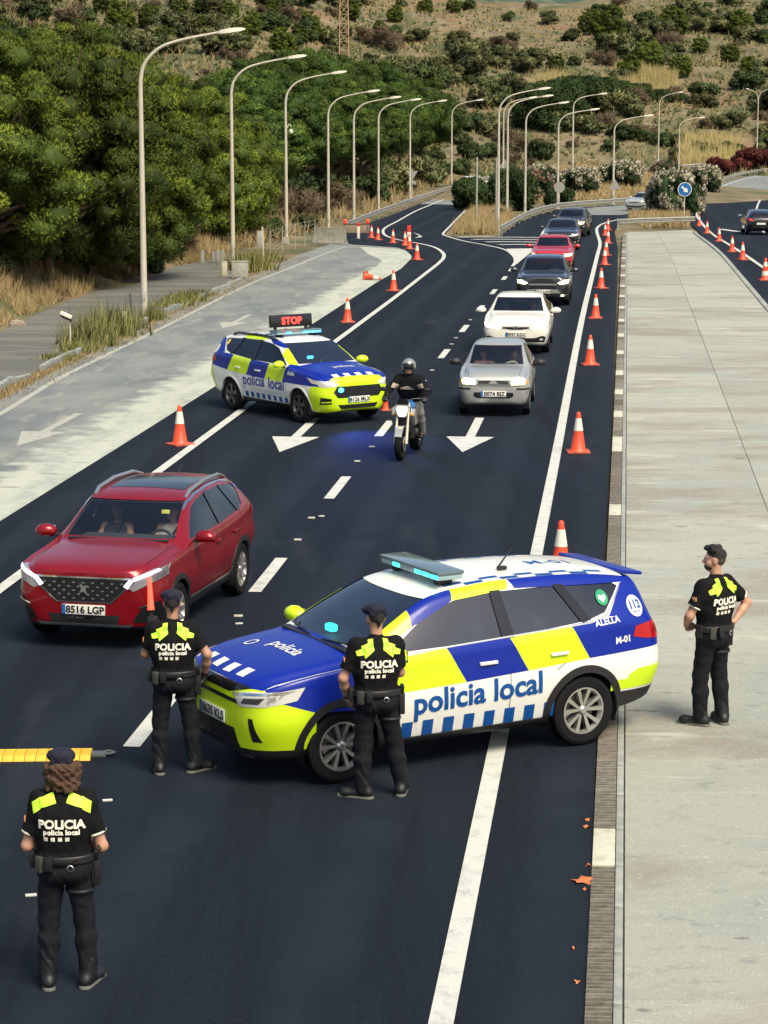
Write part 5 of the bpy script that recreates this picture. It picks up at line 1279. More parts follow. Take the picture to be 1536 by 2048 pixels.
V2, Fc = text2d('112', .1, .004, 'CENTER'); link('sticker_text', PB.decal2d([(-1.98 - a, 1.28 + b) for a, b in V2], Fc, 'l', .012), SKYB, s1)
link('sticker_rule', PB.decal2d([(-1.93, 1.255), (-2.03, 1.255), (-2.03, 1.248), (-1.93, 1.248)], [(0, 1, 2, 3)], 'l', .012), SKYB, s1)
s2 = sticker(PB, pc, 'green_sticker', -1.62, 1.41, .07, 'l', GREEN, .004)
link('sticker_heart', PB.decal2d([(-1.62, 1.365), (-1.575, 1.405), (-1.58, 1.43), (-1.60, 1.435), (-1.62, 1.42), (-1.64, 1.435), (-1.66, 1.43), (-1.665, 1.405)], [(0, 1, 2, 3, 4, 5, 6, 7)], 'l', .008), PWHITE, s2)
em = [(1.02 + .10 * math.cos(a), .93 + .13 * math.sin(a)) for a in np.linspace(0, 2 * math.pi, 20, endpoint=False)]; ei = [(1.02 + .075 * math.cos(a), .93 + .10 * math.sin(a)) for a in np.linspace(0, 2 * math.pi, 20, endpoint=False)]
link('fender_emblem', PB.decal2d(em + ei, [(i, (i + 1) % 20, 20 + (i + 1) % 20, 20 + i) for i in range(20)], 'l', .006), PWHITE, pc)
link('fender_emblem', PB.decal2d([(1.02, .83), (.96, .93), (1.02, 1.0), (1.08, .93)], [(0, 1, 2, 3)], 'l', .006), PWHITE, pc)
link('fender_emblem', PB.decal2d([(1.12, 1.085), (.92, 1.085), (.92, 1.065), (1.12, 1.065)], [(0, 1, 2, 3)], 'l', .006), PWHITE, pc)
hb = [(1.62 + .08 * math.cos(a), -.38 + .06 * math.sin(a)) for a in np.linspace(0, 2 * math.pi, 16, endpoint=False)]; hi = [(1.62 + .055 * math.cos(a), -.38 + .04 * math.sin(a)) for a in np.linspace(0, 2 * math.pi, 16, endpoint=False)]
link('hood_emblem', PB.decal2d(hb + hi, [(i, (i + 1) % 16, 16 + (i + 1) % 16, 16 + i) for i in range(16)], 't', .006), PWHITE, pc)
# roof light bar
LB = pm('lightbar_smoked', (.10, .15, .17), .2, coat=.6)
def lightbar(root, x, z, litm, half=.56, front='l'):
    lb = MB().box((x, 0, z + .115), (.30, 2 * half, .035), .015).build('light_bar', LB, root)
    MB().box((x, 0, z + .075), (.27, 2 * half - .02, .05), .012).build('light_bar_lens', pm('lightbar_lens', (.30, .42, .45), .15), lb)
    for sg in (-1, 1):
        MB().box((x, sg * half * .72, z + .02), (.16, .1, .07), .015).build('bar_mount', BLACK, lb)
    for y in (-.9, -.62, -.34) if front == 'r' else (.3, .58, .86, -.45):
        MB().box((x + .137, y * half, z + .078), (.012, .12, .036), .006).build('lit_module', litm, lb)
lightbar(pc, -.02, 1.655, CYAN)
for x in (-1.88,): pass
MB().tube([(-.78, .28, 1.69), (-.72, .28, 1.72), (-.86, .30, 1.90)], [.02, .012, .004], 6).box((-.76, .28, 1.705), (.1, .05, .04), .015).build('antenna', BLACK, pc)
MB().box((.86, -.2, 1.20), (.08, .13, .07), .02).build('dash_beacon', CYAN, pc)
MB().box((-2.10, 0, 1.578), (.26, 1.12, .035), .015, Matrix.Rotation(R(-8), 3, 'Y')).build('tail_spoiler', BLUEP, pc)
for sg in (1, -1):
    b = MB()
    for k in range(3): b.tube([(.98 - .05 * k, sg * (.1 + .1 * k), 1.175), (.90, sg * (.45 + .05 * k), 1.20)], .008, 5)
    MB().tube([(1.13, sg * .12, 1.18), (1.09, sg * .5, 1.20), (1.01, sg * .62, 1.235)], .009, 5).build('wiper', BLACK, pc)
MB().box((1.125, 0, 1.164), (.1, 1.3, .02), .008).build('cowl_grille', BLACK, pc)

# ================================================================ the tilted police car
KP = [('sill_cladding', BLACK, 's', rect(-.95, .95, .2, .34), .004)]
KP += [('livery_blue', BLUEP, 's', [(2.0, 1.06), (.90, 1.18), (.83, 1.10), (.73, .80), (2.0, .80)], .0032, None, .04), ('livery_lime', LIMEP, 's', [(.83, 1.10), (.20, 1.14), (.05, .80), (.73, .80)], .003), ('livery_blue', BLUEP, 's', [(.20, 1.14), (-.50, 1.17), (-.68, .83), (.05, .80)], .003),
       ('livery_lime', LIMEP, 's', [(-.50, 1.17), (-1.22, 1.21), (-1.45, .87), (-.68, .83)], .003), ('livery_blue', BLUEP, 's', [(-1.22, 1.21), (-2.31, 1.26), (-2.31, .95), (-1.45, .87)], .003, None, .04),
       ('livery_blue', BLUEP, 's', [(-1.63, 1.24), (-1.905, 1.51), (-2.3, 1.55), (-2.3, 1.2)], .0018, None, .03), ('livery_blue', BLUEP, 's', [(.50, 1.52), (.52, 1.335), (.05, 1.535), (-.30, 1.585), (-.30, 1.68), (.15, 1.66)], .0022, None, .22), ('livery_lime', LIMEP, 's', [(-.30, 1.69), (-.30, 1.585), (-1.1, 1.57), (-1.15, 1.68)], .0022, None, .22), ('livery_lime', LIMEP, 's', [(1.16, 1.15), (1.09, 1.06), (.52, 1.335), (.50, 1.52)], .0022, None, .15)]
KP += [('livery_blue', BLUEP, 't', [(2.12, -.80), (1.09, -.88), (1.09, .88), (2.12, .80)], .002, (2, .88, 1.25), .35), ('hood_lip', LIMEP, 't', rect(2.09, 2.25, -.7, .7), .004, (2, .8, 1.2), .1), ('bumper_lime', LIMEP, 'f', rect(-.92, .30, .2, .3), .002)]
KP[-1] = ('bumper_lime', LIMEP, 'f', [(-.92, .25), (.92, .25), (.92, .90), (-.92, .90)], .0025, (0, 1.75, 9), .02)
KP += [('bumper_lime', LIMEP, 's', [(1.72, .25), (2.3, .25), (2.3, .88), (1.95, .84), (1.72, .74)], .0026, None, .05), ('bumper_lime', LIMEP, 's', [(-2.31, .30), (-1.95, .30), (-2.1, .9), (-2.31, .95)], .0035, None, .03)]
for i in range(8): x = .90 - i * .22; KP.append(('livery_square', SKYB, 's', rect(x - .11, x, .36, .47), .0045))
KP += [('main_grille', GRILLE, 'f', [(-.50, .56), (.50, .56), (.60, .68), (.52, .80), (-.52, .80), (-.60, .68)], .005), ('lower_grille', GRILLE, 'f', [(-.42, .33), (.42, .33), (.50, .42), (-.50, .42)], .005), ('side_intake', GRILLE, 'F', [(.62, .44), (.80, .42), (.82, .58), (.64, .55)], .005, (0, 1.6, 9), .04), ('headlight', HLENS, 'F', [(.46, .84), (.56, .79), (.82, .79), (.88, .93), (.60, .90)], .006, (0, 1.5, 9), .04), ('headlight', HLENS, 's', [(2.08, .83), (2.05, .90), (1.62, .97), (1.78, .86)], .006, None, .1), ('intake_blade', LIMEP, 'F', [(.62, .475), (.80, .46), (.80, .485), (.62, .50)], .010, (0, 1.6, 9), .04)]
for i in range(4): u = -.52 + i * .28; KP.append(('hood_dash', PWHITE, 't', rect(1.95, 2.08, u, u + .14), .004))
KP += [('tail_light', TAIL, 's', [(-1.95, 1.02), (-1.98, 1.14), (-2.24, 1.14), (-2.27, 1.02)], .008, None, .02), ('roof_white', PWHITE, 't', rect(-1.98, .08, -.56, .56), .0045, (2, 1.4, 2), .5)]
for i in range(6):
    for j in range(2):
        if (i + j) % 2 == 0: x = .0 - i * .24; KP.append(('roof_check', SKYB, 'T', rect(x - .15, x, .38 + .08 * j, .46 + .08 * j), .0065, (2, 1.4, 2), .4))
KP += seams('s', [(.85, .36), (.88, .75), (.80, 1.09)]) + seams('s', [(-.47, .36), (-.47, 1.16)]) + seams('s', [(-1.02, .75), (-1.32, .95), (-1.36, 1.22)]) + [('door_crease', LBLUE, 's', seam((.75, .53), (-.9, .60), .03), .006)] + seams('t', [(1.0, -.74), (2.05, -.66)]) + seams('t', [(1.0, .74), (2.05, .66)])
KT = [('side_lettering', BLUEP, sd_, w, .33, .006, x, .60, R(1), 1.) for sd_, w, x in (('r', 'policia', -.36), ('r', 'local', .50), ('l', 'policia', .60), ('l', 'local', -.30))] + [('hood_lettering', PWHITE, 't', 'policia', .2, .003, 1.5, .1, 0, 1.), ('fender_lettering', PWHITE, 'r', 'Alella', .11, .003, 1.02, .93, 0, 1.)]
KS = dict(RAVS, panels=KP, texts=KT, track=.79, plate=(.52, 0, '4126 MLX'), trim=.02, trimmat=PWHITE, rim='five', rimmat=pm('alloy_gunmetal', (.09, .09, .09), .35, .8), sglass=DGLASS)
kf, kr = gp(594, 845, .03), gp(463, 820, .03); hd = math.atan2(kf.y - kr.y, kf.x - kr.x); mid = (kf + kr) / 2; side = Vector((-math.sin(hd), math.cos(hd), 0))
ctr = mid + side * .90
kc, KB = car('police_car', 'police car with a lit STOP board on its roof standing askew on the lane', SUV, PWHITE, (ctr.x, ctr.y, .035), hd, KS, (.975, .985, .965))
lightbar(kc, -.15, 1.60, EMB)
sb = MB().box((-.34, 0, 1.90), (.09, 1.02, .26), .015, Matrix.Rotation(R(-6), 3, 'Y')).build('stop_board', GLOSSB, kc)
V2, Fc = text2d('STOP', .2, .006, 'CENTER', 1.05); me = bpy.data.meshes.new('stop_text'); me.from_pydata([(-.286 - .1 * b, a, 1.835 + b) for a, b in V2], [], Fc); link('stop_text', me, LED, sb)
for sg in (-1, 1): MB().box((-.34, sg * .38, 1.72), (.06, .05, .14), .01).build('board_leg', BLACK, kc)
for sg in (-1, 1): MB().tube([(.08, sg * .60, 1.55), (-.3, sg * .60, 1.615), (-1.45, sg * .58, 1.60), (-1.65, sg * .57, 1.555)], .022, 8).build('roof_rail', BLACK, kc)
p, _ = KB.hit(-.42, .70, 'f'); MB().ball(p + Vector((.0, 0, 0)), (.02, .07, .05), 12).build('grille_beacon', EMB, kc)
bl = bpy.data.lights.new('blue_beacon', 'SPOT'); bl.energy = 130; bl.color = (.04, .12, 1); bl.spot_size = R(70); bl.spot_blend = 1; bl.shadow_soft_size = .06
bo = bpy.data.objects.new('blue_beacon', bl); COL.objects.link(bo); bo.parent = kc; bo.location = p + Vector((.12, 0, .05)); bo.rotation_euler = Vector((-1, .25, .28)).to_track_quat('Z', 'Y').to_euler()
MB().box((.62, -.15, 1.22), (.05, .14, .06), .02).build('dash_beacon', EMB, kc)
sticker(KB, kc, 'round_sticker', -2.0, 1.24, .09, 'r', PWHITE, .008); sticker(KB, kc, 'round_sticker', -1.66, 1.40, .06, 'r', pm('yellow_sticker', (.6, .5, .1), .4), .004)

# ================================================================ red crossover
REDP = pm('deep_red_metallic', (.24, .004, .010), .3, .3, coat=.5, spec=.4)
CROSS = [(2.22, .40, .30, .62, .42, .84, .42, .93, .34, .012), (2.20, .32, .55, .60, .66, .88, .65, .965, .55, .015), (2.13, .27, .70, .60, .80, .93, .78, .995, .66, .02), (1.95, .24, .78, .61, .885, .98, .86, 1.03, .74, .025), (1.65, .24, .83, .62, .91, 1.01, .88, 1.06, .77, .03),
         (1.30, .24, .85, .63, .915, 1.03, .885, 1.085, .775, .035), (1.0, .24, .85, .63, .915, 1.05, .885, 1.105, .775, .035), (.92, .24, .85, .63, .915, 1.055, .885, 1.135, .77, .035), (.58, .24, .85, .63, .918, 1.065, .888, 1.335, .70, .035), (.15, .24, .85, .64, .918, 1.075, .89, 1.535, .64, .03), (-.08, .24, .85, .64, .92, 1.08, .89, 1.575, .63, .03),
         (-.6, .24, .85, .65, .92, 1.09, .892, 1.605, .62, .03), (-1.3, .25, .85, .67, .92, 1.13, .89, 1.58, .60, .03), (-1.75, .29, .83, .70, .905, 1.16, .865, 1.525, .58, .03), (-1.97, .32, .79, .70, .885, 1.15, .835, 1.46, .56, .025), (-2.1, .35, .74, .70, .86, 1.08, .80, 1.24, .62, .02), (-2.17, .39, .66, .70, .80, 1.0, .74, 1.06, .60, .015), (-2.2, .44, .50, .70, .64, .94, .58, .97, .48, .01)]
CRW = dict(front=[(-.705, 1.15), (.705, 1.15), (.615, 1.515), (-.615, 1.515)], back=[(-.60, 1.16), (.60, 1.16), (.52, 1.43), (-.52, 1.43)], side=[[(.72, 1.12), (.22, 1.43), (-.02, 1.49), (-.42, 1.525), (-.46, 1.125)], [(-.52, 1.128), (-.48, 1.527), (-1.08, 1.515), (-1.28, 1.165)], [(-1.15, 1.505), (-1.34, 1.17), (-1.52, 1.21), (-1.74, 1.40), (-1.66, 1.455)]])
HL2 = pm('headlamp_smoked', (.30, .29, .32), .12, .2, coat=1.)
CP = [('sill_cladding', BLACK, 's', rect(-.97, .97, .2, .40), .004), ('sill_strip', STEEL, 's', seam((.85, .42), (-.80, .40), .035), .012), ('sill_strip', STEEL, 's', seam((-.80, .40), (-.96, .47), .035), .012), ('rear_cladding', BLACK, 's', rect(-2.2, -1.70, .2, .52), .004)]
CP += [('main_grille', GRILLE, 'f', [(-.34, .60), (.34, .60), (.62, .86), (.60, .885), (-.60, .885), (-.62, .86)], .004), ('grille_frame', CHROME, 'f', seam((-.63, .89), (.63, .89), .022), .010), ('grille_frame', CHROME, 'F', seam((.34, .595), (.64, .87), .02), .010, (0, 1.6, 9), .03), ('grille_frame', CHROME, 'f', seam((-.35, .592), (.35, .592), .016), .010),
       ('lower_intake', BLACK, 'f', [(-.40, .31), (.40, .31), (.45, .44), (-.45, .44)], .005), ('chin', BLACK, 'f', rect(-.9, .9, .2, .30), .0035, (0, 1.6, 9), .02), ('skid_plate', STEEL, 'f', [(-.55, .285), (.55, .285), (.60, .33), (-.60, .33)], .012),
       ('corner_pocket', GRILLE, 'F', [(.60, .36), (.86, .34), (.88, .60), (.74, .56), (.64, .44)], .005, (0, 1.5, 9), .03), ('fog_trim', CHROME, 'F', seam((.68, .545), (.86, .60), .02), .012, (0, 1.5, 9), .03),
       ('headlight', HL2, 'F', [(.50, .80), (.62, .74), (.90, .88), (.90, .99), (.80, .985), (.58, .89)], .006, (0, 1.35, 9), .04), ('headlight', HL2, 's', [(2.14, .84), (2.10, .95), (1.62, 1.0), (1.74, .90)], .006, None, .1), ('daylight_strip', DRL, 'F', [(.50, .80), (.55, .77), (.62, .865), (.58, .89)], .010, (0, 1.2, 9), .03), ('daylight_strip', DRL, 'F', [(.58, .89), (.62, .862), (.88, .965), (.86, .99)], .010, (0, 1.2, 9), .03)]
for i in range(9):
    for j in range(5):
        u, v = -.48 + .12 * i + (.06 if j % 2 else 0), .635 + .048 * j
        if abs(u) < .30 + (v - .6) * 1.05: CP.append(('grille_stud', STEEL, 'f', [(u - .022, v), (u, v - .012), (u + .022, v), (u, v + .012)], .009))
CP += [('window_trim', CHROME, 's', seam(a, b, .022), .006, None, .32) for a, b in zip([(.98, 1.13), (.62, 1.36), (.22, 1.50), (-.1, 1.555), (-.6, 1.58), (-1.2, 1.565), (-1.62, 1.50)], [(.62, 1.36), (.22, 1.50), (-.1, 1.555), (-.6, 1.58), (-1.2, 1.565), (-1.62, 1.50), (-1.85, 1.36)])]
CP += [('panorama_roof', GLOSSB, 't', rect(-1.05, -.14, -.50, .50), .004, (2, 1.4, 2), .5)]
CP += seams('s', [(.90, .42), (.92, .75), (.85, 1.06)]) + seams('s', [(-.49, .42), (-.49, 1.12)]) + seams('s', [(-1.0, .75), (-1.28, .95), (-1.32, 1.17)]) + seams('t', [(1.0, -.75), (1.95, -.70)]) + seams('t', [(1.0, .75), (1.95, .70)]) + [('tail_light', TAIL, 's', [(-1.84, 1.0), (-1.88, 1.13), (-2.12, 1.1), (-2.17, .98)], .008, None, .02)]
CS = dict(wr=.35, ww=.235, wx=(1.34, -1.34), track=.79, windows=CRW, pillars=[[(-.415, 1.12), (-.395, 1.54), (-.51, 1.54), (-.55, 1.12)], [(-1.05, 1.53), (-1.25, 1.155), (-1.36, 1.17), (-1.17, 1.52)]], cowl=.95, tail=-2.2, dash=1.10, mirz=1.40, panels=CP, mirror=(.70, 1.09), handles=(-.25, -1.02), hz=.93, trim=.055, plate=(.50, 0, '8516 LGP'), seatz=.58, seatx=.05, sglass=glassmat('red_side_glass', (.55, .6, .6)), rglass=glassmat('red_rear_glass', (.4, .44, .44)))
rc_f, rc_r = gp(366, 1276, .03), gp(491, 1188, .03)
hdr = math.atan2(rc_f.y - rc_r.y, rc_f.x - rc_r.x); mid = rc_r + (rc_f - rc_r).normalized() * 1.34; side = Vector((math.sin(hdr), -math.cos(hdr), 0)); ctr = mid + side * .90
red, RBd = car('red_crossover', 'dark red crossover with glass roof and two women stopped by an officer', CROSS, REDP, (ctr.x, ctr.y, .035), hdr, CS, (.97, .965, .955))
for sg in (-1, 1): MB().tube([(.12, sg * .58, 1.47), (-.05, sg * .585, 1.535), (-.6, sg * .58, 1.575), (-1.27, sg * .565, 1.55), (-1.6, sg * .55, 1.475)], [.018, .024, .026, .024, .018], 8).build('roof_rail', STEEL, red)
MB().box((.935, 0, 1.08), (.08, 1.25, .02), .008).build('cowl_grille', BLACK, red); MB().tube([(-1.40, 0, 1.51), (-1.57, 0, 1.62)], [.012, .004], 6).build('antenna', BLACK, red)
p, _ = RBd.hit(0, .71, 'f'); MB().prism([(-.05, -.05), (.0, -.02), (.05, -.06), (.03, .0), (.055, .05), (0, .04), (-.04, .07), (-.02, .01)], p.x + .006, p.x + .02, 'x').build('badge', STEEL, red).location = (0, 0, .71)
MB().box((.40, .42, 1.335), (.01, .1, .05), .002, Matrix.Rotation(R(-28), 3, 'Y')).build('window_sticker', pm('lemon_sticker', (.6, .55, .1), .5), red)

# ================================================================ silver hatchback
SILVP = pm('silver_paint', (.50, .51, .47), .3, .5, coat=.8)
MICRA = [(1.84, .40, .30, .55, .40, .70, .40, .76, .32, .01), (1.815, .32, .52, .54, .62, .74, .60, .80, .50, .012), (1.74, .26, .64, .54, .72, .80, .70, .86, .58, .018), (1.55, .23, .70, .56, .775, .86, .745, .91, .62, .025), (1.18, .22, .73, .57, .79, .90, .76, .955, .64, .03), (.86, .22, .73, .58, .792, .93, .765, .985, .645, .03), (.78, .22, .73, .58, .792, .935, .765, 1.01, .64, .03),
         (.5, .22, .73, .58, .792, .94, .765, 1.19, .59, .03), (.14, .22, .73, .58, .792, .945, .765, 1.375, .535, .03), (-.1, .22, .73, .58, .792, .95, .765, 1.405, .525, .03), (-.6, .22, .73, .58, .792, .955, .765, 1.41, .52, .03), (-1.2, .24, .72, .60, .785, .965, .75, 1.37, .505, .03), (-1.5, .26, .70, .60, .77, .96, .73, 1.27, .52, .025), (-1.72, .3, .66, .60, .74, .92, .69, 1.0, .56, .02), (-1.82, .36, .52, .58, .62, .80, .56, .85, .46, .01), (-1.84, .42, .4, .56, .46, .7, .42, .74, .34, .01)]
MW = dict(front=[(-.60, 1.012), (.60, 1.012), (.525, 1.36), (-.525, 1.36)], back=[(-.52, 1.04), (.52, 1.04), (.46, 1.27), (-.46, 1.27)], side=[[(.60, .985), (.18, 1.28), (-.05, 1.335), (-.36, 1.345), (-.38, .99)], [(-.43, .99), (-.41, 1.345), (-1.0, 1.325), (-1.22, 1.22), (-1.36, 1.02)]])
MP = [('headlight', HLIT, 'F', [(.38, .675), (.68, .69), (.70, .77), (.64, .82), (.40, .80)], .008, (0, 1.4, 9), .04), ('indicator', pm('amber_lens', (.7, .3, .06), .2), 'F', [(.68, .69), (.75, .70), (.75, .77), (.70, .79)], .007, (0, 1.3, 9), .03), ('bumper_strip', BLACK, 'F', rect(.50, .78, .575, .615), .008, (0, 1.2, 9), .03), ('bumper_strip', BLACK, 's', rect(-1.84, -1.35, .56, .60), .006), ('side_strip', BLACK, 's', rect(-.75, .75, .55, .585), .006),
      ('lower_grille', GRILLE, 'f', [(-.36, .40), (.36, .40), (.44, .45), (.42, .52), (-.42, .52), (-.44, .45)], .006), ('intake_bar', SILVP, 'f', rect(-.26, .26, .425, .44), .012), ('bumper_lip', SILVP, 'f', rect(-.7, .7, .30, .345), .012, (0, 1.3, 9), .05)]
for v in (.705, .74): MP.append(('grille_slot', GRILLE, 'F', [(.06 + (.745 - v), v), (.33, v), (.33, v + .024), (.05 + (.745 - v), v + .024)], .008))
MP += seams('s', [(.78, .25), (.80, .6), (.72, .92)]) + seams('s', [(-.40, .25), (-.40, .98)]) + seams('s', [(-1.0, .6), (-1.2, .75), (-1.26, .98)]) + seams('f', [(-.72, .655), (.72, .655)], .004) + seams('t', [(.9, -.60), (1.72, -.55)]) + seams('t', [(.9, .60), (1.72, .55)]) + [('tail_light', TAIL, 's', rect(-1.8, -1.62, .72, .92), .006, None, .03)]
MS = dict(wr=.275, ww=.175, wx=(1.18, -1.18), track=.68, windows=MW, pillars=[[(-.355, .985), (-.34, 1.355), (-.43, 1.355), (-.45, .985)]], cowl=.83, tail=-1.84, dash=.98, mirz=1.25, panels=MP, mirror=(.52, .965), handles=(-.2, -.95), hz=.86, rim='cover', rimmat=pm('wheel_cover', (.38, .38, .36), .4, .3), mirmat=BLACK, hmat=BLACK, plate=(.495, 0, '0074 BJZ'), seatz=.45, seatx=-.05, glass=glassmat('bright_glass', (.93, .96, .95)), swmat=pm('pale_wheel', (.30, .31, .28), .6), sglass=glassmat('micra_side', (.85, .88, .88)), rglass=glassmat('micra_rear', (.85, .88, .88)))
def at_front(px, py, half, h=HEAD):
    p = gp(px, py, .03); return p - Vector((math.cos(h), math.sin(h), 0)) * half
c = at_front(986, 836, 1.84, HEAD); car('silver_hatchback', 'small old silver hatchback with lit headlights leading the queue', MICRA, SILVP, (c.x, c.y, .035), HEAD, MS, (.96, .945, .985))
mic_loc = c

# ================================================================ white hatchback and the rest of the queue
HATCH = [(2.14, .40, .30, .56, .40, .70, .40, .76, .32, .01), (2.12, .32, .54, .55, .64, .73, .62, .79, .52, .012), (2.05, .26, .70, .54, .78, .78, .76, .84, .64, .018), (1.88, .22, .76, .55, .84, .84, .82, .89, .70, .022), (1.55, .2, .80, .57, .868, .89, .84, .94, .73, .028), (1.25, .2, .81, .58, .872, .92, .845, .97, .735, .03), (.98, .2, .81, .58, .875, .945, .845, 1.0, .735, .03), (.9, .2, .81, .58, .875, .95, .845, 1.025, .73, .03),
         (.5, .2, .81, .58, .875, .96, .845, 1.22, .665, .03), (.1, .2, .81, .58, .875, .965, .845, 1.385, .60, .03), (-.15, .2, .81, .58, .875, .975, .845, 1.42, .585, .03), (-.7, .2, .81, .6, .875, .99, .845, 1.425, .575, .03), (-1.3, .22, .80, .62, .87, 1.03, .835, 1.37, .55, .03), (-1.75, .26, .78, .65, .85, 1.05, .80, 1.24, .54, .025), (-1.98, .3, .74, .65, .82, 1.0, .76, 1.06, .58, .02), (-2.1, .36, .62, .64, .74, .90, .68, .94, .54, .012), (-2.14, .42, .46, .62, .54, .82, .5, .86, .4, .01)]
HW = dict(front=[(-.675, 1.045), (.675, 1.045), (.58, 1.36), (-.58, 1.36)], back=[(-.54, 1.09), (.54, 1.09), (.50, 1.21), (-.50, 1.21)], side=[[(.66, 1.0), (.2, 1.28), (-.05, 1.345), (-.40, 1.37), (-.42, 1.01)], [(-.47, 1.012), (-.45, 1.37), (-1.0, 1.35), (-1.28, 1.24), (-1.42, 1.07)]])
def hatch_panels(lit, lower=True):
    P = [('headlight', lit, 'F', [(.34, .70), (.46, .66), (.80, .72), (.84, .83), (.62, .79)], .007, (0, 1.4, 9), .04), ('headlight_edge', HLENS, 's', [(2.02, .74), (1.98, .80), (1.66, .87), (1.78, .78)], .007, None, .1), ('upper_grille', GRILLE, 'f', [(-.14, .655), (.14, .655), (.40, .70), (.40, .725), (-.40, .725), (-.40, .70)], .006), ('badge_bar', CHROME, 'F', seam((.06, .70), (.46, .735), .014), .010), ('badge', CHROME, 'f', [(-.07, .69), (0, .66), (.07, .69), (.07, .72), (0, .745), (-.07, .72)], .014)]
    if lower: P += [('lower_grille', GRILLE, 'f', [(-.62, .33), (.62, .33), (.70, .40), (.45, .44), (-.45, .44), (-.70, .40)], .005, (0, 1.4, 9), .04), ('fog_pocket', GRILLE, 'F', [(.45, .34), (.74, .33), (.78, .46), (.70, .50), (.45, .43)], .006, (0, 1.4, 9), .03), ('fog_light', HLENS, 'F', [(.62, .38), (.70, .38), (.71, .43), (.63, .43)], .012, (0, 1.4, 9), .03)]
    P += seams('s', [(.88, .25), (.9, .6), (.82, .94)]) + seams('s', [(-.44, .25), (-.44, 1.0)]) + seams('t', [(1.0, -.70), (1.9, -.62)]) + seams('t', [(1.0, .70), (1.9, .62)]) + [('tail_light', TAIL, 's', [(-1.72, .86), (-1.76, 1.0), (-2.04, .96), (-2.08, .84)], .008, None, .02), ('tail_light', TAIL, 'B', [(.42, .84), (.80, .82), (.80, .98), (.46, .95)], .008, None, .04), ('rear_plate', SWHITE, 'b', rect(-.26, .26, .62, .73), .008), ('rear_bumper_dark', BLACK, 'b', rect(-.7, .7, .25, .40), .005, None, .03)]
    return P
HS = dict(wr=.31, ww=.21, wx=(1.30, -1.30), track=.745, windows=HW, pillars=[[(-.395, 1.005), (-.375, 1.38), (-.475, 1.38), (-.50, 1.005)]], cowl=.96, tail=-2.14, dash=1.0, mirz=1.25, panels=hatch_panels(HLIT), mirror=(.62, .985), handles=(-.22, -1.0), hz=.87, sglass=glassmat('hatch_side', (.6, .64, .64)), rglass=glassmat('hatch_rear', (.5, .54, .54)), plate=(.53, 0, '5937 KDC'), seatz=.47, seatx=.0)
WP = pm('white_car_paint', (.80, .77, .66), .3, coat=.8)
c = at_front(1031, 710, 2.14); car('white_hatchback', 'white hatchback with lit headlights right behind the silver hatchback', HATCH, WP, (c.x, c.y, .035), HEAD, HS); whi_loc = c
GREYP = pm('dark_grey_paint', (.05, .055, .062), .3, .6, coat=.9)
YP = [('headlight', HLIT, 'F', [(.50, .80), (.60, .74), (.86, .78), (.90, .90), (.72, .90)], .008, (0, 1.35, 9), .04), ('headlight_edge', HLENS, 's', [(2.1, .80), (2.06, .90), (1.66, .95), (1.78, .85)], .007, None, .1), ('upper_grille', GRILLE, 'f', [(-.48, .60), (.48, .60), (.40, .70), (-.40, .70)], .006), ('nose_band', pm('silver_trim', (.33, .32, .29), .4, .5), 'f', [(-.5, .72), (.5, .72), (.46, .77), (-.46, .77)], .006), ('bumper_mid', pm('silver_trim', (.33, .32, .29), .4, .5), 'f', [(-.62, .45), (.62, .45), (.52, .58), (-.52, .58)], .005), ('lower_grille', GRILLE, 'f', [(-.50, .30), (.50, .30), (.52, .43), (-.52, .43)], .006), ('corner_pocket', GRILLE, 'F', [(.64, .42), (.88, .40), (.90, .72), (.78, .68)], .005, (0, 1.4, 9), .03), ('fog_light', HLIT, 'F', [(.62, .34), (.72, .34), (.73, .40), (.63, .40)], .010, (0, 1.4, 9), .03), ('sill_cladding', BLACK, 's', rect(-.97, .97, .2, .42), .004), ('skid_strip', STEEL, 'f', rect(-.6, .6, .245, .27), .012)]
YS = dict(CS, sglass=DGLASS, rglass=DGLASS, lining=INT, panels=YP, plate=(.505, 0, '2741 LNW'), trim=.06, rimmat=DARKR, glass=GLASS)
c = at_front(1085, 613, 2.05); car('grey_crossover', 'dark grey crossover with lit headlights in the middle of the queue', CROSS, GREYP, (c.x, c.y, .035), HEAD, YS, (.935, .96, .965)); yar_loc = c
RED2 = pm('bright_red_paint', (.42, .012, .02), .3, coat=.9)
def far_car(name, label, table, S, paint, px, py, half, sc, h=HEAD, **kw):
    c = at_front(px, py, half * sc[0], h); S2 = dict(S); S2.pop('plate', None); S2.update(kw)
    return car(name, label, table, paint, (c.x, c.y, base(c.y) + .035), h, S2, sc)
far_car('red_hatchback', 'bright red hatchback with lit headlights behind the grey crossover', HATCH, HS, RED2, 1103, 548, 2.14, (.95, .97, 1.0), panels=hatch_panels(HLIT))
BLKP = pm('black_car_paint', (.012, .013, .016), .25, .3, coat=1.)
bp = hatch_panels(HLENS) + [('big_grille', GRILLE, 'f', [(-.26, .36), (.26, .36), (.34, .60), (.32, .72), (-.32, .72), (-.34, .60)], .012)] + [('grille_frame', CHROME, 'f', s_, .018) for s_ in (seam((-.34, .72), (.34, .72), .03), seam((-.35, .60), (-.33, .72), .03), seam((.35, .60), (.33, .72), .03), seam((-.27, .36), (-.35, .60), .03), seam((.27, .36), (.35, .60), .03))]
far_car('black_estate_car', 'black estate car with chrome framed grille behind the red hatchback', HATCH, HS, BLKP, 1122, 500, 2.14, (1.07, 1.0, 1.0), panels=bp)
far_car('dark_crossover', 'dark crossover with one headlight glowing at the back of the queue', CROSS, YS, pm('dusky_paint', (.07, .065, .06), .3, .5, coat=.8), 1136, 474, 2.22, (.98, .99, 1.0), HEAD - .1, panels=YP)
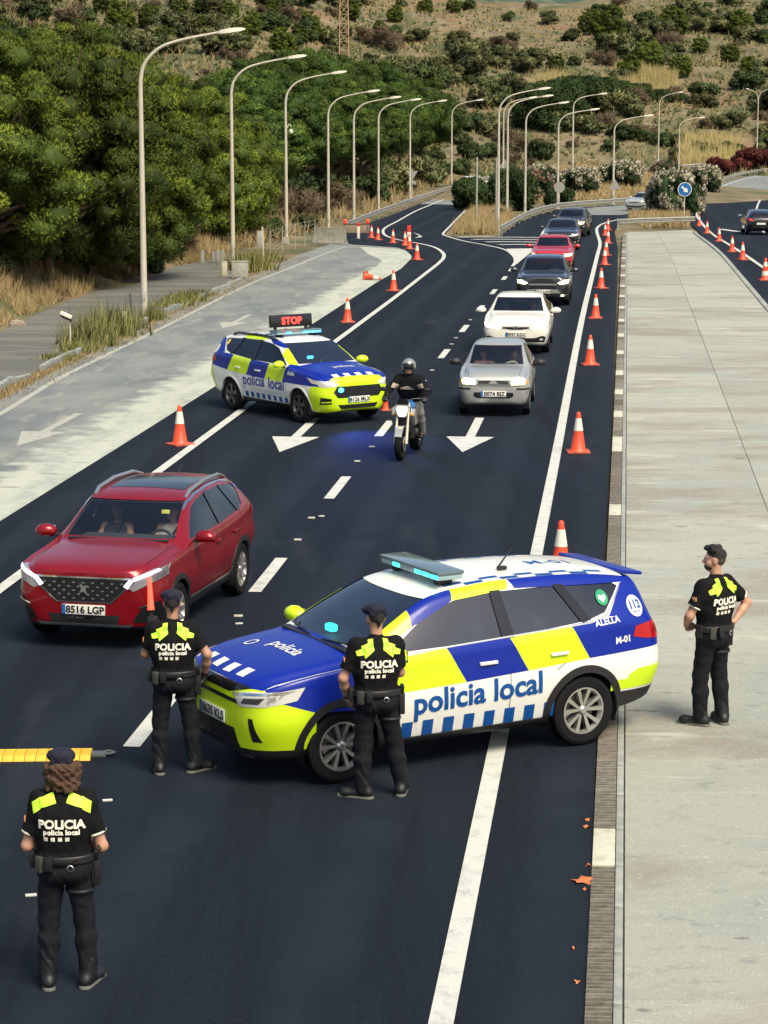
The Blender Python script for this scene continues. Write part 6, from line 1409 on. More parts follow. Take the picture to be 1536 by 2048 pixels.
far_car('black_hatchback', 'black hatchback driving away beyond the concrete median', HATCH, HS, BLKP, 1522, 470, -2.14, (1.0, 1.0, 1.02), math.atan2(1, .06), panels=hatch_panels(HLENS))
far_car('silver_sedan', 'pale silver car half hidden by the large oleander', HATCH, HS, pm('pale_silver', (.55, .57, .53), .3, .4, coat=.8), 1268, 423, 2.14, (1., 1.0, .98), HEAD - R(24), panels=hatch_panels(HLENS))
far_car('white_crossover', 'white crossover half hidden behind the island bushes', CROSS, YS, WP, 962, 391, 2.2, (1, 1, 1.06), HEAD + R(22), panels=YP)
# ================================================================ people: smooth blended bodies
def sdf_mesh(name, prims, res=.009, k=.03, wrinkle=0., wf=38., k_of=None):
    """prims: ('c', a, b, ra, rb, clip) tapered limb or ('e', centre, radii, R3, clip) ellipsoid; clip = list of (point, outward normal)"""
    lo = np.full(3, 1e9); hi = -lo; bb = []
    for p in prims:
        if p[0] == 'c':
            a, b = np.array(p[1], float), np.array(p[2], float); r = max(p[3], p[4]); l, h = np.minimum(a, b) - r, np.maximum(a, b) + r
        else:
            r = max(p[2]); l, h = np.array(p[1], float) - r, np.array(p[1], float) + r
        bb.append((l, h)); lo = np.minimum(lo, l); hi = np.maximum(hi, h)
    lo -= res * 4 + k; hi += res * 4 + k; n = np.ceil((hi - lo) / res).astype(int) + 1
    G = np.full(n, .5, np.float32); axs = [lo[i] + res * np.arange(n[i]) for i in range(3)]
    for p, (l, h) in zip(prims, bb):
        i0 = np.maximum(((l - lo - k - 2 * res) / res).astype(int), 0); i1 = np.minimum(((h - lo + k + 2 * res) / res).astype(int) + 2, n)
        X, Y, Z = np.meshgrid(*[axs[i][i0[i]:i1[i]] for i in range(3)], indexing='ij', sparse=True)
        if p[0] == 'c':
            a, b = np.array(p[1], float), np.array(p[2], float); d = b - a; L2 = max(d @ d, 1e-9)
            t = np.clip(((X - a[0]) * d[0] + (Y - a[1]) * d[1] + (Z - a[2]) * d[2]) / L2, 0, 1)
            D = np.sqrt((X - a[0] - t * d[0])**2 + (Y - a[1] - t * d[1])**2 + (Z - a[2] - t * d[2])**2) - (p[3] + (p[4] - p[3]) * t); clip = p[5] if len(p) > 5 else None
        else:
            c, r = np.array(p[1], float), np.array(p[2], float); q = [X - c[0], Y - c[1], Z - c[2]]
            if len(p) > 3 and p[3] is not None:
                M = np.array(p[3]).T; q = [M[i, 0] * q[0] + M[i, 1] * q[1] + M[i, 2] * q[2] for i in range(3)]
            k0 = np.sqrt((q[0] / r[0])**2 + (q[1] / r[1])**2 + (q[2] / r[2])**2); k1 = np.sqrt((q[0] / r[0]**2)**2 + (q[1] / r[1]**2)**2 + (q[2] / r[2]**2)**2)
            D = k0 * (k0 - 1) / np.maximum(k1, 1e-6); clip = p[4] if len(p) > 4 else None
        if clip:
            for pt, nn in clip: D = np.maximum(D, (X - pt[0]) * nn[0] + (Y - pt[1]) * nn[1] + (Z - pt[2]) * nn[2])
        S = G[i0[0]:i1[0], i0[1]:i1[1], i0[2]:i1[2]]; hh = np.clip(.5 + .5 * (S - D) / k, 0, 1)
        S[...] = S + (D - S) * hh - k * hh * (1 - hh)
    if wrinkle:
        X, Y, Z = np.meshgrid(*axs, indexing='ij', sparse=True)
        ph = 2.2 * np.sin(7.3 * Z + 3 * np.sin(5.1 * X)) + 2.0 * np.sin(11.7 * X + 6.1 * Y + 1.7)
        G += (wrinkle * (np.sin(wf * X + 3 * np.sin(wf * .37 * Z + ph) + ph) * np.sin(wf * .8 * Z + 2 * np.sin(wf * .5 * Y) - ph) + .8 * np.sin(wf * .9 * Z + wf * .7 * Y + wf * .45 * X + 1.6 * ph) * (.5 + .5 * np.sin(4.3 * Z + 2.1 * X + 1)))).astype(np.float32)
    # surface nets
    s = G < 0
    c = np.zeros(n - 1, np.int8)
    for i in (0, 1):
        for j in (0, 1):
            for m in (0, 1): c += s[i:n[0] - 1 + i, j:n[1] - 1 + j, m:n[2] - 1 + m]
    act = (c > 0) & (c < 8); ix = np.argwhere(act); idx = np.full(n - 1, -1, np.int32); idx[act] = np.arange(len(ix))
    acc = np.zeros((len(ix), 3)); cnt = np.zeros(len(ix)); off = np.array([(i, j, m) for i in (0, 1) for j in (0, 1) for m in (0, 1)])
    for e0 in range(8):
        for ax in range(3):
            if off[e0][ax]: continue
            o0 = off[e0]; o1 = o0.copy(); o1[ax] = 1
            a = G[tuple((ix + o0).T)]; b = G[tuple((ix + o1).T)]; m = (a < 0) != (b < 0)
            t = np.where(m, a / np.where(m, a - b, 1), 0); P = ix + o0 + np.outer(t, np.eye(3)[ax]); acc[m] += P[m]; cnt[m] += 1
    V = lo + res * acc / np.maximum(cnt, 1)[:, None]
    Fs = []
    for ax in range(3):
        sl = [slice(None)] * 3; sl[ax] = slice(0, n[ax] - 1); s2 = [slice(None)] * 3; s2[ax] = slice(1, None)
        a, b = s[tuple(sl)], s[tuple(s2)]; E = np.argwhere(a != b)
        u, v = [(1, 2), (2, 0), (0, 1)][ax]; E = E[(E[:, u] > 0) & (E[:, v] > 0) & (E[:, u] < n[u] - 1) & (E[:, v] < n[v] - 1)]
        eu, ev = np.eye(3, dtype=int)[u], np.eye(3, dtype=int)[v]
        q = np.stack([idx[tuple((E - eu - ev).T)], idx[tuple((E - ev).T)], idx[tuple(E.T)], idx[tuple((E - eu).T)]], 1)
        flip = a[tuple(E.T)]; q[~flip] = q[~flip][:, ::-1]; Fs.append(q)
    Fq = np.concatenate(Fs); Fq = Fq[(Fq >= 0).all(1)]
    return mesh_np(name, V, Fq, True)
def v3(*a): return np.array(a, float)
def un(a): a = np.asarray(a, float); return a / max(np.linalg.norm(a), 1e-9)
def hand_prims(w, d, nrm, thumb, curl=.6, grow=0.):
    d, nrm = un(d), un(nrm); sd_ = un(np.cross(d, nrm)); P = []
    for s in (-.022, 0, .022): P.append(('c', w + d * .02 + sd_ * s * .8, w + d * .085 + sd_ * s, .017 + grow, .016 + grow))
    for i in range(4):
        p = w + d * .09 + sd_ * (i - 1.5) * .0215; L = (.036, .041, .039, .031)[i]; a = curl * .55
        for sg in range(3):
            q = p + un(d * math.cos(a) + nrm * math.sin(a)) * L * (1, .72, .6)[sg]; P.append(('c', p, q, .0095 - .001 * sg + grow, .0088 - .001 * sg + grow)); p = q; a += curl * .9
    p = w + d * .03 + sd_ * .028 * thumb; q = p + un(d * .7 + sd_ * thumb * .6 + nrm * .35) * .042; P += [('c', p, q, .014 + grow, .011 + grow), ('c', q, q + un(d * .9 + nrm * (.3 + curl * .5)) * .032, .011 + grow, .009 + grow)]
    return P
def rotz3(a): return np.array([[math.cos(a), -math.sin(a), 0], [math.sin(a), math.cos(a), 0], [0, 0, 1.]])
def rotx3(a): return np.array([[1, 0, 0], [0, math.cos(a), -math.sin(a)], [0, math.sin(a), math.cos(a)]])
def head_prims(c, M):
    """c = middle of the head, M = 3x3 with +y the way the face looks"""
    T = lambda x, y, z: c + M @ v3(x, y, z)
    P = [('e', T(0, -.012, .025), (.075, .094, .092), M), ('e', T(0, .02, -.035), (.06, .072, .078), M), ('c', T(-.02, .055, -.085), T(.02, .055, -.085), .028, .028), ('c', T(0, .088, .012), T(0, .112, -.022), .010, .014), ('c', T(-.035, .075, .03), T(.035, .075, .03), .016, .016), ('c', T(-.02, .083, -.055), T(.02, .083, -.055), .011, .011)]
    for s in (-1, 1): P += [('e', T(s * .077, -.008, -.005), (.010, .022, .034), M), ('e', T(s * .045, .05, -.03), (.03, .03, .03), M)]
    return P
def eyes(root, c, M, skinm):
    for s in (-1, 1):
        e = MB().ball((0, 0, 0), (.013, .008, .009), 10).build('eye', pm('eye_white', (.5, .48, .44), .3), root); e.location = c + M @ v3(s * .031, .083, .005); e.rotation_euler = Matrix(M.tolist()).to_euler()
        MB().ball((0, .005, 0), (.007, .006, .008), 8).build('iris', pm('iris_dark', (.02, .015, .012), .2), e)
    m = MB().ball((0, 0, 0), (.022, .008, .007), 10).build('lips', pm('lips', (.30, .09, .075), .5), root); m.location = c + M @ v3(0, .092, -.055); m.rotation_euler = Matrix(M.tolist()).to_euler()
SKIN = [pm('skin_warm', (.46, .25, .16), .5, var=.08, vscale=20), pm('skin_tan', (.40, .21, .13), .5, var=.08, vscale=20)]
UNI = pm('black_uniform_cloth', (.0045, .0046, .0058), .85, spec=.2, bump=.3, bscale=120); TROU = pm('dark_uniform_trousers', (.009, .0098, .0135), .85, spec=.2, bump=.3, bscale=120)
BOOT = pm('black_boot_leather', (.008, .008, .009), .5); SOLE = pm('grey_shoe_sole', (.10, .105, .09), .7)
NAVY = pm('navy_beret_felt', (.006, .007, .022), .9); GEAR = pm('black_duty_gear', (.010, .010, .011), .5); GEAR2 = pm('olive_pouch', (.045, .045, .035), .7)
HIVIS = pm('hi_vis_yellow', (.58, .97, .05), .55); PRINT = pm('reflective_print', (.85, .82, .68), .5)
DHAIR = pm('dark_hair', (.012, .010, .009), .6, bump=.8, bscale=120); BHAIR = pm('brown_curls', (.075, .035, .018), .65, bump=.9, bscale=80)
GLOVE = pm('black_glove', (.010, .010, .011), .6); WATCH = pm('watch_black', (.02, .02, .02), .3)
def limbs(J, g=0.):
    """skin limbs of a standing body; g grows them"""
    P = []
    for s in 'LR':
        sh, el, wr_ = J['sh' + s], J['el' + s], J['wr' + s]
        P += [('c', sh, el, .053 + g, .042 + g), ('e', sh + (el - sh) * .45, (.05 + g, .05 + g, .05 + g)), ('c', el, el + (wr_ - el) * .4, .043 + g, .042 + g), ('c', el + (wr_ - el) * .4, wr_, .042 + g, .027 + g)]
    return P
def legs(J, r=(.088, .062, .056, .042)):
    P = []
    for s in 'LR':
        h, kn, an = J['hp' + s], J['kn' + s], J['an' + s]
        P += [('c', h, kn, r[0], r[1]), ('c', kn, kn + (an - kn) * .35, r[1], r[2] + .008), ('c', kn + (an - kn) * .35, an, r[2] + .008, r[3])]
    return P
def torso(J, g=0., belly=0.):
    rt, fw = J['rt'], J['fw']; pe, ch, nk = J['pe'], J['ch'], J['nk']; w = J.get('w', 1.)
    m1, m2 = pe + (ch - pe) * .38, pe + (ch - pe) * .7
    return [('c', pe - rt * .085, pe + rt * .085, .115 + g, .115 + g), ('c', pe - rt * .07 - fw * .045, pe + rt * .07 - fw * .045, .10 + g, .10 + g), ('c', m1 - rt * .065 * w, m1 + rt * .065 * w, .108 + g + belly, .108 + g + belly), ('c', m2 - rt * .085 * w, m2 + rt * .085 * w, .118 + g, .118 + g), ('c', ch - rt * .10 * w, ch + rt * .10 * w, .118 + g, .118 + g), ('c', J['shL'], J['shR'], .062 + g, .062 + g), ('c', ch + (nk - ch) * .5 - rt * .08 * w, ch + (nk - ch) * .5 + rt * .08 * w, .09 + g * .8, .09 + g * .8)]
def stand(ank, kn=None, lean=0., w=1., arms=None):
    """standing skeleton, facing +y; ank = ((x,y,toe_angle) left, right)"""
    J = dict(rt=v3(1, 0, 0), fw=v3(0, 1, 0), pe=v3(0, 0, .96), ch=v3(0, -.01, 1.31), nk=v3(0, -.015, 1.46), w=w)
    J['shL'], J['shR'] = v3(-.178 * w, -.01, 1.415), v3(.178 * w, -.01, 1.415)
    for s, sg, (ax_, ay, tt) in (('L', -1, ank[0]), ('R', 1, ank[1])):
        J['hp' + s] = v3(sg * .088, 0, .92); J['an' + s] = v3(ax_, ay, .09); J['kn' + s] = (J['hp' + s] + J['an' + s]) / 2 + v3(sg * .012, .03, .0)
        J['toe' + s] = J['an' + s] + v3(math.sin(tt) * .16, math.cos(tt) * .16, -.06)
    for s in 'LR': J['el' + s], J['wr' + s] = (v3(*arms[s][0]), v3(*arms[s][1]))
    return J
def patch_on(root, B, polys, mat, name, off=.006, side='r', nmin=-.05):
    for poly in polys:
        me = B.patch(poly, side, off, None, nmin)
        if len(me.polygons): link(name, me, mat, root)
def officer(label, px, py, yaw, H, J, hands, headyaw=0., tilt=0., beret=True, hair=None, gloves='', skin=0, face=False, sleeve=.52, hivis='jag', pouch='L', holster='R', watch=None, trim=False, tattoo=False, zoff=.03):
    p = gp(px, py, zoff); sc = H / 1.78
    t = thing('person', label, 'person', p, yaw, 'police officers', sc)
    hc = J['nk'] + v3(0, .02, .205) + v3(*J.get('hoff', (0, 0, 0))); M = rotz3(headyaw) @ rotx3(tilt)
    P = torso(J) + limbs(J) + legs(J) + head_prims(hc, M) + [('c', J['nk'] - v3(0, 0, .03), hc + v3(0, -.015, -.06), .056, .054)]
    for s, sg in (('L', -1), ('R', 1)):
        d, nrm, th, cu = hands[s]; P += hand_prims(J['wr' + s], v3(*d), v3(*nrm), th, cu)
        P += [('c', J['an' + s] - v3(0, 0, .04), J['toe' + s] * v3(1, 1, 1) + v3(0, 0, .012), .032, .024)]
    body = link('body', sdf_mesh('body', P, .0085, .022), SKIN[skin], t)
    if face: eyes(t, hc, M, None)
    # shirt with body armour, short sleeves
    P = torso(J, .022)
    zt = J['pe'][2] + .03
    P = [(*q, [(v3(0, 0, zt), v3(0, 0, -1))]) if q[0] == 'c' else q for q in P] 
    P += [('e', J['ch'] + v3(0, .06, -.12), (.165 * J['w'], .11, .19)), ('e', J['ch'] + v3(0, -.075, -.09), (.165 * J['w'], .07, .20)), ('c', J['nk'] + v3(0, -.012, -.02), J['nk'] + v3(0, .0, .035), .075, .064)]
    for s in 'LR':
        sh, el = J['sh' + s], J['el' + s]; d = un(el - sh); P.append(('c', sh - d * .01, el, .073, .068, [(sh + d * np.linalg.norm(el - sh) * (sleeve + .2), d)]))
    shirt_me = sdf_mesh('shirt', P, .0085, .03, .0036, 24); shirt = link('shirt', shirt_me, UNI, t); SB = Body(shirt_me)
    # trousers
    P = legs(J, (.102, .078, .070, .070)) + [('c', J['pe'] - v3(.085, .01, .02), J['pe'] + v3(.085, -.01, -.02), .128, .128, [(v3(0, 0, J['pe'][2] + .055), v3(0, 0, 1))]), ('c', J['pe'] - v3(.07, .05, .05), J['pe'] + v3(.07, -.05, -.05), .112, .112, [(v3(0, 0, J['pe'][2] + .055), v3(0, 0, 1))])]
    link('trousers', sdf_mesh('trousers', P, .0095, .03, .0055, 22), TROU, t)
    for s in 'LR':
        a, toe = J['an' + s], J['toe' + s]; f = un((toe - a) * v3(1, 1, 0)); fl = [(v3(0, 0, .012), v3(0, 0, -1))]
        link('boot', sdf_mesh('boot', [('c', a + v3(0, 0, .12), a - f * .02, .062, .058), ('c', a - f * .055 + v3(0, 0, -.035), toe + f * .02 + v3(0, 0, .005), .048, .044, fl), ('e', toe + f * .0 + v3(0, 0, .012), (.05, .05, .04), None, fl)], .009, .03), BOOT, t)
        link('sole', sdf_mesh('sole', [('c', a * v3(1, 1, 0) - f * .06, toe * v3(1, 1, 0) + f * .045, .050, .046, [(v3(0, 0, .03), v3(0, 0, 1)), (v3(0, 0, 0), v3(0, 0, -1))])], .008, .01), SOLE, t)
    # duty belt, pouches, holster
    z0 = J['pe'][2] + .045; b = MB(); V, Fc = [], []
    for i in range(36):
        a = 2 * math.pi * i / 36; rx_, ry_ = .218, .155
        for rr_, zz in ((1, -.03), (1.035, -.022), (1.035, .022), (1, .03)): V.append((rx_ * rr_ * math.cos(a), ry_ * rr_ * math.sin(a) - .02, z0 + zz))
    for i in range(36):
        for j in range(3): Fc.append((4 * i + j, 4 * ((i + 1) % 36) + j, 4 * ((i + 1) % 36) + j + 1, 4 * i + j + 1))
    b.add(V, Fc).build('duty_belt', GEAR, t)
    def bx(nm, x, y, z, d, mat, rz=0, bev=.012):
        o = MB().box((0, 0, 0), d, bev).build(nm, mat, t); o.location = (x, y, z); o.rotation_euler = (0, 0, rz)
    sg = -1 if pouch == 'L' else 1
    bx('pouch', sg * .165, -.135, z0 - .03, (.06, .045, .12), GEAR2, sg * .7); bx('pouch', sg * .095, -.178, z0 - .02, (.06, .04, .1), GEAR, sg * .2); bx('radio', sg * .23, -.02, z0 - .02, (.04, .07, .13), GEAR)
    hs = 1 if holster == 'R' else -1
    MB().box((0, 0, 0), (.055, .10, .20), .015).box((0, -.03, .13), (.035, .06, .1), .012, Matrix.Rotation(R(20), 3, 'X')).build('holster', GEAR, t).location = (hs * .235, .01, z0 - .13)
    link('thigh_strap', MB().lathe([(.105, -.015), (.11, 0), (.105, .015)], 24).mesh('thigh_strap'), GEAR, t).location = J['hp' + holster] + (J['kn' + holster] - J['hp' + holster]) * .42
    MB().lathe([(.020, -.003), (.026, 0), (.020, .003)], 18, axis='y', closed=True).build('key_ring', STEEL, t).location = (.06, -.178, z0 - .05)
    # hi-vis yokes and lettering
    if hivis == 'jag':
        for s in (-1, 1):
            patch_on(t, SB, [[(s * x, z) for x, z in pl] for pl in ([(.055, 1.478), (.155, 1.44), (.125, 1.335), (.04, 1.405)], [(.12, 1.43), (.205, 1.395), (.195, 1.355), (.11, 1.37)], [(.045, 1.50), (.09, 1.49), (.10, 1.42), (.05, 1.42)])], HIVIS, 'hi_vis_patch')
    else:
        for s in (-1, 1): patch_on(t, SB, [[(s * x, z) for x, z in pl] for pl in ([(.035, 1.43), (.06, 1.50), (.17, 1.455), (.155, 1.39)], [(.15, 1.47), (.215, 1.43), (.205, 1.345), (.15, 1.385)])], HIVIS, 'hi_vis_patch')
    def txt(s_, size, z, bold, sp=1.):
        V2, Fc = text2d(s_, size, bold, 'CENTER', sp); link('back_print', SB.decal2d(V2=[(a, z + b_) for a, b_ in V2], Fc=Fc, side='r', off=.008), PRINT, t)
    txt('POLICIA', .088, 1.25, .004, 1.04); txt('policia local', .052, 1.203, .0026, 1.06)
    for i in range(4):
        x = -.115 + i * .052; me = SB.patch(rect(x - .015, x + .015, 1.152, 1.182), 'r', .006, None, .0)
        if len(me.polygons): link('back_square', me, PRINT, t)
    for s in 'LR':
        sh, el = J['sh' + s], J['el' + s]; d = un(el - sh); L = np.linalg.norm(el - sh)
        if trim:
            o = MB().lathe([(.066, -.007), (.071, -.006), (.071, .006), (.066, .007)], 24, closed=True).build('sleeve_trim', PRINT, t); o.location = sh + d * L * (sleeve + .17); o.rotation_euler = Vector(d).to_track_quat('Z', 'Y').to_euler()
    o = MB().box((0, 0, 0), (.012, .05, .04), .004).build('shoulder_badge', pm('badge_orange', (.55, .25, .10), .6), t); o.location = J['shL'] + (J['elL'] - J['shL']) * .38 + v3(-.07, -.012, 0)
    # gloves, watch, hair, beret
    for s in gloves:
        d, nrm, th, cu = hands[s]; w_ = J['wr' + s]; link('glove', sdf_mesh('glove', hand_prims(w_, v3(*d), v3(*nrm), th, cu, .005) + [('c', w_ - un(w_ - J['el' + s]) * .03, w_ + un(v3(*d)) * .03, .036, .03)], .008, .014), GLOVE, t)
    if watch:
        o = MB().lathe([(.030, -.012), (.034, 0), (.030, .012)], 18).box((-.034, 0, 0), (.012, .034, .034), .006).build('watch', WATCH, t); w_ = J['wr' + watch]; o.location = w_ - un(w_ - J['el' + watch]) * .02; o.rotation_euler = Vector(un(w_ - J['el' + watch])).to_track_quat('Z', 'Y').to_euler()
    T = lambda x, y, z: hc + M @ v3(x, y, z)
    if hair == 'curly':
        Q = [('e', T(0, -.035, -.02), (.098, .095, .115), M)] + [('e', T((.088 + .03 * rng.random()) * math.sin(a), -(.07 + .03 * rng.random()) * math.cos(a) - .02, zz), tuple(rng.uniform(.014, .03, 3)), M) for zz, a in zip(rng.uniform(-.16, .03, 130), rng.uniform(-2.0, 2.0, 130))]
        Q = [(*q, [(T(0, .03, 0), M @ v3(0, 1, 0)), ]) for q in Q]
        link('hair', sdf_mesh('hair', Q, .007, .012, .004, 95), BHAIR, t)
    elif hair == 'quiff':
        link('hair', sdf_mesh('hair', [('e', T(0, -.018, .05), (.081, .099, .080), M, [(T(0, .0, .032), M @ v3(0, .42, -1))])] + [('e', T(rng.normal(0, .03), rng.uniform(-.05, .075), .118 + rng.uniform(-.012, .018)), (.022, .034, .022), M) for _ in range(22)], .0065, .014, .002, 120), DHAIR, t)
        link('hair_fade', sdf_mesh('hair_fade', [('e', T(0, -.014, .02), (.0775, .0965, .094), M, [(T(0, -.02, -.02), M @ v3(0, .9, -.45))])], .007, .01), pm('faded_hair', (.06, .038, .028), .8), t)
        link('beard', sdf_mesh('beard', [('e', T(0, .035, -.065), (.061, .066, .052), M, [(T(0, .02, -.055), M @ v3(0, -.45, .9))])], .007, .01), DHAIR, t)
    else:
        link('hair', sdf_mesh('hair', [('e', T(0, -.022, .035), (.079, .092, .088), M, [(T(0, .0, -.03), M @ v3(0, .3, -1))]), ('c', T(0, -.095, .0), T(0, -.085, -.055), .022, .012)], .007, .015), DHAIR, t)
    if beret:
        link('beret', sdf_mesh('beret', [('e', T(0, -.005, .085), (.098, .112, .058), M @ rotx3(-.12)), ('e', T(-.045, .035, .075), (.07, .09, .04), M), ('c', T(-.05, -.075, .05), T(.05, -.075, .05), .028, .028), ('c', T(-.055, .05, .06), T(.055, .05, .06), .028, .028)], .008, .03, .002, 40), NAVY, t)
    if tattoo:
        TB = Body(body.data); a_ = J['elR'] + (J['wrR'] - J['elR']) * .18
        for k in range(5): patch_on(t, TB, [circ(a_[0] + .012 * math.sin(k * 2), a_[2] + .02 - .018 * k, .013, 7)], pm('tattoo_ink', (.07, .06, .05), .6), 'tattoo', .003, 'r', -.2)
    return t
A = stand(((-.135, -.02, -.15), (.155, .0, .35)), arms=dict(L=((-.265, -.01, 1.08), (-.13, .22, 1.07)), R=((.275, -.01, 1.07), (.16, .23, 1.04))), w=.93)
officer('officer with long curly brown hair and navy beret seen from behind', 135, 1972, R(2), 1.70, A, dict(L=((.75, .6, .1), (.4, -.3, -1), -1, .9), R=((-.75, .6, .1), (-.4, -.3, -1), 1, .9)), hair='curly', hivis='bar', trim=True, tattoo=True)
Bj = stand(((-.15, .0, -.15), (.20, .03, .9)), arms=dict(L=((-.265, .06, 1.17), (-.205, .24, 1.36)), R=((.325, -.06, 1.18), (.30, .06, .95))))
ob = officer('officer in navy beret raising a glowing red wand before the red crossover', 350, 1546, R(4), 1.72, Bj, dict(L=((-.02, .15, 1), (.4, 1, 0), -1, 1.3), R=((-.25, .3, -.9), (-1, 0, .1), -1, 1.0)), gloves='LR', watch=None, skin=1)
Cj = stand(((-.12, .02, -1.0), (.25, .06, .35)), arms=dict(L=((-.30, .0, 1.13), (-.245, .12, .92)), R=((.24, .08, 1.14), (.10, .24, 1.10))))
officer('officer in navy beret standing at the front wheel of the near police car', 752, 1596, R(12), 1.76, Cj, dict(L=((.45, .45, -.75), (1, .1, .2), 1, .9), R=((-.8, .5, .1), (-.3, -.4, -1), 1, .9)), headyaw=R(8), watch='L', skin=0)
Dj = stand(((-.10, .06, -.3), (.13, -.03, .5)), arms=dict(L=((-.30, .05, 1.14), (-.15, .22, 1.02)), R=((.40, -.09, 1.20), (.20, -.09, 1.03))))
officer('dark haired officer without cap standing hands on hips on the median', 1422, 1450, R(42), 1.80, Dj, dict(L=((.6, .35, -.3), (.5, -.8, -.3), 1, .7), R=((-.75, .5, -.35), (-.3, -.8, .2), -1, .6)), headyaw=R(36), beret=False, hair='quiff', face=True, trim=True, skin=0, zoff=.052)
# glowing wand in the raised glove
wl = ob.matrix_basis @ Vector((Bj['wrL'] + v3(-.005, .075, .09)).tolist())
t = thing('light_wand', 'glowing red traffic wand held up by the officer', 'wand', wl, 0, None, ob.scale[0])
t.rotation_euler = (R(-8), R(-3), 0)
WANDM = pm('wand_red_glow', (.9, .08, .04), .4, emit=(1, .03, .015), estr=2.0)
MB().lathe([(0, -.10), (.017, -.10), (.018, .06), (.03, .075), (.034, .09), (.0, .09)], 16).build('handle', BLACK, t); MB().lathe([(.0, .092), (.034, .092), (.030, .12), (.020, .38), (.016, .405), (0, .41)], 16).build('glowing_cone', WANDM, t)

# ---------------- people in the cars
def occupant(label, carloc, h, seat, shirt, hairm, hairlen, drive=False, yaw=0., sk=0, raise_=False, belt=True, scale=.93):
    m = Matrix.Rotation(h, 4, 'Z'); p = Vector((carloc[0], carloc[1], carloc[2] + .035)) + m @ Vector(seat)
    t = thing('person', label, 'person', p, h - math.pi / 2, 'people inside the cars', scale)
    J = dict(rt=v3(1, 0, 0), fw=v3(0, 1, 0), pe=v3(0, 0, .0), ch=v3(0, -.09, .34), nk=v3(0, -.10, .49), shL=v3(-.165, -.09, .445), shR=v3(.165, -.09, .445), w=.95)
    for s, sg in (('L', -1), ('R', 1)):
        J['hp' + s], J['kn' + s], J['an' + s] = v3(sg * .09, 0, -.02), v3(sg * .13, .42, .07), v3(sg * .13, .62, -.28)
        J['el' + s] = v3(sg * .25, .08, .22); J['wr' + s] = v3(sg * .13, .36, .30) if drive else v3(sg * .10, .22, .14)
    if raise_: J['wrR'] = v3(.12, .2, .36)
    hc = J['nk'] + v3(0, .02, .20); M = rotz3(yaw)
    P = torso(J) + limbs(J) + legs(J) + head_prims(hc, M) + [('c', J['nk'] - v3(0, 0, .03), hc + v3(0, -.01, -.06), .052, .05)]
    for s, sg in (('L', -1), ('R', 1)): P += hand_prims(J['wr' + s], v3(-sg * .3, .9, .2), v3(-sg * .6, 0, -.8), sg, .9)
    link('body', sdf_mesh('body', P, .0125, .025), SKIN[sk], t); eyes(t, hc, M, None)
    Q = torso(J, .014)
    if not hairlen == 'tank': Q += [('c', J['sh' + s], J['sh' + s] + (J['el' + s] - J['sh' + s]) * .7, .066, .06) for s in 'LR']
    else: Q = [q for q in Q if not np.allclose(q[1], J['shL'])]
    link('shirt', sdf_mesh('shirt', Q, .0125, .03, .002, 30), shirt, t)
    link('trousers', sdf_mesh('trousers', legs(J, (.105, .08, .07, .06)), .014, .03), TROU, t)
    T = lambda x, y, z: hc + M @ v3(x, y, z); cl = [(T(0, .045, .04), M @ v3(0, 1, -.35))]
    Q = [('e', T(0, -.015, .045), (.088, .104, .092), M, cl)]
    if hairlen in ('long', 'tank'): Q += [('c', T(s * .08, -.03, .02), T(s * .085, -.03, -.20), .036, .03) for s in (-1, 1)] + [('e', T(0, -.07, -.07), (.085, .05, .15), M)]
    link('hair', sdf_mesh('hair', Q, .012, .02, .004, 60), hairm, t)
    if belt: MB().tube([J['shL'] + v3(.06, .10, .05), J['ch'] + v3(.02, .155, -.04), J['pe'] + v3(.16, .14, .08)], .018, 6).build('seat_belt', BLACK, t)
    return t
BEIGE = pm('pale_top', (.55, .50, .42), .8); PINKT = pm('salmon_top', (.55, .24, .17), .8); DARKT = pm('dark_top', (.03, .03, .035), .8)
redl = red.location
occupant('driver of the red crossover in a pale top', redl, hdr, (.02, .36, .60), BEIGE, DHAIR, 'tank', True, R(-8))
occupant('long haired passenger of the red crossover in a sleeveless top', redl, hdr, (.02, -.36, .60), DARKT, DHAIR, 'tank', False, R(30), raise_=True)
occupant('passenger of the silver hatchback in a salmon top', mic_loc, HEAD, (-.02, -.31, .46), PINKT, DHAIR, 'short', False, 0, belt=True)
occupant('dark haired driver of the silver hatchback', mic_loc, HEAD, (-.02, .31, .46), DARKT, DHAIR, 'short', True, R(40), 1)
occupant('driver of the white hatchback', whi_loc, HEAD, (-.10, .35, .46), DARKT, DHAIR, 'short', True, 0)
occupant('passenger of the white hatchback in a pale top', whi_loc, HEAD, (-.10, -.35, .46), BEIGE, DHAIR, 'long', False, 0)
occupant('driver of the grey crossover', yar_loc, HEAD, (-.10, .35, .58), BEIGE, DHAIR, 'short', True, 0)

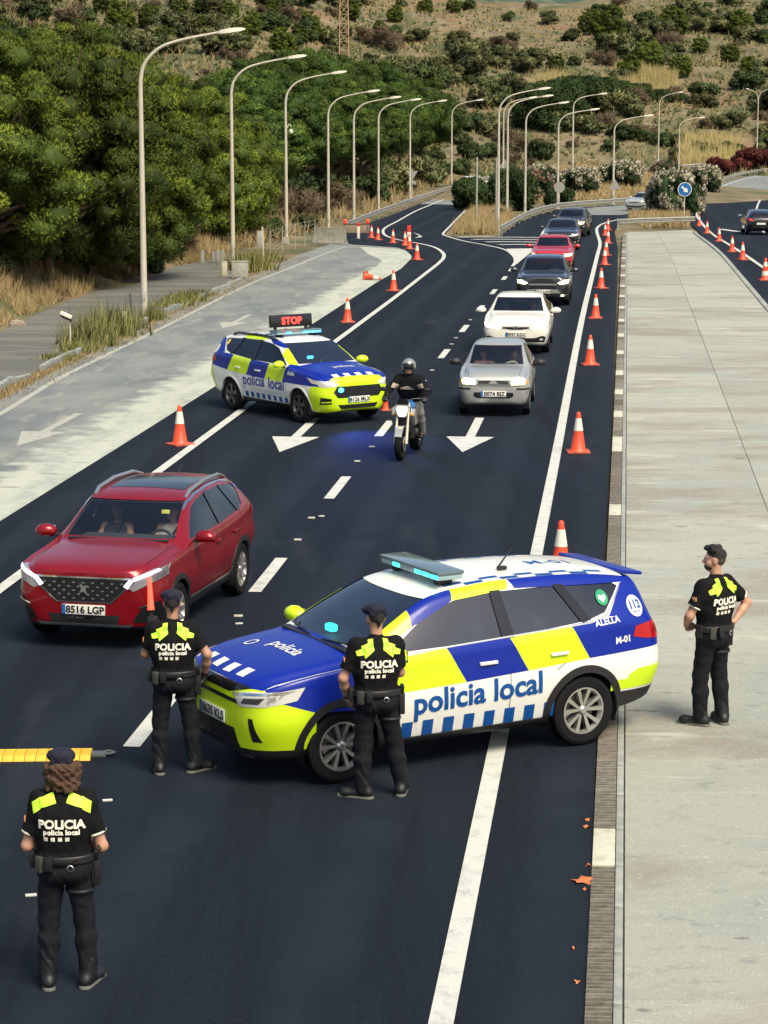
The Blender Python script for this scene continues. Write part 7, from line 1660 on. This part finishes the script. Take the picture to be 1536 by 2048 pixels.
# ================================================================ motorcycle and rider
mf, mr_ = gp(801, 921, .03), gp(848, 888, .03); hm = math.atan2(mf.y - mr_.y, mf.x - mr_.x)
mc = mf - Vector((math.cos(hm), math.sin(hm), 0)) * .73
t = thing('motorcycle', 'naked motorcycle with a lit headlight riding between the two lanes', 'motorcycle', mc, hm, None)
GREYM = pm('bike_silver', (.45, .45, .42), .3, .5, coat=.5); BLUEM = pm('bike_blue', (.03, .16, .40), .3, coat=.6); GOLDF = pm('fork_pale', (.60, .54, .42), .35, .4); ENG = pm('engine_grey', (.05, .05, .052), .45, .6)
for x, r, w, nm in ((.72, .30, .12, 'front'), (-.70, .31, .18, 'rear')):
    wl_ = MB().lathe([(r - .10, -w * .40), (r - .03, -w * .5), (r - .008, -w * .3), (r, 0), (r - .008, w * .3), (r - .03, w * .5), (r - .10, w * .40)], 32, axis='y', closed=True).build('wheel', RUBBER, t); wl_.location = (x, 0, r)
    b = MB().lathe([(r - .105, -w * .36), (r - .125, -w * .3), (r - .125, w * .3), (r - .105, w * .36)], 28, axis='y').lathe([(0, -.06), (.05, -.06), (.05, .06), (0, .06)], 14, axis='y')
    for i in range(5): a = i * 2 * math.pi / 5; b.tube([(.04 * math.cos(a), 0, .04 * math.sin(a)), ((r - .11) * math.cos(a), 0, (r - .11) * math.sin(a))], [.022, .016], 6)
    b.build('rim', DARKR, wl_)
    for s in ((-1, 1) if x > 0 else (1,)): MB().lathe([(.07, 0), (.14, 0), (.14, .006), (.07, .006)], 24, (0, s * .075, 0), 'y', True).build('brake_disc', STEEL, wl_)
for s in (-1, 1):
    MB().tube([(.72, s * .10, .30), (.60, s * .10, .62)], [.030, .028], 10).tube([(.60, s * .10, .60), (.455, s * .10, 1.0)], .022, 10).build('fork', GOLDF, t)
    MB().tube([(.46, s * .05, 1.02), (.42, s * .16, 1.08), (.36, s * .30, 1.08), (.33, s * .40, 1.07)], .012, 8).build('handlebar', ENG, t)
    MB().tube([(.36, s * .29, 1.08), (.325, s * .42, 1.068)], .019, 8).build('grip', BLACK, t)
    MB().tube([(.37, s * .26, 1.09), (.36, s * .36, 1.22)], .007, 6).ball((.36, s * .40, 1.24), (.02, .065, .042), 10).build('mirror', BLACK, t)
    MB().prism([(.10, .62), (.40, .60), (.50, .78), (.42, .90), (.20, .86)], s * .13, s * .205).build('side_shroud', GREYM, t)
    MB().box((.50, s * .17, .80), (.05, .07, .03), .01).build('indicator', pm('amber_lens', (.7, .3, .06), .2), t)
    MB().tube([(-.12, s * .16, .36), (-.12, s * .27, .35)], .014, 6).build('foot_peg', BLACK, t)
    MB().tube([(-.70, s * .12, .31), (-.10, s * .13, .42)], .025, 6).build('swing_arm', ENG, t)
    MB().tube([(.40, s * .06, .90), (.05, s * .15, .72), (-.15, s * .14, .50)], .028, 8).build('frame_spar', ENG, t)
link('fuel_tank', sdf_mesh('fuel_tank', [('e', v3(.15, 0, .90), (.30, .155, .13)), ('e', v3(.05, 0, .86), (.28, .12, .11))], .011, .03), BLUEM, t)
link('seat', sdf_mesh('seat', [('c', v3(-.15, 0, .80), v3(-.55, 0, .87), .10, .08), ('c', v3(-.55, 0, .88), v3(-.80, 0, .94), .08, .05)], .012, .03), BLACK, t)
link('tail_fairing', sdf_mesh('tail_fairing', [('c', v3(-.45, .07, .80), v3(-.86, .02, .90), .04, .03), ('c', v3(-.45, -.07, .80), v3(-.86, -.02, .90), .04, .03)], .011, .02), GREYM, t)
MB().box((.10, 0, .50), (.42, .30, .34), .05).box((.28, 0, .56), (.2, .26, .24), .04).lathe([(0, -.19), (.11, -.19), (.12, -.15), (.12, .15), (.11, .19), (0, .19)], 18, (.0, 0, .42), 'y').build('engine', ENG, t)
MB().box((.44, 0, .62), (.04, .30, .28), .01).build('radiator', BLACK, t)
MB().tube([(.34, -.06, .45), (.30, -.08, .25), (.0, -.12, .22), (-.35, -.17, .32)], .025, 8).tube([(-.35, -.18, .33), (-.80, -.20, .55)], [.045, .055], 12).build('exhaust', STEEL, t)
b = MB(); V, Fc = [], []
for i in range(13):
    a = R(30 + 110 * i / 12)
    for y in (-.07, -.05, .05, .07): V.append((.72 + (.325 if abs(y) < .06 else .305) * math.cos(a), y, .30 + (.325 if abs(y) < .06 else .305) * math.sin(a)))
for i in range(12):
    for j in range(3): Fc.append((4 * i + j, 4 * i + j + 1, 4 * i + 5 + j, 4 * i + 4 + j))
b.add(V, Fc).build('front_mudguard', GREYM, t)
hl = MB().prism([(-.10, .82), (-.06, .76), (.06, .76), (.10, .82), (.13, .94), (.08, .98), (-.08, .98), (-.13, .94)], .50, .60, 'x').build('headlight', GREYM, t)
MB().prism([(-.08, .83), (-.05, .78), (.05, .78), (.08, .83), (.105, .93), (.07, .96), (-.07, .96), (-.105, .93)], .60, .615, 'x').build('headlight_lens', HLIT, hl)
MB().prism([(-.11, .985), (.11, .985), (.07, 1.09), (-.07, 1.09)], .50, .53, 'x').build('fly_screen', GLOSSB, t)
MB().box((.46, 0, 1.03), (.10, .16, .05), .015).build('instrument', BLACK, t)
MB().box((-.98, 0, .66), (.02, .20, .14), .004).tube([(-.8, 0, .86), (-.98, 0, .72)], .012, 6).build('rear_plate', BLACK, t)
t2 = thing('person', 'motorcycle rider in black jacket with beige bands and grey jeans', 'person', mc, hm - math.pi / 2, None)
J = dict(rt=v3(1, 0, 0), fw=v3(0, 1, 0), pe=v3(0, -.28, .93), ch=v3(0, -.10, 1.27), nk=v3(0, -.04, 1.41), shL=v3(-.185, -.06, 1.37), shR=v3(.185, -.06, 1.37), w=1.05)
for s, sg in (('L', -1), ('R', 1)):
    J['hp' + s], J['kn' + s], J['an' + s] = v3(sg * .10, -.28, .90), v3(sg * .225, .13, .80), v3(sg * .235, -.12, .40); J['el' + s], J['wr' + s] = v3(sg * .36, .10, 1.19), v3(sg * .345, .29, 1.085)
hc = J['nk'] + v3(0, .04, .19); M = np.eye(3)
P = torso(J) + limbs(J) + legs(J) + head_prims(hc, M) + [('c', J['nk'], hc + v3(0, 0, -.06), .055, .054)]
for s, sg in (('L', -1), ('R', 1)): P += hand_prims(J['wr' + s], v3(sg * .15, .95, -.15), v3(0, -.1, -1), -sg, 1.5) + [('c', J['an' + s], J['an' + s] + v3(0, .13, -.05), .032, .024)]
link('body', sdf_mesh('body', P, .010, .022), SKIN[0], t2); eyes(t2, hc, M, None)
JK = torso(J, .035) + [('c', J['sh' + s], J['el' + s], .085, .07) for s in 'LR'] + [('c', J['el' + s], J['wr' + s], .07, .048) for s in 'LR'] + [('c', J['nk'] - v3(0, 0, .02), J['nk'] + v3(0, .01, .06), .085, .075)]
jm = sdf_mesh('jacket', JK, .010, .04, .004, 26); link('jacket', jm, UNI, t2); JB = Body(jm)
BAND = pm('beige_band', (.42, .34, .24), .8)
for poly in ([(-.16, 1.20), (.16, 1.20), (.12, 1.30), (.05, 1.30), (0, 1.27), (-.12, 1.30)], [(-.30, 1.25), (-.19, 1.21), (-.165, 1.29), (-.27, 1.325)], [(.30, 1.25), (.19, 1.21), (.165, 1.29), (.27, 1.325)]):
    me = JB.patch(poly, 'l', .005, None, -.1); link('jacket_band', me, BAND, t2)
link('jeans', sdf_mesh('jeans', legs(J, (.11, .085, .07, .062)) + [('c', J['pe'] - v3(.08, 0, .02), J['pe'] + v3(.08, 0, -.02), .125, .125)], .011, .03, .003, 26), pm('grey_jeans', (.20, .19, .17), .85), t2)
for s, sg in (('L', -1), ('R', 1)):
    a = J['an' + s]; link('boot', sdf_mesh('boot', [('c', a + v3(0, -.02, .14), a, .062, .055), ('c', a + v3(0, -.04, -.04), a + v3(0, .17, -.055), .045, .04)], .011, .03), BOOT, t2)
    link('glove', sdf_mesh('glove', hand_prims(J['wr' + s], v3(sg * .15, .95, -.15), v3(0, -.1, -1), -sg, 1.5, .006) + [('c', J['wr' + s] - v3(0, .05, 0), J['wr' + s] + v3(0, .03, 0), .042, .036)], .010, .014), GLOVE, t2)
cl = [(hc + v3(0, .035, -.02), un(v3(0, .72, -.68)))]
link('helmet', sdf_mesh('helmet', [('e', hc + v3(0, -.015, .03), (.128, .150, .135), None, cl)], .009, .02), pm('helmet_silver', (.36, .36, .33), .25, .5, coat=.8), t2)
link('visor', sdf_mesh('visor', [('e', hc + v3(0, .0, .035), (.124, .148, .125), None, [(hc + v3(0, .06, 0), v3(0, -1, 0)), (hc + v3(0, 0, -.03), v3(0, 0, -1)), (hc + v3(0, 0, .085), v3(0, 0, 1))])], .009, .01), glassmat('smoke_visor', (.30, .32, .36)), t2)
MB().tube([hc + v3(-.095, .02, -.06), hc + v3(-.05, .05, -.11), hc + v3(.05, .05, -.11), hc + v3(.095, .02, -.06)], .02, 6).build('chin_strap', BLACK, t2)
